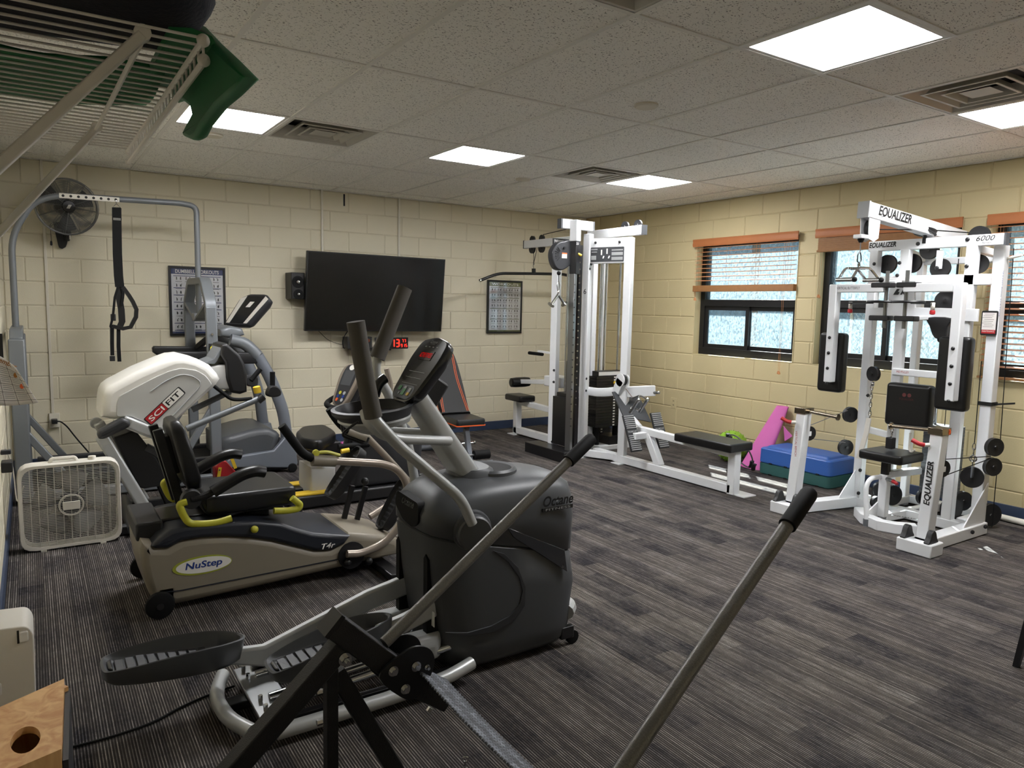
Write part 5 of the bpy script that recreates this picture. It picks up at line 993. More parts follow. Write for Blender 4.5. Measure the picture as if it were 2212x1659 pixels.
MB().bar((q0[0], 6.672, q0[2]), (q1[0], 6.672, q1[2]), 0.004, 0.036).build('drilled_strip', 'offwhite_plastic', hf); ds = KIDS[hf.name][-1]
for k in range(8):
    t_ = (k+0.5)/8; p = Vector((q0[0], 6.67, q0[2])).lerp(Vector((q1[0], 6.67, q1[2])), t_); MB().cyl(p, p + Vector((0, -0.003, 0)), 0.010, n=12).build('hole', 'ink', ds)
pa, pb_ = (1.2103, 6.17, 1.1545), (1.2066, 6.17, 0.9901)
MB().box((pa[0]-0.03, 6.178, pb_[2]-0.03), (pa[0]+0.03, 6.192, pa[2])).build('name_strip', 'ink', fp)
mat('sign_yellow', '#F2EE1E', 0.5)
lettering('Glide', (pa[0], 6.176, (pa[2]+pb_[2]-0.03)/2), (0, 0, -1), (1, 0, 0), 0.045, 'sign_yellow', fp, bold=0.03, wide=(pa[2]-pb_[2])*0.98)
for k in (0, 1): MB().cyl((xt, 6.176, 1.23-0.09*k), (xt, 6.19, 1.23-0.09*k), 0.009, n=8).build('bolt', 'chrome', fp)
# harness strap hanging from the strip
hs = thing('harness_strap', 'long black webbing harness hanging from the grey overhead tube', 'strap', (0.6105, 6.7, 2.2537))
MB().tube([(0.6056, 6.66, 2.2754), (0.6068, 6.66, 2.2468), (0.58, 6.66, 2.2157), (0.6372, 6.66, 2.2185), (0.609, 6.66, 2.247)], 0.004, 6).build('hook', 'chrome', hs)
MB().strip([(0.609, 6.66, 2.216), (0.6051, 6.66, 2.0333), (0.6023, 6.66, 1.8519), (0.6043, 6.66, 1.6819), (0.61, 6.66, 1.5905)], 0.066, 0.006, (1, 0, 0)).build('main_web', 'black_rubber', hs)
MB().box(tuple(Vector((0.5801, 6.65, 2.1169))), tuple(Vector((0.6335, 6.65, 2.1356)) + Vector((0, 0.012, 0)))).build('buckle', 'chrome', hs)
MB().strip([(0.6319, 6.66, 1.5912), (0.6738, 6.66, 1.5247), (0.6999, 6.66, 1.4758), (0.7237, 6.66, 1.4141), (0.7184, 6.66, 1.3517), (0.6768, 6.66, 1.2705), (0.621, 6.66, 1.258), (0.5505, 6.66, 1.2765)], 0.035, 0.03, (0, 1, 0)).build('padded_loop', 'black_vinyl', hs, smooth=60)
MB().strip([(0.6109, 6.67, 1.5906), (0.6028, 6.67, 1.5106), (0.616, 6.67, 1.4124), (0.6183, 6.67, 1.3135), (0.5945, 6.67, 1.2577)], 0.048, 0.012, (1, 0, 0)).build('leg_web', 'black_vinyl', hs)
MB().strip([(0.6255, 6.65, 1.5909), (0.6324, 6.65, 1.5359), (0.6172, 6.65, 1.4373)], 0.02, 0.006, (1, 0, 0)).build('leg_web', 'black_rubber', hs)
MB().strip([(0.596, 6.65, 1.5899), (0.5716, 6.65, 1.5099), (0.5597, 6.65, 1.4119), (0.5522, 6.65, 1.3505), (0.5335, 6.65, 1.2768), (0.5452, 6.65, 1.24)], 0.018, 0.005, (1, 0, 0)).build('side_web', 'black_rubber', hs)
MB().strip([(0.5455, 6.66, 1.2888), (0.5405, 6.66, 1.1409), (0.5394, 6.66, 1.0419)], 0.028, 0.005, (1, 0, 0)).build('loose_end', 'black_rubber', hs)
MB().strip([(0.5905, 6.66, 1.2642), (0.5856, 6.66, 1.1156), (0.588, 6.66, 0.991)], 0.028, 0.005, (1, 0, 0)).build('loose_end', 'black_rubber', hs)
MB().box((0.5196, 6.65, 0.9959), (0.5576, 6.67, 1.0383)).build('clip', 'black_plastic', hs, bev=0.004); MB().box((0.5371, 6.65, 1.3198), (0.5732, 6.67, 1.3749)).build('clip', 'black_plastic', hs, bev=0.004)
# ---------------------------------------------------------------- second recumbent stepper with yellow base
YS = 5.32
s2 = thing('recumbent_stepper', 'champagne recumbent stepper with yellow trim, half hidden behind the elliptical', 'stepper', (1.95, YS, 0))
b0 = [(1.5831, 5.1239), (1.9765, 4.9527)]
MB().box((1.50, 5.10, 0.012), (2.75, 5.30, 0.10)).build('base', 'black_plastic', s2, bev=0.012); MB().box((1.50, 5.36, 0.012), (2.75, 5.56, 0.10)).build('base', 'black_plastic', s2, bev=0.012)
MB().box((2.66, 4.98, 0.012), (2.74, 5.70, 0.06)).build('front_foot', 'chrome', s2, bev=0.01); MB().box((1.50, 5.04, 0.012), (1.57, 5.62, 0.05)).build('rear_foot', 'black_plastic', s2, bev=0.01)
for yy in (5.12, 5.44): MB().box((1.52, yy, 0.10), (1.83, yy+0.10, 0.116)).build('base_trim', 'yellow', s2, bev=0.004)
MB().soft([(1.6697, 0.0866), (1.6741, 0.2936), (1.8655, 0.2793), (1.8623, 0.159), (1.8155, 0.0801)], 'y', 5.18, 5.48, 0.02).build('pedestal', 'ergometer_grey', s2)
MB().soft(rpoly([(1.6218, 5.3751), (1.7459, 5.6102), (1.9304, 5.6178), (1.9117, 5.3533), (1.878, 5.2049), (1.7593, 5.0322), (1.6494, 4.9249), (1.5715, 5.0914)], 0.06), 'z', 0.455, 0.535, 0.022).build('seat', 'black_vinyl', s2)
MB().box((1.72, 5.22, 0.36), (1.92, 5.44, 0.46)).build('seat_mount', 'black_plastic', s2, bev=0.01)
MB().cyl((1.86, 5.12, 0.44), (2.10, 5.12, 0.44), 0.022, n=12).build('seat_handle', 'black_rubber', s2)
MB().tube([(1.70, 5.13, 0.43), (1.68, 5.12, 0.40), (1.72, 5.10, 0.355), (1.80, 5.10, 0.345), (1.90, 5.12, 0.345)], 0.014, 10, fillet=0.03).build('seat_lever', 'yellow', s2)
MB().cyl((1.8745, 5.1, 0.4089), (1.9359, 5.1, 0.4145), 0.018, n=12).build('lever_grip', 'yellow', s2)
c0, c1 = Vector((1.9274, 5.32, 0.7216)), Vector((2.0691, 5.32, 1.0448)); up = (c1-c0).normalized(); rt = Vector((0.3, -1, 0)).normalized(); nr = rt.cross(up).normalized(); nr = -nr if nr.x > 0 else nr
L2 = (c1-c0).length/2; cc = (c0+c1)/2
P_ = lambda p, o: cc + rt*p[0] + up*p[1] + nr*o
ou = spline([(-0.07, -L2*0.98), (-0.11, -L2*0.3), (-0.125, L2*0.5), (-0.08, L2*0.95), (0.08, L2*0.95), (0.125, L2*0.5), (0.11, -L2*0.3), (0.07, -L2*0.98)], 3, closed=True)
MB().loft([[P_((p[0]*k, p[1]*k), o) for p in ou] for k, o in ((0.85, -0.09), (1.02, -0.06), (1.02, -0.03))]).build('console_back', 'charcoal_dark', s2, smooth=50)
MB().loft([[P_((p[0]*k, p[1]*k), o) for p in ou] for k, o in ((0.98, -0.03), (0.97, -0.005), (0.9, 0.002))]).build('console', 'nickel' if False else 'champagne', s2, smooth=50); cn = KIDS[s2.name][-1]
MB().pprism([P_((p[0]*0.66, p[1]*0.9), 0.004) for p in ou], -nr*0.004).build('key_panel', 'charcoal_dark', cn)
MB().pprism([P_(p, 0.006) for p in rrect(-0.06, 0.06, -0.01, 0.11, 0.008)], -nr*0.003).build('display', 'charcoal', cn)
MB().pprism([P_((0.05*math.cos(a*math.pi/10)*0.6, L2*0.76+0.022*math.sin(a*math.pi/10)), 0.006) for a in range(20)], -nr*0.003).build('badge', 'logo_white', cn)
for (a, b, mm) in ((-0.02, -0.42, 'lime'), (-0.03, -0.58, 'logo_blue'), (0.03, -0.58, 'logo_blue'), (-0.03, -0.74, 'orange'), (0.03, -0.74, 'light_grey'), (0.03, -0.42, 'light_grey')):
    MB().pprism([P_((a+0.014*math.cos(t*math.pi/6), L2*b+0.014*math.sin(t*math.pi/6)), 0.007) for t in range(12)], -nr*0.003).build('key', mm, cn)
MB().tube([(2.10, 5.50, 0.80), (1.98, 5.52, 0.76), (1.87, 5.40, 0.735), (1.83, 5.27, 0.73), (1.86, 5.14, 0.72), (1.98, 5.10, 0.72), (2.12, 5.16, 0.73)], 0.021, 12, fillet=0.07, fn=6).build('loop_handle', 'black_rubber', s2)
MB().bar((2.02, 5.32, 0.16), (2.12, 5.32, 0.86), 0.09, 0.12, up=(1, 0, 0)).build('mast', 'black_plastic', s2, bev=0.02)
MB().soft([(1.98, 0.10), (2.55, 0.10), (2.58, 0.42), (2.40, 0.62), (2.16, 0.64), (2.04, 0.5)], 'y', 5.14, 5.50, 0.05).build('drive_housing', 'charcoal_dark', s2)
for yy in (5.02, 5.62): MB().tube([(2.35, yy, 0.35), (2.18, yy, 0.62), (2.24, yy, 0.88), (2.20, yy, 1.02)], 0.02, 10, fillet=0.08).build('moving_arm', 'champagne', s2)
# ---------------------------------------------------------------- red scooter-like ramp piece beside the treadmill
rs = thing('foot_strap_unit', 'red bracket with yellow tabs on the floor behind the black seat', 'bracket', (1.0, 5.95, 0))
rq = [(1.1501, 0.2064), (1.1966, 0.2624), (1.2306, 0.2529), (1.3208, 0.1386), (1.2598, -0.009), (1.1457, 0.0054)]; zlow = min(p[1] for p in rq)
MB().prism(rq[:4] + [(rq[3][0], 0.0), (rq[0][0], 0.0)], 'y', 5.88, 6.00).build('body', 'lamp_red', rs, bev=0.008)
for a, b in (((1418, 995), (1440, 935)), ((1540, 940), (1505, 870)), ((1410, 830), (1430, 785))):
    p, q = Vector((1.1629, 5.87, 0.1381)), Vector((1.1892, 5.87, 0.2081))
    break
for (p, q) in (((1.1695, 5.87, 0.1313), (1.1825, 5.87, 0.2089)), ((1.2976, 5.87, 0.1904), (1.2682, 5.87, 0.2792))):
    MB().bar(p, q, 0.006, 0.024, up=(1, 0, 0)).build('tab', 'yellow', rs)
p = Vector((1.1764, 5.87, 0.1913)); MB().cyl(p, p + Vector((0, -0.008, 0)), 0.006, n=8).build('bolt', 'chrome', rs)
# ---------------------------------------------------------------- adjustable bench
bn = thing('weight_bench', 'black adjustable weight bench with orange piping near the back wall', 'bench', (3.4, 6.0, 0))
fw = Vector((-0.10, -1, 0)).normalized(); rg = Vector((1, -0.10, 0)).normalized()
hb = Vector((3.395, 6.09, 0.46)); tb = Vector((3.33, 6.36, 1.13))
d = (tb-hb); n2 = rg.cross(d.normalized()); n2 = -n2 if n2.y > 0 else n2
def BP(u, v, h): return hb + d*u + rg*v + n2*h
ou = spline([(0.0, -0.13), (0.04, -0.145), (0.5, -0.155), (0.85, -0.14), (1.0, -0.07), (1.0, 0.07), (0.85, 0.14), (0.5, 0.155), (0.04, 0.145), (0.0, 0.13)], 4, closed=True)
MB().loft([[BP(u*k+(1-k)*0.5, v*k, h) for u, v in ou] for k, h in ((1.0, -0.055), (1.0, -0.012), (0.96, 0.0))]).build('backrest', 'black_vinyl', bn, smooth=50); bk = KIDS[bn.name][-1]
MB().loft([[BP(u*1.004, v*1.015, h) for u, v in ou] for h in (-0.058, -0.050)]).build('piping', 'orange', bk)
for sg in (-1, 1):
    for o in (0.0, 0.016): MB().tube([BP(u, sg*(v+o), 0.001) for u, v in ((0.03, 0.12), (0.25, 0.105), (0.5, 0.09), (0.75, 0.105), (0.9, 0.11))], 0.0026, 6, fillet=0.1).build('orange_stripe', 'orange', bk)
def SP(f, r, z): p = hb + fw*f + rg*r; return (p.x, p.y, z)
zS = 0.455
m = MB(); ol = rrect(0.0, 0.36, -0.145, 0.145, 0.03)
m.loft([[SP(p[0]*k+(1-k)*0.18, p[1]*k, z) for p in ol] for k, z in ((1.0, zS-0.055), (1.0, zS-0.012), (0.96, zS))]); m.build('seat', 'black_vinyl', bn)
MB().loft([[SP(p[0]*1.01, p[1]*1.02, z) for p in ol] for z in (zS-0.064, zS-0.054)]).build('piping', 'orange', KIDS[bn.name][-1])
ft = SP(0.36, 0, 0.03)
MB().bar(SP(0.22, 0, zS-0.07), SP(0.33, 0, 0.06), 0.045, 0.05).build('front_leg', 'slate_grey', bn, bev=0.003)
MB().bar(SP(-0.25, 0, zS-0.10), SP(0.26, 0, zS-0.08), 0.05, 0.04).build('spine', 'black_paint', bn, bev=0.003)
MB().bar(SP(-0.10, 0, zS-0.10), SP(-0.55, 0, 0.05), 0.05, 0.05).build('rear_leg', 'black_paint', bn, bev=0.003)
MB().bar(SP(-0.05, -0.10, zS+0.02), SP(-0.06, -0.10, zS-0.16), 0.02, 0.03).build('hinge_bracket', 'black_paint', bn, bev=0.003)
MB().bar(SP(-0.30, 0, 0.26), SP(0.02, 0, 0.36), 0.04, 0.05).build('ladder_bracket', 'black_paint', bn)
for sg in (-1, 1): MB().cyl(SP(0.34, sg*0.035, 0.115), SP(0.34, sg*0.19, 0.115), 0.044, n=18).build('foam_roller', 'black_rubber', bn)
MB().cyl(SP(0.34, -0.2, 0.115), SP(0.34, 0.2, 0.115), 0.012, n=10).build('roller_axle', 'steel', bn)
MB().cyl(SP(0.36, -0.22, 0.03), SP(0.36, 0.22, 0.03), 0.03, n=14).build('front_foot', 'slate_grey', bn); MB().cyl(SP(-0.56, -0.2, 0.03), SP(-0.56, 0.2, 0.03), 0.03, n=14).build('rear_foot', 'slate_grey', bn)
MB().cyl(SP(0.27, -0.06, 0.22), SP(0.27, 0.06, 0.22), 0.008, n=8).build('pin', 'chrome', bn); MB().ball(SP(0.27, 0.07, 0.22), 0.016, 10, 8).build('pin_knob', 'chrome', bn)
# ---------------------------------------------------------------- small dumbbells on the floor by the back wall
DB = [((2.96, 7.12), 0.5, 'dumbbell_teal', 'teal dumbbell on the floor, furthest right of the small ones'), ((2.76, 7.02), 0.3, 'dumbbell_teal', 'teal dumbbell on the floor between the blue one and the pink one'), ((2.86, 7.30), 0.9, 'step_blue', 'blue dumbbell on the floor against the back wall'), ((2.58, 7.16), 0.2, 'pink', 'pink dumbbell on the floor behind the stepper seat')]
for (x, y_), a, mm, lb in DB:
    t = thing('dumbbell', lb, 'dumbbell', (x, y_, 0.04), 'small coloured dumbbells'); dv = Vector((math.cos(a), math.sin(a), 0))
    c = Vector((x, y_, 0.036)); MB().cyl(c-dv*0.06, c+dv*0.06, 0.013, n=10).build('grip', mm, t)
    for sg in (-1, 1): MB().cyl(c+dv*(sg*0.055), c+dv*(sg*0.10), 0.036, n=6).build('head', mm, t, bev=0.008)
# ================================================================ STRENGTH MACHINES
def plate_bolts(parent, pts, ax, r=0.013, mm='black_plastic'):
    for p in pts: MB().lathe([(r, -0.002), (r, 0.004), (r*0.6, 0.009), (0.001, 0.010)], p, ax=ax, n=12).build('bolt_cap', mm, parent)
def pulley(parent, c, ax, R, w=0.022, mm='black_plastic'):
    o = MB().lathe([(R*0.2, -w*0.5), (R*0.55, -w*0.35), (R*0.8, -w*0.5), (R, -w*0.5), (R*0.93, 0), (R, w*0.5), (R*0.8, w*0.5), (R*0.55, w*0.35), (R*0.2, w*0.5)], c, ax=ax, n=28).build('pulley', mm, parent)
    d = V(ax).normalized(); MB().cyl(V(c)-d*(w*0.5+0.008), V(c)+d*(w*0.5+0.008), 0.011, n=10).build('axle_bolt', 'black_paint', o)
    return o
# ---------------------------------------------------------------- tall white cable tower
ct_ = thing('cable_tower', 'tall white multi station cable tower in the far corner with low rowing seat', 'cable machine', (4.75, 5.6, 0))
XA = 4.76
PST = {'A': (4.47, 5.97), 'B': (4.60, 5.64), 'C': (4.76, 5.22)}
ZT = 2.17
dn = Vector((PST['C'][0]-PST['B'][0], PST['C'][1]-PST['B'][1], 0)).normalized(); fnrm = Vector((dn.y, -dn.x, 0)); fnrm = -fnrm if fnrm.x > 0 else fnrm
dAB = Vector((PST['B'][0]-PST['A'][0], PST['B'][1]-PST['A'][1], 0)).normalized()
posts = {}
for k, (x, y_) in PST.items():
    posts[k] = MB().bar((x, y_, 0.0), (x, y_, ZT + (0.05 if k == 'B' else 0)), 0.075, 0.075, up=tuple(dn)).build('upright', 'white_paint', ct_, bev=0.006)
    MB().box((x-0.09, y_-0.06, 0), (x+0.06, y_+0.06, 0.008)).build('foot_plate', 'white_paint', ct_)
dq = Vector((4.937, 5.95, 1.8013)); MB().bar((dq.x, 5.95, 0.0), (dq.x, 5.95, 2.12), 0.07, 0.06).build('upright', 'white_paint', ct_, bev=0.006)
eq_ = (5.42, 6.35)
MB().bar((eq_[0], eq_[1], 0.0), (eq_[0], eq_[1], 2.12), 0.07, 0.06).build('upright', 'white_paint', ct_, bev=0.006)
# header between the two near posts with the instruction plate
b_, c_ = Vector((*PST['B'], 0)), Vector((*PST['C'], 0)); mid = (b_+c_)/2
MB().bar(b_ + Vector((0, 0, ZT-0.12)) + dn*0.03, c_ + Vector((0, 0, ZT-0.12)) - dn*0.03, 0.05, 0.24).build('header', 'white_paint', ct_, bev=0.006); hd = KIDS[ct_.name][-1]
hc = mid + Vector((0, 0, ZT-0.155)) + fnrm*0.026
decal(hc, dn, (0, 0, 1), 0.36, 0.14, 'grey_sign', hd, 'instruction_plate', lift=0.001, t=0.002, r=0.01)
Nn = dn.cross(Vector((0, 0, 1)));
for (u, v, w, h) in ((-0.14, 0.05, 0.07, 0.012), (-0.14, 0.025, 0.06, 0.008), (-0.145, -0.03, 0.055, 0.04), (0.11, 0.04, 0.12, 0.012), (0.11, 0.005, 0.12, 0.03), (0.11, -0.04, 0.12, 0.03)):
    decal(hc + dn*u + Vector((0, 0, v)), dn, (0, 0, 1), w, h, 'light_grey', hd, 'printed_text', lift=0.003, t=0.001)
for u in (-0.06, 0.0): 
    decal(hc + dn*u + Vector((0, 0, 0.02 if u else 0.03)), dn, (0, 0, 1), 0.014, 0.05, 'logo_white', hd, 'printed_figure', lift=0.003, t=0.001); decal(hc + dn*(u+0.025) + Vector((0, 0, -0.02)), dn, (0.4, 0, 1), 0.012, 0.04, 'logo_white', hd, 'printed_figure', lift=0.003, t=0.001)
plate_bolts(hd, [mid + dn*s + Vector((0, 0, ZT-0.04)) + fnrm*0.027 for s in (-0.13, 0.13)] + [mid - dn*0.17 + Vector((0, 0, ZT-0.245)) + fnrm*0.027], tuple(fnrm))
lettering('6', c_*0.0 + b_ + Vector((0, 0, 1.66)) + fnrm*0.039, tuple(dn), (0, 0, 1), 0.05, 'ink', posts['B'], bold=0.0)
for k in range(22): pass
# top beams along the long axis
MB().bar((XA+0.06, 5.90, 2.235), (XA+0.06, 5.10, 2.235), 0.06, 0.09).build('top_beam', 'white_paint', ct_, bev=0.006); tb_ = KIDS[ct_.name][-1]
MB().box((XA+0.03, 5.085, 2.19), (XA+0.09, 5.10, 2.28)).build('end_cap', 'charcoal', tb_)
for yy in (5.36, 5.18): pulley(tb_, (XA+0.06, yy, 2.285), (1, 0, 0), 0.05, 0.02)
MB().bar((4.72, 5.98, 2.19), (4.74, 6.93, 2.20), 0.06, 0.085).build('lat_beam', 'white_paint', ct_, bev=0.006); lb = KIDS[ct_.name][-1]
MB().box((4.71, 6.93, 2.155), (4.77, 6.945, 2.245)).build('end_cap', 'charcoal', lb)
for yy in (6.62, 6.80): pulley(lb, (4.74, yy, 2.15), (1, 0, 0), 0.055, 0.02); pulley(lb, (4.74, yy, 2.245), (1, 0, 0), 0.045, 0.02)
MB().tube([(4.74, 6.60, 2.29), (4.73, 5.95, 2.33)], 0.004, 6).build('cable', 'black_rubber', lb)
hbk = Vector((4.3992, 5.62, 2.2533))
MB().bar((hbk.x-0.16, 5.62, 2.29), (hbk.x+0.22, 5.62, 2.29), 0.06, 0.09).build('cross_head', 'white_paint', ct_, bev=0.006); xh = KIDS[ct_.name][-1]
for sx in (hbk.x-0.17, hbk.x+0.22): MB().box((sx-0.006, 5.588, 2.245), (sx+0.012, 5.652, 2.335)).build('end_cap', 'charcoal', xh)
# adjustable pulley column standing on the black base
cc = Vector((4.36, 5.56, 0))
MB().box((4.24, 5.47, 0.0), (4.42, 6.14, 0.105)).build('base_box', 'black_paint', ct_, bev=0.006)
MB().bar((cc.x, cc.y, 0.105), (cc.x, cc.y, 1.82), 0.045, 0.06, up=tuple(dn)).build('hole_column', 'steel', ct_, bev=0.003); hcol = KIDS[ct_.name][-1]
for k in range(20): 
    p = cc + Vector((0, 0, 0.35+k*0.072)) + fnrm*0.031; p2 = Vector((cc.x-0.006, cc.y-0.031, 0.35+k*0.072)); MB().cyl(p2, p2 + Vector((-0.002, -0.004, 0)), 0.008, n=8).build('hole', 'ink', hcol)
MB().bar((cc.x+0.02, cc.y+0.01, 1.82), (cc.x+0.02, cc.y+0.01, 2.13), 0.075, 0.075, up=tuple(dn)).build('column_sleeve', 'black_paint', ct_, bev=0.005)
MB().bar((cc.x+0.02, cc.y+0.01, 2.13), (cc.x+0.02, cc.y+0.01, 2.33), 0.08, 0.08, up=tuple(dn)).build('column_head', 'white_paint', ct_, bev=0.006)
lettering('33', cc + Vector((0.012, -0.034, 2.105)), (1, 0, 0), (0, 0, 1), 0.022, 'logo_white', KIDS[ct_.name][-2], lift=0.003)
MB().bar((4.47, 5.60, 0.08), (4.47, 5.60, 2.10), 0.03, 0.04).build('index_rail', 'black_paint', ct_); ir = KIDS[ct_.name][-1]
for k in range(22): p = Vector((4.452, 5.578, 0.55+k*0.066)); MB().cyl(p, p + Vector((-0.002, -0.004, 0)), 0.008, n=8).build('stud', 'chrome', ir)
wc = Vector((4.2367, 5.62, 1.9901))
pc = [(wc.x-0.115, wc.z), (wc.x-0.10, wc.z+0.06), (wc.x-0.05, wc.z+0.115), (wc.x+0.02, wc.z+0.135), (wc.x+0.10, wc.z+0.135), (wc.x+0.11, wc.z-0.06), (wc.x+0.07, wc.z-0.11), (wc.x, wc.z-0.14), (wc.x-0.06, wc.z-0.125), (wc.x-0.10, wc.z-0.07)]
MB().soft(spline(pc, 3, closed=True), 'y', 5.58, 5.66, 0.012).build('pulley_guard', 'charcoal_dark', ct_, smooth=50); pg = KIDS[ct_.name][-1]
for k in range(7): 
    a = math.radians(130+k*16); MB().bar((wc.x+0.04*math.cos(a), 5.578, wc.z+0.01+0.04*math.sin(a)), (wc.x+0.085*math.cos(a), 5.578, wc.z+0.01+0.085*math.sin(a)), 0.004, 0.005, up=(0, 1, 0)).build('slot', 'ink', pg)
decal((wc.x+0.025, 5.578, wc.z), (1, 0, 0), (0, 0, 1), 0.06, 0.052, 'logo_white', pg, 'warning_label', lift=0.001); decal((wc.x+0.025, 5.577, wc.z+0.02), (1, 0, 0), (0, 0, 1), 0.06, 0.012, 'orange', pg, 'warning_stripe', lift=0.001)
MB().cyl((wc.x+0.02, 5.58, wc.z+0.07), (wc.x+0.02, 5.565, wc.z+0.07), 0.012, n=12).build('bolt_cap', 'black_paint', pg)
nb = Vector((4.298, 5.7, 2.1168)); MB().box((nb.x-0.09, 5.69, nb.z-0.035), (nb.x+0.10, 5.70, nb.z+0.04)).build('brand_plate', 'ink', ct_); lettering('PARAMOUNT', (nb.x+0.01, 5.689, nb.z+0.012), (1, 0, 0), (0, 0, 1), 0.032, 'logo_white', KIDS[ct_.name][-1], bold=0.01, wide=0.17)
yk = Vector((4.4192, 5.55, 2.0087)); MB().cyl(yk + Vector((-0.04, 0.0, 0.01)), yk + Vector((0.015, -0.01, -0.01)), 0.013, n=12).build('pull_pin', 'yellow', ct_)
# V handle hanging from the adjustable pulley
vh = thing('v_handle', 'chrome V shaped pull handle hanging from the tall tower', 'handle', (4.1739, 5.55, 1.8432))
MB().cyl((4.1739, 5.55, 1.8432), (4.177, 5.55, 1.7495), 0.003, n=6).build('cable', 'black_rubber', vh); MB().ball((4.1796, 5.55, 1.82), 0.02, 12, 8).build('stopper', 'black_rubber', vh)
MB().tube([(4.177, 5.55, 1.7495), (4.1606, 5.55, 1.7098), (4.1701, 5.55, 1.6591), (4.185, 5.55, 1.6595), (4.1932, 5.55, 1.7108), (4.179, 5.55, 1.7496)], 0.003, 6).build('snap_hook', 'chrome', vh)
v0 = (4.1794, 5.55, 1.62); MB().cyl((4.178, 5.55, 1.6593), v0, 0.009, n=10).build('stem', 'chrome', vh)
for e in ((4.1008, 5.55, 1.5241), (4.252, 5.55, 1.5348)):
    MB().cyl(v0, e, 0.013, n=14).build('grip', 'chrome', vh); dd = (Vector(e)-Vector(v0)).normalized(); MB().cyl(e, Vector(e)+dd*0.008, 0.035, n=20).build('end_disc', 'chrome', vh)
# weight stacks and guide rods
def stack(x0, x1, y0, y1, z0, n, h, pin, nm):
    for k in range(n): MB().box((x0, y0, z0+k*h+0.0012), (x1, y1, z0+(k+1)*h-0.0012)).build('weight_plate', 'black_paint', ct_)
    zt = z0+n*h; MB().box((x0+0.03, y0+0.02, zt), (x1-0.03, y1-0.02, zt+0.05)).build('top_block', 'black_paint', ct_); MB().box((x0+0.04, y0+0.018, zt+0.006), (x1-0.06, y0+0.02, zt+0.044)).build('stack_label', 'logo_white', ct_)
    for k in range(n): MB().box(((x0+x1)/2+0.02, y0-0.002, z0+k*h+h*0.3), ((x0+x1)/2+0.045, y0+0.001, z0+k*h+h*0.75)).build('weight_number', 'logo_white', ct_)
    MB().cyl(((x0+x1)/2+0.03, y0, zt-h*2.5), ((x0+x1)/2+0.03, y0-0.05, zt-h*2.5), 0.018, n=14).build('selector_pin', 'yellow', ct_)
    for xx in ((x0*0.8+x1*0.2), (x0*0.2+x1*0.8)):
        MB().cyl((xx, (y0+y1)/2, 0.05), (xx, (y0+y1)/2, 2.05), 0.0125, n=12).build('guide_rod', 'chrome', ct_)
        MB().cyl((xx, (y0+y1)/2, 0.05), (xx, (y0+y1)/2, z0), 0.03, n=12).build('bumper', 'black_rubber', ct_)
stack(4.90, 5.33, 5.80, 5.96, 0.25, 18, 0.030, 1, '')
stack(5.06, 5.36, 6.10, 6.24, 0.12, 16, 0.029, 1, '')
MB().box((4.95, 5.78, 0.0), (5.46, 6.02, 0.05)).build('stack_base', 'white_paint', ct_, bev=0.005); MB().box((5.10, 5.80, 0.05), (5.33, 6.0, 0.14)).build('stack_seat', 'black_paint', ct_)
# near stack shroud between posts A and the column
MB().box((4.43, 5.66, 0.11), (4.60, 5.93, 0.60)).build('stack_shroud', 'black_paint', ct_, bev=0.004); ss_ = KIDS[ct_.name][-1]
for k in range(14): MB().box((4.50, 5.6575, 0.15+k*0.029), (4.516, 5.66, 0.165+k*0.029)).build('weight_number', 'logo_white', ss_)
MB().cyl((4.47, 5.66, 0.53), (4.46, 5.62, 0.53), 0.018, n=14).build('selector_pin', 'yellow', ss_)
MB().box((4.46, 5.70, 0.60), (4.58, 5.90, 0.64)).build('top_block', 'black_paint', ct_); MB().box((4.46, 5.698, 0.605), (4.56, 5.70, 0.636)).build('stack_label', 'logo_white', ct_)
for xx, yy in ((4.50, 5.74), (4.53, 5.86)): MB().cyl((xx, yy, 0.60), (xx, yy, 2.12), 0.0125, n=12).build('guide_rod', 'chrome', ct_)
MB().cyl((4.545, 5.78, 0.64), (4.545, 5.78, 2.15), 0.003, n=6).build('cable', 'black_rubber', ct_)
MB().box((4.63, 5.76, 0.30), (4.74, 5.98, 0.95)).build('rear_shroud', 'black_paint', ct_, bev=0.005)
for z_ in (1.0, 0.4): pass
plate_bolts(posts['A'], [(PST['A'][0]-0.03, PST['A'][1]-0.035, z_) for z_ in (2.1, 0.86, 0.74, 0.12)], (-0.4, -0.9, 0)); plate_bolts(posts['B'], [(PST['B'][0]-0.01, PST['B'][1]-0.041, z_) for z_ in (1.88, 0.80, 0.68, 0.06)], (-0.3, -0.9, 0))
# lat station: seat, post, knee rollers, long bar
MB().bar((4.74, 5.98, 0.055), (4.74, 7.06, 0.055), 0.075, 0.075).build('lat_floor_beam', 'white_paint', ct_, bev=0.006)
MB().bar((4.74, 7.03, 0.0), (4.74, 7.03, 0.42), 0.075, 0.075).build('lat_seat_post', 'white_paint', ct_, bev=0.006); MB().box((4.66, 6.98, 0), (4.82, 7.12, 0.008)).build('foot_plate', 'white_paint', ct_)
MB().bar((4.74, 7.06, 0.395), (4.74, 6.0, 0.365), 0.06, 0.06).build('lat_seat_beam', 'white_paint', ct_, bev=0.006)
MB().soft(rrect(4.57, 4.79, 6.73, 7.06, 0.03), 'z', 0.42, 0.49, 0.018).build('lat_seat', 'black_vinyl', ct_)
MB().bar((4.62, 6.05, 0.72), (4.70, 6.90, 0.64), 0.05, 0.05).build('knee_arm', 'white_paint', ct_, bev=0.005); MB().box((4.58, 6.0, 0.66), (4.78, 6.30, 0.77)).build('knee_bracket', 'white_paint', ct_, bev=0.01)
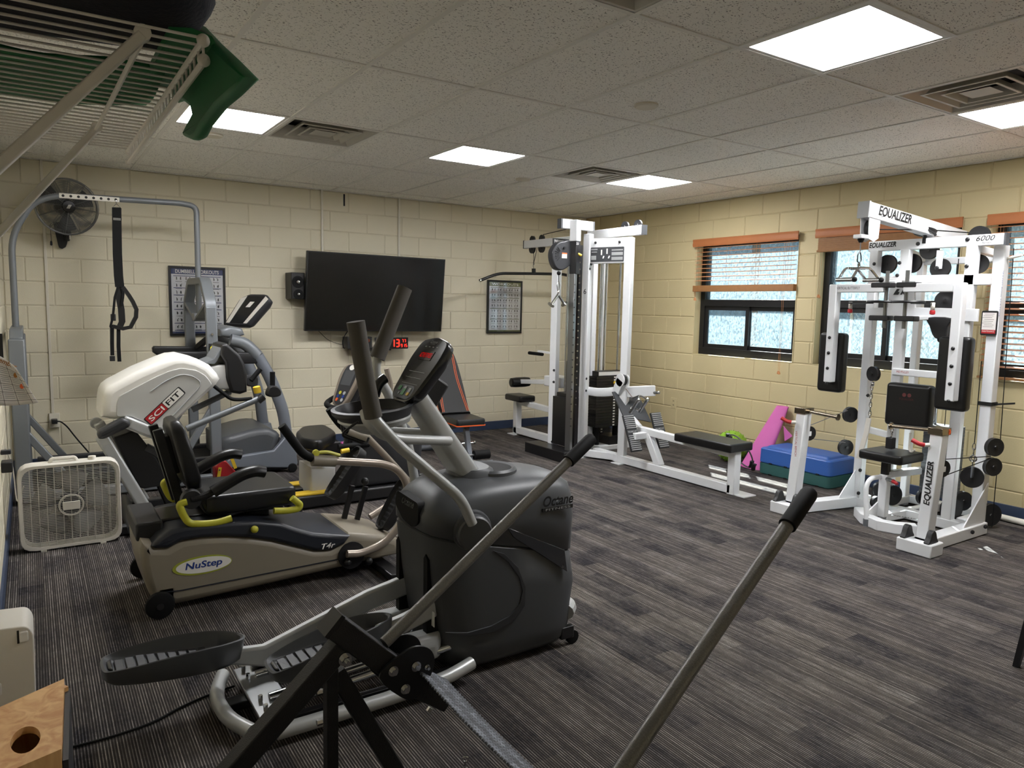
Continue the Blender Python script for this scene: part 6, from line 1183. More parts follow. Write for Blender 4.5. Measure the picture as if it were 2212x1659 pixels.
MB().lathe([(0.03, -0.13), (0.052, -0.12), (0.058, -0.06), (0.058, 0.06), (0.052, 0.12), (0.03, 0.13)], (4.70, 6.93, 0.63), ax=(1, 0.0, 0), n=20).build('knee_roller', 'black_vinyl', ct_)
MB().bar((4.52, 6.0, 1.02), (4.52, 6.32, 1.03), 0.03, 0.02).build('grip_bracket', 'white_paint', ct_); MB().cyl((4.52, 6.25, 1.0), (4.52, 6.50, 1.0), 0.018, n=12).build('side_grip', 'black_rubber', ct_)
MB().cyl((4.74, 6.71, 2.15), (4.83, 6.9, 1.98), 0.003, n=6).build('cable', 'black_rubber', lb)
bar_ = thing('lat_bar', 'long black cranked pulldown bar hanging from the tall tower', 'bar', (4.837, 6.9, 1.8735))
MB().tube([(4.1185, 6.9, 1.7717), (4.3548, 6.9, 1.8612), (4.8369, 6.9, 1.8773), (5.2892, 6.9, 1.89), (5.4992, 6.9, 1.8311)], 0.0165, 12, fillet=0.10).build('bar', 'black_paint', bar_); MB().cyl((4.1185, 6.9, 1.7717), (4.1323, 6.9, 1.7767), 0.0175, n=12).build('end_cap', 'chrome', bar_)
MB().bar((4.8369, 6.9, 1.8782), (4.8353, 6.9, 1.9351), 0.03, 0.035, up=(1, 0, 0)).build('lug', 'black_paint', bar_); MB().tube([(4.8353, 6.9, 1.9351), (4.825, 6.9, 1.9678), (4.842, 6.9, 1.9875), (4.8274, 6.9, 2.0057), (4.8365, 6.9, 2.0157)], 0.004, 6).build('chain', 'chrome', bar_); MB().cyl((4.833, 6.9, 2.0155), (4.8314, 6.9, 2.1947), 0.003, n=6).build('cable', 'black_rubber', bar_)
# low row station
MB().tube([(4.62, 5.7394, 0.6762), (4.66, 5.5012, 0.6683), (4.7, 5.3601, 0.6856), (4.72, 5.2384, 0.7187)], 0.03, 10, flat=(0.012, 0.045), fillet=0.1).build('curved_band', 'white_paint', ct_, bev=0.003)
pc_ = Vector((4.72, 5.2079, 0.8191))
for dx in (-0.03, 0.03): MB().lathe([(0.001, -0.004), (0.062, -0.004), (0.062, 0.004), (0.001, 0.004)], (pc_.x+dx, pc_.y, pc_.z), ax=(1, 0, 0), n=24).build('pulley_cheek', 'white_paint', ct_)
for dx in (-0.03, 0.03): MB().bar((pc_.x+dx, pc_.y, pc_.z), (pc_.x+dx, pc_.y+0.06, pc_.z-0.12), 0.008, 0.09, up=(0, 1, 0)).build('cheek_plate', 'white_paint', ct_)
pulley(ct_, tuple(pc_), (1, 0, 0), 0.055, 0.03)
MB().bar((4.74, 5.22, 0.70), (5.0, 5.05, 0.72), 0.05, 0.10).build('shield_bracket', 'white_paint', ct_, bev=0.005)
MB().pprism([(4.66, 5.2782, 0.699), (4.95, 5.2564, 0.7061), (4.95, 5.0309, 0.4199), (4.66, 5.1058, 0.4839)], (0.0, 0.012, -0.006)).build('shield_plate', 'charcoal', ct_)
for (q, xc) in (([(5.04, 0.497), (4.8391, 0.5363), (4.7079, 0.2279), (4.9031, 0.1812)], 4.60), (None, 4.95)):
    tlx, blx = (4.985, 0.50), (4.86, 0.18)
    m = MB(); a, b = Vector((xc-0.065, 4.98, 0.52)), Vector((xc-0.065, 4.84, 0.20)); w = Vector((0.13, 0, 0)); nn = Vector((0, -1, 0.44)).normalized()
    m.pprism([a, a+w, b+w, b], -nn*0.022); fpn = m.build('foot_board', 'charcoal_dark', ct_, bev=0.004)
    for k in range(18):
        t0 = 0.02+k*0.054; 
        if 7 <= k <= 9: continue
        p, q2 = a.lerp(b, t0), a.lerp(b, t0+0.025); e = Vector((0.006, 0, 0)); MB().pprism([p+e, p+w-e, q2+w-e, q2+e], nn*0.004).build('grip_rib', 'light_grey', fpn)
    cq = a.lerp(b, 0.46) + w/2; lettering('PARAMOUNT', cq + nn*0.001, (1, 0, 0), tuple((a-b).normalized()), 0.022, 'light_grey', fpn, bold=0.01, wide=0.11)
MB().bar((4.60, 4.90, 0.33), (4.96, 4.90, 0.33), 0.07, 0.06).build('foot_axle', 'white_paint', ct_, bev=0.005)
MB().bar((XA, 5.62, 0.045), (XA, 3.87, 0.045), 0.075, 0.075).build('row_floor_beam', 'white_paint', ct_, bev=0.006)
MB().bar((XA, 5.03, 0.37), (XA, 3.84, 0.335), 0.06, 0.065).build('row_seat_beam', 'white_paint', ct_, bev=0.006); MB().bar((XA, 5.20, 0.50), (XA, 5.0, 0.37), 0.055, 0.08).build('row_gusset', 'white_paint', ct_, bev=0.006)
MB().bar((XA, 4.87, 0.34), (XA, 4.71, 0.07), 0.065, 0.075, up=(0, 1, 0)).build('row_strut', 'white_paint', ct_, bev=0.006)
MB().bar((XA, 3.87, 0.0), (XA, 3.87, 0.36), 0.075, 0.075).build('row_end_post', 'white_paint', ct_, bev=0.006); MB().box((XA-0.02, 3.74, 0), (XA+0.13, 3.93, 0.008)).build('foot_plate', 'white_paint', ct_)
MB().soft(rrect(XA-0.14, XA+0.14, 3.80, 4.42, 0.02), 'z', 0.365, 0.435, 0.014).build('row_seat', 'black_vinyl', ct_)
MB().bar((4.60, 5.62, 0.05), (4.76, 5.30, 0.05), 0.06, 0.07).build('base_link', 'white_paint', ct_, bev=0.005)
rh = thing('row_handle', 'chrome close grip row handle hanging at the rowing seat', 'handle', (4.72, 5.059, 0.6603))
MB().tube([(4.72, 5.1593, 0.7393), (4.72, 5.1044, 0.6971), (4.72, 5.059, 0.6603)], 0.004, 6).build('chain', 'chrome', rh)
for dx, sh_2 in ((4.66, 0), (4.82, 1)):
    pts = [(4.7, 4.9521, 0.6561), (4.7, 5.0645, 0.523)] if not sh_2 else [(4.78, 4.9194, 0.6616), (4.78, 5.0217, 0.5296)]
    MB().cyl(pts[0], pts[1], 0.016, n=12).build('grip', 'steel', rh); MB().ball(pts[0], 0.02, 10, 8).build('grip_end', 'chrome', rh)
MB().tube([(4.7, 4.9521, 0.6561), (4.72, 4.9758, 0.6996), (4.78, 4.9194, 0.6616)], 0.008, 8, fillet=0.03).build('yoke', 'chrome', rh); MB().tube([(4.7, 5.0613, 0.5294), (4.72, 5.0723, 0.5868), (4.78, 5.022, 0.5355)], 0.008, 8, fillet=0.03).build('yoke', 'chrome', rh)
MB().cyl((4.72, 5.059, 0.6603), (4.72, 4.9755, 0.6937), 0.007, n=8).build('link', 'chrome', rh)
cb = thing('curl_bar', 'short chrome curl bar lying on the bracket behind the rowing shield', 'bar', (4.95, 5.0992, 0.7168))
MB().tube([(4.98, 5.2793, 0.7022), (4.98, 5.1918, 0.724), (4.98, 5.1129, 0.7139), (4.98, 5.0436, 0.6995), (4.98, 4.9802, 0.7101)], 0.014, 10, fillet=0.03).build('bar', 'steel', cb); MB().ball((4.98, 4.9802, 0.7101), 0.016, 10, 8).build('end_knob', 'chrome', cb)
# ---------------------------------------------------------------- white multi gym by the windows
eqz = thing('multi_gym', 'white multi gym with black pads and pulleys standing by the windows', 'multi gym', (5.2, 2.8, 0))
W_ = 'white_paint'
XM = 5.32
def bar(name, p, q, w=0.065, h=0.065, up=(0, 0, 1), mm=W_, bev=0.006, parent=None): return MB().bar(p, q, w, h, up).build(name, mm, parent or eqz, bev=bev)
# main frame: left and right outer uprights, two inner uprights, top beam and rear uprights
uL = bar('upright', (XM, 3.13, 0.0), (XM, 3.12, 1.97), up=(1, 0, 0)); uM = bar('upright', (XM, 2.89, 0.06), (XM, 2.89, 1.97), 0.07, 0.05, up=(1, 0, 0)); uR = bar('upright', (XM, 2.46, 0.06), (XM, 2.44, 1.97), 0.07, 0.06, up=(1, 0, 0)); uO = bar('upright', (5.42, 2.31, 0.0), (5.42, 2.31, 1.97), 0.07, 0.075, up=(1, 0, 0))
for (x, y_) in ((5.72, 2.42), (5.72, 2.98)): bar('rear_upright', (x, y_, 0.0), (x, y_, 1.90), 0.05, 0.06, up=(1, 0, 0))
tp = bar('top_beam', (XM, 3.17, 2.0), (XM, 2.25, 2.0), 0.05, 0.075)
bar('top_link', (XM, 2.44, 1.95), (5.74, 2.42, 1.92), 0.05, 0.05); bar('top_link', (XM, 2.89, 1.95), (5.74, 2.98, 1.92), 0.05, 0.05); bar('rear_beam', (5.72, 3.0, 1.9), (5.72, 2.4, 1.9), 0.05, 0.05)
MB().box((XM-0.026, 2.238, 1.96), (XM+0.026, 2.25, 2.04)).build('end_cap', 'charcoal', tp)
lettering('EQUALIZER', (XM-0.026, 3.06, 2.005), (0, -1, 0), (0, 0, 1), 0.045, 'ink', tp, bold=0.03, shear=0.2, wide=0.205)
lettering('6000', (XM-0.026, 2.36, 2.012), (0, -1, 0), (0, 0, 1), 0.034, 'ink', tp, shear=0.3, wide=0.115); lettering('Series', (XM-0.026, 2.35, 1.982), (0, -1, 0), (0, 0, 1), 0.013, 'ink', tp, wide=0.055)
cross = bar('cross_plate', (XM-0.01, 3.12, 1.74), (XM-0.01, 2.31, 1.74), 0.04, 0.075); plate_bolts(cross, [(XM-0.032, yy, zz) for yy, zz in ((3.11, 1.87), (2.92, 1.87), (2.46, 1.83), (2.93, 1.78))], (-1, 0, 0))
MB().prism([(3.0, 1.46), (2.36, 1.46), (2.36, 1.545), (2.78, 1.55), (2.80, 1.76), (2.98, 1.76), (2.98, 1.545), (3.12, 1.545), (3.12, 1.46)], 'x', XM-0.04, XM-0.02).build('hub_plate', W_, eqz, bev=0.003); hub = KIDS[eqz.name][-1]
mk = Vector((5.27, 2.8984, 1.6605)); 
for (pts) in ([(-0.045, -0.02), (-0.02, 0.022), (0.0, 0.022), (-0.012, 0.0), (0.0, 0.0), (-0.008, -0.02)], [(0.005, -0.02), (0.028, 0.022), (0.045, 0.022), (0.035, 0.0), (0.05, -0.02), (0.032, -0.02), (0.026, -0.008), (0.02, -0.02)]):
    MB().prism([(mk.y-p[0], mk.z+p[1]) for p in pts], 'x', XM-0.0425, XM-0.04).build('logo_mark', 'ink', hub)
# overhead boom with front pulley block
bm = bar('boom', (4.52, 2.75, 2.165), (5.80, 2.75, 2.07), 0.075, 0.10)
lettering('EQUALIZER', (4.82, 2.7115, 2.148), (1, 0, -0.075), (0.075, 0, 1), 0.075, 'ink', bm, bold=0.03, shear=0.2, wide=0.40)
MB().cbox((4.515, 2.75, 2.165), (0.02, 0.078, 0.105), Matrix.Rotation(0.075, 3, 'Y')).build('end_cap', 'light_grey', bm)
bar('boom_post', (5.36, 2.75, 2.03), (5.36, 2.75, 2.09), 0.06, 0.06, up=(1, 0, 0))
for dy in (-0.028, 0.028): MB().prism([(4.53, 2.12), (4.66, 2.115), (4.65, 1.99), (4.60, 1.965), (4.54, 1.98)], 'y', 2.75+dy-0.003, 2.75+dy+0.003).build('pulley_cheek', W_, bm)
pulley(bm, (4.60, 2.75, 2.05), (0, 1, 0), 0.055, 0.025); MB().box((4.46, 2.72, 1.98), (4.56, 2.78, 2.005)).build('stop_plate', W_, bm, bev=0.004)
MB().tube([(4.655, 2.75, 2.05), (5.28, 2.72, 2.09), (5.55, 2.44, 2.06)], 0.004, 6).build('cable', 'black_rubber', bm)
pulley(tp, (5.30, 2.76, 2.08), (0.3, 0, 1), 0.075, 0.025); MB().cyl((5.30, 2.76, 2.0), (5.30, 2.76, 2.09), 0.014, n=10).build('spindle', 'black_paint', tp)
pulley(tp, (5.34, 2.42, 2.03), (1, 0, 0), 0.068, 0.03)
# rope handle under the boom
vh = thing('chrome_triangle_grip', 'chrome double triangle handle hanging from the multi gym boom', 'handle', (4.4998, 2.75, 1.8967))
MB().lathe([(0.012, -0.02), (0.022, 0), (0.012, 0.02)], (4.5027, 2.75, 1.9752), n=14).build('stopper', 'black_rubber', vh)
MB().cyl((4.5018, 2.75, 1.9823), (4.5035, 2.75, 1.8969), 0.004, n=6).build('cable', 'steel', vh)
MB().tube([(4.5035, 2.75, 1.8969), (4.4807, 2.75, 1.8778), (4.4784, 2.75, 1.835), (4.5027, 2.75, 1.8219), (4.5232, 2.75, 1.8408), (4.515, 2.75, 1.8762), (4.5037, 2.75, 1.8955)], 0.004, 6, fillet=0.01).build('carabiner', 'black_paint', vh)
for dy in (-0.045, 0.045):
    o_ = Vector((0, dy, 0)); pts = [Vector(p)+o_ for p in [(4.3543, 2.75, 1.7124), (4.4252, 2.75, 1.7897), (4.5573, 2.75, 1.7921), (4.6703, 2.75, 1.7203)]]
    MB().tube(pts, 0.008, 8, fillet=0.03).build('triangle', 'chrome', vh)
for px in ((4.3604, 2.75, 1.7126), (4.6637, 2.75, 1.7201)):
    p = Vector(px); MB().cyl(p + Vector((0, -0.06, 0)), p + Vector((0, 0.06, 0)), 0.014, n=12).build('grip', 'chrome', vh); MB().ball(p + Vector((0, -0.062, 0)), 0.017, 10, 8).build('grip_end', 'black_rubber', vh)
MB().cyl((4.5002, 2.75, 1.8218), (4.5041, 2.75, 1.7897), 0.009, n=8).build('swivel', 'chrome', vh); p = Vector((4.4966, 2.75, 1.7894)); MB().cyl(p + Vector((0, -0.05, 0)), p + Vector((0, 0.05, 0)), 0.009, n=8).build('cross_pin', 'chrome', vh)
# inner pulleys behind the top beam
for (yy, zz, R) in ((3.06, 1.87, 0.07), (2.88, 1.87, 0.07)): pulley(eqz, (XM+0.06, yy, zz), (1, 0, 0), R, 0.025)
pulley(eqz, (XM+0.02, 2.74, 1.955), (1, 0, 0), 0.065, 0.025); pulley(eqz, (XM+0.02, 2.655, 1.825), (1, 0, 0), 0.068, 0.025); pulley(eqz, (5.40, 2.44, 1.85), (0.9, 0.4, 0), 0.065, 0.025); pulley(eqz, (5.34, 2.60, 1.60), (1, 0.3, 0), 0.07, 0.03)
bar('pulley_strap', (XM-0.005, 2.655, 1.82), (XM-0.005, 2.655, 1.95), 0.006, 0.045, up=(0, 1, 0)); plate_bolts(tp, [(XM-0.027, 2.80, 2.0), (XM-0.027, 2.47, 2.01), (XM-0.03, 2.655, 1.825)], (-1, 0, 0), 0.014)
# butterfly arms with tall pads
for sg, yo, y1 in ((1, 3.24, 2.86), (-1, 2.36, 2.72)):
    XB = 5.02
    a = bar('butterfly_arm', (XB, y1, 1.68), (XB, yo-sg*0.03, 1.68), 0.055, 0.06); b = bar('butterfly_drop', (XB, yo, 1.71), (XB, yo, 0.98 if sg > 0 else 0.94), 0.06, 0.065, up=(1, 0, 0))
    z0, z1 = (0.90, 1.35) if sg > 0 else (0.87, 1.36)
    pad = MB().soft(rrect(yo-0.072, yo+0.13, z0, z1, 0.03), 'x', XB+0.034, XB+0.115, 0.02).build('butterfly_pad', 'black_vinyl', eqz)
    plate_bolts(b, [(XB-0.034, yo, z0+0.07+k*0.115) for k in range(4)], (-1, 0, 0), 0.012, 'black_paint')
    MB().cyl((XB+0.02, y1, 1.40), (XB+0.02, y1, 1.80), 0.013, n=12).build('hinge_shaft', 'steel', eqz)
    for zz in (1.47, 1.70): MB().soft(rrect(y1-0.07+sg*0.02, y1+0.07+sg*0.02, zz-0.018, zz+0.018, 0.01), 'x', XB-0.03, XB+0.05, 0.006).build('pillow_block', 'black_plastic', eqz)
    bar('hinge_bracket', (XB+0.04, y1, 1.72), (XM, y1, 1.74), 0.10, 0.03); bar('hinge_bracket', (XB+0.04, y1, 1.47), (XM, y1, 1.48), 0.10, 0.03)
    MB().lathe([(0.02, -0.008), (0.10, -0.008), (0.105, 0), (0.10, 0.008), (0.02, 0.008)], (XB+0.02, y1+sg*0.02, 1.585), ax=(0, 0, 1), n=28).build('cam_disc', 'black_plastic', eqz)
    MB().strip([(XB-0.03, y1+sg*0.08, 1.575), (XB-0.05, y1+sg*0.22, 1.573)], 0.07, 0.01, (1, 0, 0)).build('cam_lever', 'black_plastic', eqz)
    MB().cyl((XB-0.05, y1+sg*0.22, 1.58), (XB-0.05, y1+sg*0.22, 1.53), 0.013, n=10).build('pin_stem', 'offwhite_plastic', eqz); MB().lathe([(0.006, 0.03), (0.017, 0.02), (0.017, 0.0), (0.008, -0.005)], (XB-0.05, y1+sg*0.22, 1.505), n=14).build('pin_knob', 'lamp_red', eqz)
lettering('VERTICAL BUTTERFLY', (4.9925, 3.12, 1.682), (0, -1, 0), (0, 0, 1), 0.020, 'ink', [c for c in KIDS[eqz.name] if c.name.startswith('butterfly_arm')][0], wide=0.18, lift=0.0035)
MB().soft(spline([(2.66, 1.42), (2.62, 1.34), (2.55, 1.34), (2.54, 1.42), (2.52, 1.48), (2.68, 1.48)], 3, closed=True), 'x', XM-0.06, XM-0.02, 0.008).build('pulley_hood', 'black_plastic', eqz); MB().ball((XM-0.05, 2.58, 1.33), 0.022, 10, 8).build('cable_ball', 'black_rubber', eqz)
mp_ = bar('mid_beam', (XM-0.02, 2.91, 1.08), (XM-0.02, 2.40, 1.08), 0.04, 0.05); lettering('MID PULLEY', (XM-0.0405, 2.83, 1.082), (0, -1, 0), (0, 0, 1), 0.016, 'logo_red', mp_, wide=0.09, lift=0.003)
bar('pad_carriage', (XM-0.02, 2.74, 0.95), (XM-0.02, 2.52, 0.95), 0.06, 0.06); MB().lathe([(0.02, 0), (0.022, 0.03), (0.001, 0.035)], (XM-0.05, 2.58, 0.94), ax=(-1, 0, 0), n=10).build('adjust_knob', 'black_plastic', eqz)
pulley(eqz, (5.16, 2.98, 1.06), (0.9, -0.3, 0), 0.055, 0.03); MB().cyl((5.16, 2.98, 1.0), (5.16, 2.98, 0.97), 0.012, n=10).build('chain_anchor', 'chrome', eqz)
def chain(x, y_, z0, z1, r=0.012, w=0.0032):
    n = max(2, int((z0-z1)/(r*2.6)))
    for k in range(n):
        z_ = z0-(z0-z1)*(k+0.5)/n; hh = (z0-z1)/n*0.66; d = Vector((1, 0.3, 0)).normalized() if k % 2 else Vector((-0.3, 1, 0)).normalized()
        MB().tube([Vector((x, y_, z_)) + d*(r*0.75*math.cos(t_*math.pi/6)) + Vector((0, 0, hh*math.sin(t_*math.pi/6))) for t_ in range(12)], w, 5, closed=True).build('chain_link', 'chrome', eqz)
chain(5.157, 2.983, 0.975, 0.72)
sb_ = MB().strip([(5.15, 2.985, 0.73), (5.14, 2.99, 0.62), (5.13, 3.03, 0.42)], 0.035, 0.012, (0, 1, 0)).build('ab_strap', 'offwhite_plastic', eqz)
# back pad and seat
bp_ = MB().soft(rrect(2.565, 2.88, 0.70, 1.01, 0.03), 'x', 5.16, 5.25, 0.025).build('back_pad', 'black_vinyl', eqz)
mat('pad_logo', '#5A2626', 0.6)
lettering('EQUALIZER', (5.159, 2.725, 0.90), (0, -1, 0), (0, 0, 1), 0.016, 'pad_logo', bp_, wide=0.10)
for dy in (-0.018, 0.018): MB().prism([(2.725+dy+0.014*math.cos(t*0.628), 0.93+0.014*math.sin(t*0.628)) for t in range(10)], 'x', 5.158, 5.16).build('pad_mark', 'pad_logo', bp_)
decal((5.21, 2.885, 0.85), (0, -1, 0), (0, 0, 1), 0.03, 0.13, 'logo_white', eqz, 'instruction_card', t=0.004)
sp2 = bar('seat_post', (5.06, 2.78, 0.05), (5.06, 2.78, 0.36), 0.06, 0.06, up=(1, 0, 0)); bar('seat_column', (5.06, 2.78, 0.33), (5.06, 2.78, 0.47), 0.05, 0.05, up=(1, 0, 0), mm='black_paint')
MB().soft(rrect(4.95, 5.27, 2.62, 2.935, 0.03), 'z', 0.46, 0.525, 0.016).build('seat', 'black_vinyl', eqz)
MB().cyl((5.03, 2.75, 0.335), (5.0, 2.69, 0.335), 0.013, n=10).build('pin_stem', 'steel', eqz); MB().cyl((5.0, 2.69, 0.335), (4.985, 2.65, 0.325), 0.016, 0.01, n=10).build('pin_grip', 'lamp_red', eqz)
MB().tube([(5.03, 2.80, 0.34), (4.94, 2.82, 0.335), (4.90, 2.825, 0.28), (4.895, 2.80, 0.05)], 0.017, 12, fillet=0.06, fn=7).build('leg_tube', W_, eqz); MB().cyl((4.895, 2.80, 0.0), (4.895, 2.80, 0.05), 0.022, n=14).build('rubber_foot', 'frame_grey', eqz)
MB().prism([(5.04, 0.16), (5.04, 0.05), (4.93, 0.08), (4.91, 0.10)], 'y', 2.80, 2.81).build('leg_gusset', W_, eqz); bar('seat_beam', (5.06, 2.78, 0.36), (5.68, 2.74, 0.34), 0.05, 0.05)
arc = [(5.0846, 2.9696), (4.9489, 2.8388), (4.8892, 2.6955), (4.9173, 2.6114), (5.0073, 2.5099)]
for p, q in zip(arc[:-1], arc[1:]): pass
m = MB(); m.strip([(p[0], p[1], 0.035) for p in arc], 0.07, 0.075, (0, 0, 1)); m.build('front_arc', W_, eqz, bev=0.004)
lettering('EQUALIZER', (5.11, 2.63, 0.071), (0.35, -1, 0), (1, 0.35, 0), 0.03, 'ink', KIDS[eqz.name][-1], bold=0.02, wide=0.2)
# base: arms out to the press pivots, floor frame
for (yy, xe) in ((3.28, 4.66), (2.30, 4.63)):
    ba = bar('base_arm', (xe, yy, 0.045), (5.45, yy if yy < 3 else 3.13, 0.045), 0.09, 0.08)
    MB().box((xe-0.06, yy-0.11, 0.0), (xe+0.09, yy+0.11, 0.085)).build('pivot_plate', W_, eqz, bev=0.008)
    for dy in (-0.075, 0.075): 
        MB().soft(spline([(xe-0.055, 0.085), (xe+0.055, 0.085), (xe+0.04, 0.115), (xe+0.022, 0.155), (xe, 0.165), (xe-0.022, 0.155), (xe-0.04, 0.115)], 3, closed=True), 'y', yy+dy-0.018, yy+dy+0.018, 0.006).build('bearing_block', 'black_plastic', eqz)
    yp = 3.27 if yy > 3 else 2.29; xb = xe+0.03
    pa = bar('press_arm', (xb+0.02, yp, 0.09), (xb+0.06, yp-0.02, 0.76), 0.075, 0.085, up=(1, 0, 0))
    lettering('VERTICAL BENCH PRESS' if yy > 3 else 'EQUALIZER', (xb-0.001, yp-0.012, 0.50 if yy > 3 else 0.45), (0.04, 0, -1) if yy > 3 else (0.04, 0, 1), (0, -1, 0) if yy > 3 else (0, 1, 0), 0.016 if yy > 3 else 0.045, 'logo_red' if yy > 3 else 'ink', pa, bold=0.0 if yy > 3 else 0.03, wide=0.26 if yy > 3 else 0.28, lift=0.004, shear=0.0 if yy > 3 else 0.15)
    MB().prism([(xb+0.06, 0.10), (xb+0.15, 0.10), (xb+0.07, 0.26)], 'y', yp-0.005, yp+0.005).build('arm_gusset', W_, eqz)
    MB().box((xb+0.01, yp-0.06, 0.755), (xb+0.12, yp+0.03, 0.80)).build('arm_head', 'nickel', eqz, bev=0.003)
    sg = -1 if yy > 3 else 1
    MB().cyl((xb+0.06, yp, 0.778), (xb+0.06, yp+sg*0.29, 0.765), 0.013, n=14).build('press_handle', 'nickel', eqz); MB().cyl((xb+0.06, yp+sg*0.285, 0.765), (xb+0.06, yp+sg*0.295, 0.765), 0.024, n=18).build('handle_disc', 'nickel', eqz)
    MB().cyl((xb, yp+0.01, 0.69), (xb-0.035, yp+0.025, 0.69), 0.013, n=12).build('pin_stem', 'offwhite_plastic', eqz); MB().tube([(xb-0.03, yp+0.022, 0.69), (xb-0.05, yp+0.045, 0.695), (xb-0.06, yp+0.085, 0.715)], 0.014, 10, fillet=0.02).build('pin_grip', 'lamp_red', eqz)
    pulley(eqz, (xb+0.14, yp-0.01, 0.60 if yy > 3 else 0.53), (0.35, 1, 0), 0.055, 0.03); bar('pulley_fork', (xb+0.05, yp-0.03, 0.60 if yy > 3 else 0.53), (xb+0.14, yp-0.035, 0.60 if yy > 3 else 0.53), 0.006, 0.035)
MB().tube([(4.83, 2.29, 0.54), (4.835, 2.27, 0.55)], 0.02, 8).build('orange_tie', 'orange', eqz)
MB().torus((4.75, 2.245, 0.775), (1, 0.5, 0), 0.02, 0.006, 14, 6).build('orange_tie', 'orange', eqz)
for (yy, zz) in ((3.15, 0.72), (3.17, 0.46)): pulley(eqz, (5.26, yy+0.05, zz), (0.4, 1, 0), 0.06, 0.03)
MB().cyl((4.86, 3.27, 0.655), (5.22, 3.20, 0.755), 0.003, n=6).build('cable', 'steel', eqz); MB().cyl((4.86, 3.27, 0.555), (5.22, 3.20, 0.505), 0.003, n=6).build('cable', 'steel', eqz)
for zz in (0.62, 0.485): pulley(eqz, (5.40, 2.24, zz), (0.5, 1, 0), 0.062, 0.03)
MB().cyl((4.83, 2.28, 0.585), (5.36, 2.24, 0.56), 0.003, n=6).build('cable', 'black_rubber', eqz); MB().cyl((4.83, 2.28, 0.475), (5.36, 2.24, 0.545), 0.003, n=6).build('cable', 'black_rubber', eqz)
MB().cyl((5.46, 2.23, 0.62), (5.47, 2.26, 1.95), 0.003, n=6).build('cable', 'black_rubber', eqz); MB().cyl((5.45, 2.23, 0.46), (5.45, 2.23, 0.06), 0.003, n=6).build('cable', 'black_rubber', eqz)
for (p, q, r2) in (((5.34, 3.13, 0.02), (5.10, 3.16, 0.02), (5.34, 3.13, 0.36)), ((5.40, 2.27, 0.02), (5.12, 2.27, 0.02), (5.44, 2.27, 0.36))):
    MB().pprism([p, q, (q[0]+0.03, q[1], 0.10), r2], (0, 0.008, 0)).build('corner_gusset', W_, eqz)
plate_bolts(eqz, [(5.28, 3.10, 0.30), (5.28, 3.10, 0.12), (5.20, 2.24, 0.06), (5.38, 2.24, 0.07), (5.30, 3.095, 0.88)], (-0.4, -0.9, 0), 0.014)
bar('floor_beam', (5.32, 3.13, 0.045), (5.32, 2.31, 0.045), 0.07, 0.07); bar('floor_beam', (5.42, 2.42, 0.045), (5.80, 2.42, 0.045), 0.06, 0.06); bar('floor_beam', (5.32, 2.98, 0.045), (5.80, 2.98, 0.045), 0.06, 0.06); bar('floor_beam', (5.78, 3.0, 0.045), (5.78, 2.4, 0.045), 0.06, 0.06); bar('floor_beam', (5.07, 2.78, 0.045), (5.75, 2.72, 0.045), 0.06, 0.06)
bar('side_link', (5.32, 3.11, 0.62), (5.32, 2.90, 0.60), 0.03, 0.05)
for (c, ax, R) in (((5.45, 3.02, 0.14), (0.5, 1, 0), 0.07), ((5.30, 2.85, 0.16), (0.4, 1, 0), 0.075), ((5.50, 2.72, 0.15), (0.4, 1, 0), 0.06), ((5.22, 2.92, 0.10), (0.4, 1, 0), 0.045), ((5.45, 2.50, 0.12), (0.5, 1, 0), 0.08), ((5.56, 2.48, 0.17), (0.5, 1, 0), 0.07), ((5.62, 2.32, 0.10), (0.5, 1, 0), 0.08)): pulley(eqz, c, ax, R, 0.03)
# weight stack between the right posts
for k in range(20): MB().box((5.46, 2.52, 0.18+k*0.026+0.001), (5.60, 2.74, 0.18+(k+1)*0.026-0.001)).build('weight_plate', 'charcoal', eqz)
for yy in (2.56, 2.70): MB().cyl((5.53, yy, 0.06), (5.53, yy, 1.88), 0.012, n=10).build('guide_rod', 'chrome', eqz)
MB().cyl((5.53, 2.63, 0.70), (5.53, 2.63, 1.9), 0.003, n=6).build('cable', 'black_rubber', eqz)
# hanging pulley at the right, hook, pole for strap, maintenance card
pulley(eqz, (5.24, 2.29, 0.42), (1, 0.4, 0), 0.07, 0.03); bar('pulley_fork', (5.215, 2.28, 0.42), (5.215, 2.28, 0.50), 0.01, 0.03, mm='slate_grey'); chain(5.22, 2.285, 0.65, 0.50, 0.012, 0.003); MB().torus((5.22, 2.285, 0.55), (1, 0.3, 0), 0.02, 0.005, 14, 6).build('ring', 'chrome', eqz); MB().cyl((5.22, 2.285, 0.65), (5.25, 2.30, 1.2), 0.003, n=6).build('cable', 'black_rubber', eqz)
MB().tube([(5.20, 2.70, 0.66), (5.20, 2.70, 0.54), (5.19, 2.675, 0.52), (5.18, 2.65, 0.55)], 0.008, 8, fillet=0.02).build('hook', 'offwhite_plastic', eqz)
chain(5.12, 2.79, 0.70, 0.62, 0.014, 0.0035); MB().box((5.09, 2.765, 0.54), (5.14, 2.815, 0.62)).build('pulley_block', 'black_plastic', eqz, bev=0.004)
mc = Vector((5.37, 2.3249, 1.452)); decal(mc, (0, -1, 0), (0, 0, 1), 0.10, 0.165, 'ink', uO, 'card_holder', lift=0.004, t=0.006, r=0.012); decal(mc + Vector((-0.003, 0, 0.012)), (0, -1, 0), (0, 0, 1), 0.085, 0.115, 'paper', uO, 'card', lift=0.003, t=0.002)
decal(mc + Vector((-0.003, 0, -0.057)), (0, -1, 0), (0, 0, 1), 0.085, 0.025, 'logo_red', uO, 'card_footer', lift=0.003, t=0.002); lettering('MAINTENANCE', mc + Vector((-0.007, 0, -0.055)), (0, -1, 0), (0, 0, 1), 0.010, 'logo_white', uO, wide=0.076)
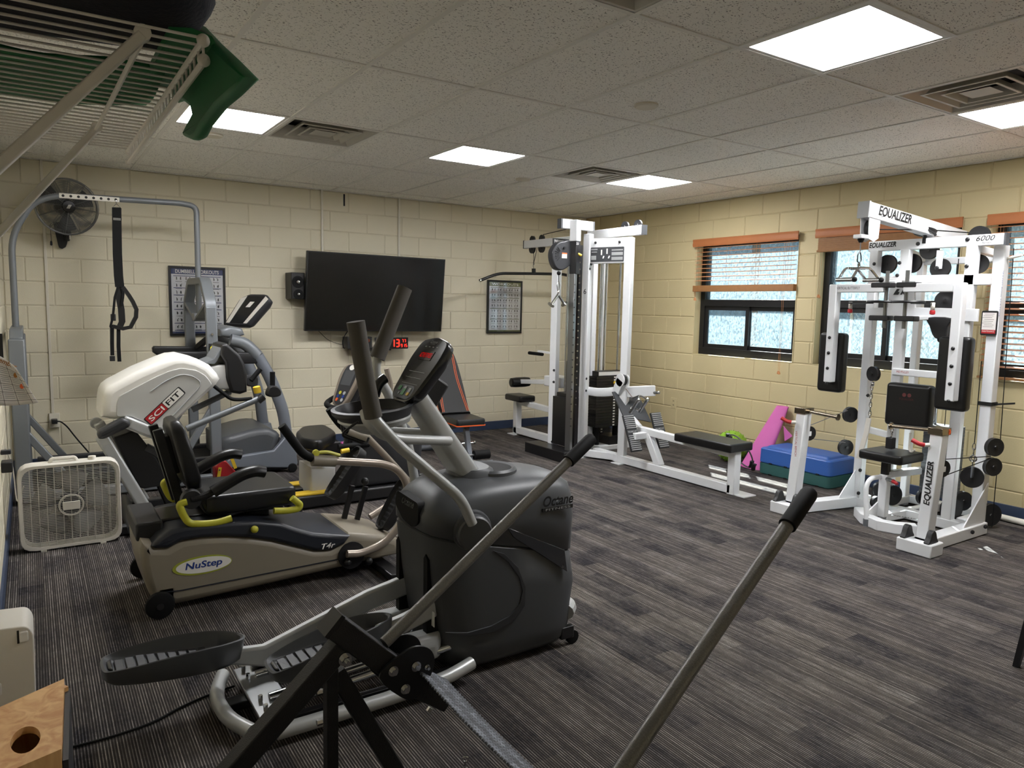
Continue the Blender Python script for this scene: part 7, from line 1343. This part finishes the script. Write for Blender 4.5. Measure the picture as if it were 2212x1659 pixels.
for k in range(8): decal(mc + Vector((-0.0065, 0.006*(k % 3), 0.06-k*0.012)), (0, -1, 0), (0, 0, 1), 0.06, 0.002, 'ink', uO, 'printed_line', t=0.0005)
lettering('SEATED ROW STATION', (5.38, 2.274, 1.65), (0, 0, -1), (1, 0, 0), 0.014, 'logo_blue', uO, wide=0.30)
MB().box((5.378, 2.268, 0.895), (5.462, 2.352, 0.92)).build('strap_band', 'ink', uO); MB().bar((5.42, 2.27, 0.905), (5.35, 2.12, 0.935), 0.003, 0.012).build('strap_tail', 'ink', uO)
MB().cyl((5.42, 2.27, 1.88), (5.40, 2.18, 1.90), 0.010, n=10).build('peg', 'offwhite_plastic', uO)
# ---------------------------------------------------------------- step platform, mat, ball, ring along the tan wall
q = [(5.6757, 4.2246), (5.7388, 3.5974)]
sx0 = 5.61; sy0, sy1 = 3.56, 4.29
def tierz(k, z): return [(p[0], p[1], z) for p in rrect(sx0+k, sx0+0.40-k, sy0+k, sy1-k, 0.05-k*0.5)]
st = thing('step_platform', 'green lower platform under the blue exercise step', 'step', (sx0+0.2, 3.93, 0), 'stacked exercise steps'); MB().loft([tierz(0.012, 0.0), tierz(0.002, 0.01), tierz(0.0, 0.10), tierz(0.015, 0.105)]).build('riser', 'step_teal', st)
for k in range(4): MB().box((sx0-0.003, sy0+0.10+k*0.16, 0.0), (sx0+0.01, sy0+0.13+k*0.16, 0.014)).build('notch', 'ink', st)
st = thing('step_platform', 'blue exercise step stacked on the green platform by the wall', 'step', (sx0+0.2, 3.93, 0.105), 'stacked exercise steps'); MB().loft([tierz(0.01, 0.106), tierz(0.0, 0.115), tierz(0.002, 0.235), tierz(0.012, 0.245), tierz(0.045, 0.246), tierz(0.055, 0.262), tierz(0.07, 0.268), tierz(0.09, 0.269)]).build('platform', 'step_blue', st)
for k in range(4): MB().box((sx0-0.003, sy0+0.10+k*0.16, 0.106), (sx0+0.01, sy0+0.13+k*0.16, 0.118)).build('notch', 'ink', st)
mt = thing('yoga_mat', 'pink rolled yoga mat leaning against the tan wall', 'mat', (5.75, 4.42, 0))
bq = Vector((5.745, 4.455, 0.0)); tq = Vector((5.985, 4.33, 0.60)); sp_ = []
def matring(c, r, n=26): 
    out = []
    for i in range(n): t = 2*math.pi*i/n; out.append(c + Vector((math.cos(t)*r*0.45*0.9, math.sin(t)*r*1.0, 0)))
    return out
m = MB(); rings = [matring(bq.lerp(tq, u), r) for u, r in ((0.0, 0.135), (0.35, 0.115), (0.7, 0.09), (1.0, 0.065))]; inner = [[c0 + (p-c0)*0.93 for p in rg_] for rg_, c0 in zip(rings, [bq.lerp(tq, u) for u in (0.0, 0.35, 0.7, 1.0)])]
m.loft(rings + inner[::-1], cap=False, closed=True); m.build('roll', 'pink', mt)
MB().pprism([(5.93, 4.27, 0.42), (5.925, 4.165, 0.34), (5.92, 4.24, 0.28)], (0.006, 0.0, 0.0)).build('loose_corner', 'pink', mt)
bl_ = thing('spiky_ball', 'green spiky massage ball behind the rowing seat', 'ball', (5.80, 4.76, 0)); bc = Vector((5.80, 4.76, 0.155)); MB().ball(bc, 0.155, 28, 18).build('ball', 'ball_green', bl_)
rnd = random.Random(2); m = MB()
for k in range(150):
    z = 1-2*(k+0.5)/150; a = k*2.399963; r = math.sqrt(1-z*z); d = Vector((r*math.cos(a), r*math.sin(a), z)); m.cyl(bc+d*0.150, bc+d*0.163, 0.008, 0.003, n=6)
o = m.build('spikes', 'ball_green', bl_); o['kind'] = 'stuff'
rg2 = thing('pilates_ring', 'thin grey exercise ring with padded grips leaning on the pink mat', 'ring', (5.56, 4.46, 0)); rc = Vector((5.585, 4.475, 0.17)); ax_ = Vector((1, -0.35, 0.55))
MB().torus(rc + Vector((0, 0, 0.005)), ax_, 0.175, 0.007, 40, 8).build('hoop', 'charcoal', rg2)
_, ra, ru = frame_of(ax_)
for th in (2.4, 5.5):
    cp = rc + ra*(0.175*math.cos(th)) + ru*(0.175*math.sin(th)); tg = (-ra*math.sin(th)+ru*math.cos(th)); od = (ra*math.cos(th)+ru*math.sin(th))
    for s in (1, -1): MB().tube([cp-tg*0.06+od*s*0.02, cp+od*s*0.012, cp+tg*0.06+od*s*0.02], 0.012, 8, flat=(0.02, 0.008), fillet=0.03).build('pad', 'charcoal_dark', rg2)
# pole lying along the wall, table leg and white corner at the right edge
pl = thing('floor_pole', 'white and black weighted pole lying against the baseboard at the right edge', 'pole', (5.9, 2.2, 0)); MB().cyl((5.93, 2.60, 0.028), (5.90, 2.15, 0.028), 0.022, n=14).build('sleeve', 'offwhite_plastic', pl); MB().cyl((5.90, 2.15, 0.028), (5.86, 1.40, 0.028), 0.026, n=14).build('foam', 'black_rubber', pl)
ch = thing('folding_chair', 'chair with black tapered legs, only one leg showing at the right edge', 'chair', (4.5, 1.25, 0))
MB().loft([[((3.4833, 1.282, 0.0)[0]+dx*k+o, (3.4833, 1.282, 0.0)[1]+dy*k-o, z) for dx, dy in ((-0.016, -0.016), (0.016, -0.016), (0.016, 0.016), (-0.016, 0.016))] for z, k, o in ((0.0, 0.7, 0.0), (0.42, 1.1, 0.045))]).build('leg', 'black_paint', ch)
cl = Vector((3.4833, 1.282, 0.0))
for dx, dy in ((0.42, 0.0), (0.0, -0.42), (0.42, -0.42)): MB().loft([[(cl.x+dx+a*k, cl.y+dy+b*k, z) for a, b in ((-0.016, -0.016), (0.016, -0.016), (0.016, 0.016), (-0.016, 0.016))] for z, k in ((0.0, 0.7), (0.42, 1.1))]).build('leg', 'black_paint', ch)
MB().soft(rrect(cl.x+0.02, cl.x+0.46, cl.y-0.46, cl.y-0.02, 0.04), 'z', 0.42, 0.47, 0.015).build('seat', 'black_vinyl', ch); MB().soft(rrect(cl.y-0.44, cl.y-0.04, 0.55, 0.85, 0.05), 'x', cl.x+0.44, cl.x+0.48, 0.012).build('backrest', 'black_vinyl', ch)
for dy in (-0.40, -0.08): MB().bar((cl.x+0.44, cl.y+dy, 0.45), (cl.x+0.46, cl.y+dy, 0.60), 0.02, 0.02).build('back_post', 'black_paint', ch)
# ================================================================ NEAREST THINGS
# ---------------------------------------------------------------- black lever machine at the bottom edge
lm = thing('lever_machine', 'black steel frame with two long grey lever bars and woven strap, nearest the viewer', 'exercise machine', (0.6, 1.3, 0))
BD = Vector((0.86, 0.155, 0.485)).normalized()
for k, (yy, sg) in enumerate(((1.70, 1), (0.92, -1))):
    D_ = Vector((0, yy-1.70, 0))
    T_ = lambda p: Vector(p) + D_
    a, b = T_((0.600, 1.70, 0.700)), T_((0.775, 1.70, 0.530))
    bmh = MB().bar(a, b, 0.062, 0.062, up=(0, 1, 0)).build('head_beam', 'crackle_black', lm, bev=0.004)
    dd = (b-a).normalized(); MB().bar(a - dd*0.012, a, 0.064, 0.064, up=(0, 1, 0)).build('end_cap', 'black_plastic', bmh)
    n3 = dd.cross(Vector((0, 1, 0))).normalized(); n3 = -n3 if n3.z < 0 else n3
    MB().loft([[p + n3*u + Vector((0, v, 0)) for u, v in ((-h, -0.022), (h, -0.022), (h, 0.022), (-h, 0.022))] for p, h in ((b - dd*0.02, 0.035), (b + dd*0.08, 0.03), (b + dd*0.20, 0.014))]).build('strap_bracket', 'crackle_black', lm, bev=0.003)
    for s in (-0.040, 0.040):
        c1, c2 = a.lerp(b, 0.82) + dd*0.0, a.lerp(b, 0.95) + n3*0.045
        poly = []
        e = (c2-c1).normalized(); f = dd*1.0
        ol = [(-0.055, -0.045), (0.06, -0.05), (0.075, -0.02), (0.075, 0.03), (0.055, 0.07), (0.02, 0.085), (-0.02, 0.07), (-0.045, 0.03)]
        pc2 = b - dd*0.005 + n3*0.01
        MB().pprism([pc2 + dd*p[0] + n3*p[1] + Vector((0, s-0.004, 0)) for p in spline(ol, 4, closed=True)], (0, 0.008, 0)).build('pivot_plate', 'black_paint', lm, bev=0.001); pp_ = KIDS[lm.name][-1]
        if s < 0:
            for (u, v, r) in ((-0.035, -0.012, 0.011), (0.03, -0.03, 0.011), (0.015, 0.03, 0.011), (0.045, 0.045, 0.006)):
                q = pc2 + dd*u + n3*v + Vector((0, s-0.004, 0)); MB().cyl(q, q + Vector((0, -0.004, 0)), r*1.25, n=16).build('washer', 'chrome', pp_); MB().cyl(q, q + Vector((0, -0.014, 0)), r*0.8, n=6).build('nut', 'chrome', pp_)
    # legs of the A frame
    ap = T_((0.615, 1.70, 0.63)); 
    MB().bar(T_((0.640, 1.70, 0.655)), T_((-0.02, 1.70, 0.06)), 0.05, 0.05, up=(0, 1, 0)).build('rear_leg', 'crackle_black', lm, bev=0.004)
    MB().bar(T_((0.600, 1.715, 0.58)), T_((0.598, 1.715, 0.06)), 0.035, 0.03, up=(1, 0, 0)).build('centre_post', 'crackle_black', lm, bev=0.003)
    MB().bar(T_((0.615, 1.73, 0.56)), T_((0.87, 1.73, 0.06)), 0.045, 0.05, up=(0, 1, 0)).build('front_leg', 'crackle_black', lm, bev=0.004)
    MB().bar(T_((-0.08, 1.70, 0.03)), T_((0.95, 1.70, 0.03)), 0.05, 0.05).build('floor_rail', 'crackle_black', lm, bev=0.004)
    q = T_((0.622, 1.674, 0.613)); MB().cyl(q, q + Vector((0, -0.004, 0)), 0.017, n=18).build('washer', 'chrome', lm); MB().cyl(q, q + Vector((0, -0.02, 0)), 0.0115, n=6).build('bolt', 'chrome', lm); MB().cyl(q + Vector((0, -0.02, 0)), q + Vector((0, -0.03, 0)), 0.006, n=8).build('bolt_tip', 'chrome', lm)
    for zz in (0.44, 0.52): q = T_((0.577, 1.715, zz)); MB().cyl(q, q + Vector((-0.014, 0, 0)), 0.008, n=6).build('bolt', 'chrome', lm)
    for t_ in (0.07, 0.17):
        q = b + dd*t_ - n3*0.026; MB().cyl(q, q - n3*0.012, 0.008, n=6).build('bolt', 'chrome', lm); q = b + dd*t_ + n3*0.026; MB().cyl(q, q + n3*0.010, 0.007, n=6).build('bolt', 'chrome', lm)
    # lever bar and grip
    p1 = Vector((1.540, 1.845, 1.065)) if k == 0 else Vector((1.600, 1.068, 1.050)); p0 = p1 - BD*0.93
    MB().cyl(p0, p1 - BD*0.02, 0.0165, n=18).build('lever_bar', 'hammertone', lm)
    g0 = p1 - BD*0.125; MB().lathe([(0.0175, 0), (0.0215, 0.002), (0.0215, 0.122), (0.019, 0.132), (0.001, 0.135)], g0, ax=tuple(BD), n=20).build('grip', 'black_rubber', lm)
for xx in (-0.04, 0.90): MB().bar((xx, 0.92, 0.03), (xx, 1.70, 0.03), 0.05, 0.05).build('cross_rail', 'crackle_black', lm, bev=0.004)
MB().tube([(0.84, 1.70, 0.16), (0.83, 1.66, 0.175), (0.72, 1.62, 0.19), (0.62, 1.64, 0.18)], 0.004, 6, fillet=0.03).build('wire_hook', 'black_paint', lm)
# woven strap between the two sides: each rib of the weave is geometry
s0_, s1_ = Vector((0.872, 1.70, 0.500)), Vector((0.872, 0.92, 0.500)); wv = Vector((0.82, 0, -0.57)).normalized(); nv = Vector((0.57, 0, 0.82)).normalized()
m = MB(); n = 120; rings = []
for i in range(n+1):
    t_ = i/n; c = s0_.lerp(s1_, t_) + Vector((0, 0, -0.02*math.sin(math.pi*t_))); h = 0.0016*(1 if i % 2 else -1)
    rings.append([c - wv*0.062 + nv*(h-0.0015), c + nv*(-h-0.0015), c + wv*0.062 + nv*(h-0.0015), c + wv*0.062 + nv*(h+0.0015), c + nv*(-h+0.0015), c - wv*0.062 + nv*(h+0.0015)])
m.loft(rings); m.build('woven_strap', 'strap_grey', lm, smooth=20)
# small ring bolt on the floor
rb = thing('ring_bolt', 'small chrome ring bolt just above the bottom edge of the picture', 'bolt', (1.1319, 1.9424, 0.01)); rp = Vector((1.1227, 1.9269, 0.03)); MB().torus(rp, (0.4, 1, 0.2), 0.010, 0.003, 16, 6).build('ring', 'chrome', rb); MB().cyl((rp.x, rp.y, 0.0), (rp.x, rp.y, 0.022), 0.004, n=8).build('shank', 'chrome', rb)
# ---------------------------------------------------------------- plywood box and white appliance by the left wall
pw = thing('plywood_box', 'plywood box with an oval hand hole at the bottom left', 'box', (-0.04, 2.07, 0))
ang = Matrix.Rotation(math.radians(-4), 3, 'Z'); pc = Vector((-0.0505, 2.07, 0)); zb = 0.45; hx, hy = 0.086, 0.20
def BX(x, y, z): return pc + ang @ Vector((x, y, z))
tq = [(0.0365, 2.272), (0.0185, 1.905), (-0.155, 1.845), (-0.155, 2.165)]
cx0 = sum(p[0] for p in tq)/4; cy0 = sum(p[1] for p in tq)/4
hole = [(cx0+0.012+0.030*math.cos(2*math.pi*i/24)*1.0, cy0-0.055+0.062*math.sin(2*math.pi*i/24)) for i in range(24)]
def lerp2(p, q, t): return (p[0]+(q[0]-p[0])*t, p[1]+(q[1]-p[1])*t)
ring_o = []
for i in range(24):
    th = 2*math.pi*i/24; d = (math.cos(th), math.sin(th)); best = 9; c0 = (cx0+0.012, cy0-0.055)
    for j in range(4):
        p, q = tq[j], tq[(j+1) % 4]; ex, ey = q[0]-p[0], q[1]-p[1]; den = d[0]*ey-d[1]*ex
        if abs(den) < 1e-9: continue
        t_ = ((p[0]-c0[0])*ey-(p[1]-c0[1])*ex)/den; u = ((p[0]-c0[0])*d[1]-(p[1]-c0[1])*d[0])/den
        if t_ > 0 and -1e-6 <= u <= 1+1e-6: best = min(best, t_)
    ring_o.append((c0[0]+d[0]*best, c0[1]+d[1]*best))
for j in range(4):
    i = min(range(24), key=lambda k: (ring_o[k][0]-tq[j][0])**2+(ring_o[k][1]-tq[j][1])**2); ring_o[i] = tq[j]
R3 = lambda ps, z: [(p[0], p[1], z) for p in ps]
MB().loft([R3(hole, zb-0.018), R3(hole, zb), R3(ring_o, zb), R3(ring_o, zb-0.018)], closed=True).build('top_panel', 'plywood', pw)
def side(p, q, nm, mm, th=0.018):
    p, q = Vector((p[0], p[1], 0)), Vector((q[0], q[1], 0)); cen = Vector((cx0, cy0, 0)); e = (q-p).normalized(); nn = Vector((-e.y, e.x, 0)); nn = -nn if nn.dot(cen-p) < 0 else nn
    MB().pprism([p, q, q + Vector((0, 0, zb-0.018)), p + Vector((0, 0, zb-0.018))], nn*th).build(nm, mm, pw)
side(tq[0], tq[1], 'side_panel', 'plywood'); side(tq[1], tq[2], 'side_panel', 'plywood'); side(tq[3], tq[0], 'side_panel', 'plywood')
e_ = (Vector((*tq[1], 0))-Vector((*tq[0], 0))).normalized(); n_o = Vector((-e_.y, e_.x, 0)); n_o = n_o if n_o.x > 0 else -n_o
MB().pprism([Vector((*tq[0], 0.0))+n_o*0.001, Vector((*tq[1], 0.0))+n_o*0.001, Vector((*tq[1], zb-0.03))+n_o*0.001, Vector((*tq[0], zb-0.03))+n_o*0.001], n_o*0.012).build('dark_side_sheet', 'charcoal_dark', pw)  # charcoal sheet laid over the right side panel
wa = thing('white_appliance', 'white plastic appliance with a power socket standing by the left wall', 'appliance', (-0.10, 2.95, 0))
MB().prism(rpoly([(-0.165, 0.0), (-0.040, 0.0), (-0.034, 0.425), (-0.050, 0.455), (-0.165, 0.462)], [0.005, 0.01, 0.03, 0.03, 0.01]), 'y', 2.70, 2.88).build('body', 'offwhite_plastic', wa, bev=0.012, seg=3)
MB().soft(rrect(-0.072, -0.048, 0.405, 0.440, 0.006), 'y', 2.694, 2.72, 0.004).build('button', 'logo_white', wa); MB().box((-0.078, 2.6995, 0.402), (-0.072, 2.703, 0.445)).build('button_gap', 'ink', wa)
MB().soft(rrect(-0.172+0.01, -0.125, 0.245, 0.285, 0.006), 'y', 2.695, 2.703, 0.002).build('socket', 'logo_white', wa); so = KIDS[wa.name][-1]
for dx in (-0.154, -0.138): MB().box((dx, 2.694, 0.252), (dx+0.003, 2.6955, 0.264)).build('slot', 'ink', so)
MB().cyl((-0.1445, 2.6955, 0.274), (-0.1445, 2.694, 0.274), 0.004, n=10).build('slot', 'ink', so)
# ---------------------------------------------------------------- calendar page curling off the left wall
cal = thing('wall_calendar', 'white September calendar page curling off the left wall', 'calendar', (XL, 3.6, 1.1))
def sheet(u, v):   # u 0..1 away from the wall, v 0..1 downwards
    x = -0.172 + 0.185*u*(0.62+0.38*v); y_ = 3.62 - 0.04*u + 0.05*math.sin(u*2.2); z_ = 1.275 - 0.215*v - 0.07*u*u*(1-v) - 0.012*math.sin(u*3)*v
    return Vector((x, y_, z_))
n = 10; vs = [sheet(i/n, j/n) for j in range(n+1) for i in range(n+1)]; fs = [(j*(n+1)+i, j*(n+1)+i+1, (j+1)*(n+1)+i+1, (j+1)*(n+1)+i) for j in range(n) for i in range(n)]
o = MB().add(vs, fs).build('page', 'paper', cal, smooth=80); md = o.modifiers.new('thick', 'SOLIDIFY'); md.thickness = 0.0012
for i in range(4): MB().tube([sheet(0.12+0.26*i, v/8) + Vector((0, -0.0016, 0)) for v in range(1, 9)], 0.0007, 4).build('grid_line', 'ink', cal)
for j in range(5): MB().tube([sheet(u/8, 0.22+0.17*j) + Vector((0, -0.0016, 0)) for u in range(9)], 0.0007, 4).build('grid_line', 'ink', cal)
rnd = random.Random(5)
for i in range(3):
    for j in range(4):
        for k in range(3): u0 = 0.15+0.26*i; v0 = 0.26+0.17*j+0.04*k; MB().tube([sheet(u0+0.20*t_/3, v0) + Vector((0, -0.0016, 0)) for t_ in range(4)], 0.0009, 4).build('printed_line', 'frame_grey', cal)
mat('autumn_brown', '#9A6426', 0.7)
lettering('September', sheet(0.55, 0.10) + Vector((0, -0.004, 0.0)), tuple(sheet(0.8, 0.1)-sheet(0.3, 0.1)), (0, 0, 1), 0.026, 'autumn_brown', cal, wide=0.11, bold=0.02, lift=0.004)
for (u, v, mm) in ((0.82, 0.30, 'autumn_brown'), (0.85, 0.56, 'orange')): c = sheet(u, v) + Vector((0, -0.003, 0)); MB().prism([(c.x+0.008*math.cos(t_*0.628), c.z+0.011*math.sin(t_*0.628)) for t_ in range(10)], 'y', c.y-0.0006, c.y).build('sticker', mm, cal)
MB().box((XL+0.0, 3.68, 1.10), (XL+0.075, 3.69, 1.345)).build('backing_card', 'ink', cal)
# ---------------------------------------------------------------- wire shelf on the left wall, with a mat and a bundle on it
ws = thing('wire_shelf', 'white wire shelf on the left wall close to the viewer', 'shelf', (0.0, 1.3, 1.8))
XF, Y0, Y1, ZS = 0.18, 0.936, 1.70, 1.802
n = 29
for i in range(n):
    yy = Y0+(Y1-Y0)*i/(n-1); MB().tube([(XL+0.004, yy, ZS), (XF, yy, ZS), (XF+0.001, yy, ZS-0.024)], 0.0017, 6, fillet=0.004, fn=2).build('cross_wire', 'wire_white', ws)
for (xx, zz, r) in ((XF, ZS-0.004, 0.0042), (XF+0.001, ZS-0.026, 0.0042), (XL+0.01, ZS-0.004, 0.0035)):
    MB().cyl((xx, Y0-0.004, zz), (xx, Y1+0.004, zz), r, n=8).build('long_rod', 'wire_white', ws)
for yy in (Y0-0.004, Y1+0.004):
    for zz in (ZS-0.004, ZS-0.026): MB().ball((XF, yy, zz), 0.0075 if yy < 1.2 else 0.006, 10, 8).build('end_cap', 'wire_white', ws)
for (ya, xa, zw) in ((0.945, 0.118, 1.46), (1.50, (0.1101, 1.4968, 1.795)[0], 1.43)):
    if ya > 1: ya = (0.1101, 1.4968, 1.795)[1]
    b_ = MB().bar((xa, ya, ZS-0.008), (XL+0.002, ya, zw), 0.012, 0.016, up=(0, 1, 0)).build('support_strut', 'wire_white', ws, bev=0.002); MB().cyl((xa, ya-0.007, ZS-0.006), (xa, ya+0.007, ZS-0.006), 0.009, n=14).build('strut_clip', 'wire_white', ws); MB().box((XL, ya-0.012, zw-0.03), (XL+0.006, ya+0.012, zw+0.02)).build('wall_clip', 'wire_white', ws)
MB().tube([(0.118, 0.955, ZS-0.012), ((0.109, 1.4815, 1.792)[0], (0.109, 1.4815, 1.792)[1], ZS-0.012)], 0.0035, 8).build('tie_rod', 'wire_white', ws)
gm = thing('green_mat', 'green vinyl mat draped over the front of the wire shelf', 'mat', (0.1, 1.2, 1.81))
nx_, ny_ = 14, 10; vs = []
for j in range(ny_+1):
    for i in range(nx_+1):
        u, v = i/nx_, j/ny_; x = -0.16 + 0.33*u; y_ = 1.135 + (0.26+0.05*math.sin(u*5))*v; vs.append((x, y_, ZS + 0.006 + 0.006*(1+math.sin(u*9+v*4))))
o = MB().add(vs, [(j*(nx_+1)+i, j*(nx_+1)+i+1, (j+1)*(nx_+1)+i+1, (j+1)*(nx_+1)+i) for j in range(ny_) for i in range(nx_)]).build('sheet', 'green_cloth', gm, smooth=80); md = o.modifiers.new('thick', 'SOLIDIFY'); md.thickness = 0.005
fo = [(1.1366, 1.8682), (1.072, 1.8614), (0.9819, 1.8156), (0.8894, 1.7711), (0.8175, 1.7334), (0.8929, 1.7307), (0.9617, 1.7326), (1.0094, 1.7299), (1.0548, 1.7271), (1.0902, 1.7202), (1.1265, 1.7232), (1.1797, 1.7368), (1.1868, 1.7444), (1.1456, 1.7511), (1.1102, 1.7552), (1.1207, 1.7656), (1.1649, 1.7819), (1.2127, 1.7965), (1.2013, 1.8144), (1.1656, 1.8316), (1.1543, 1.8538)]
MB().soft(fo, 'x', 0.196, 0.214, 0.006).build('hanging_flap', 'green_cloth', gm, smooth=60)
MB().strip([(0.150, 1.10, ZS+0.012), (0.175, 1.10, ZS+0.016), (0.195, 1.10, ZS+0.012), (0.204, 1.10, ZS-0.005)], 0.26, 0.008, (0, 1, 0)).build('fold', 'green_cloth', gm, smooth=60)
nb = thing('navy_bundle', 'dark navy rolled cloth bundle lying on the wire shelf', 'bundle', (0.0, 1.15, 1.83))
rings = []
for i, (xx, r) in enumerate(((-0.172, 0.095), (-0.12, 0.10), (-0.02, 0.104), (0.08, 0.098), (0.15, 0.094), (0.182, 0.082), (0.198, 0.055), (0.202, 0.01))):
    sq = lambda v: math.copysign(abs(v)**0.55, v)
    rings.append([(xx + 0.006*math.sin(3*t_*0.2618), 1.005 + r*1.35*sq(math.cos(t_*0.2618))*(1+0.03*math.sin(i*1.7+t_)), 1.905 + 0.93*r*sq(math.sin(t_*0.2618))) for t_ in range(24)])
MB().loft(rings).build('roll', 'navy_cloth', nb, smooth=80)
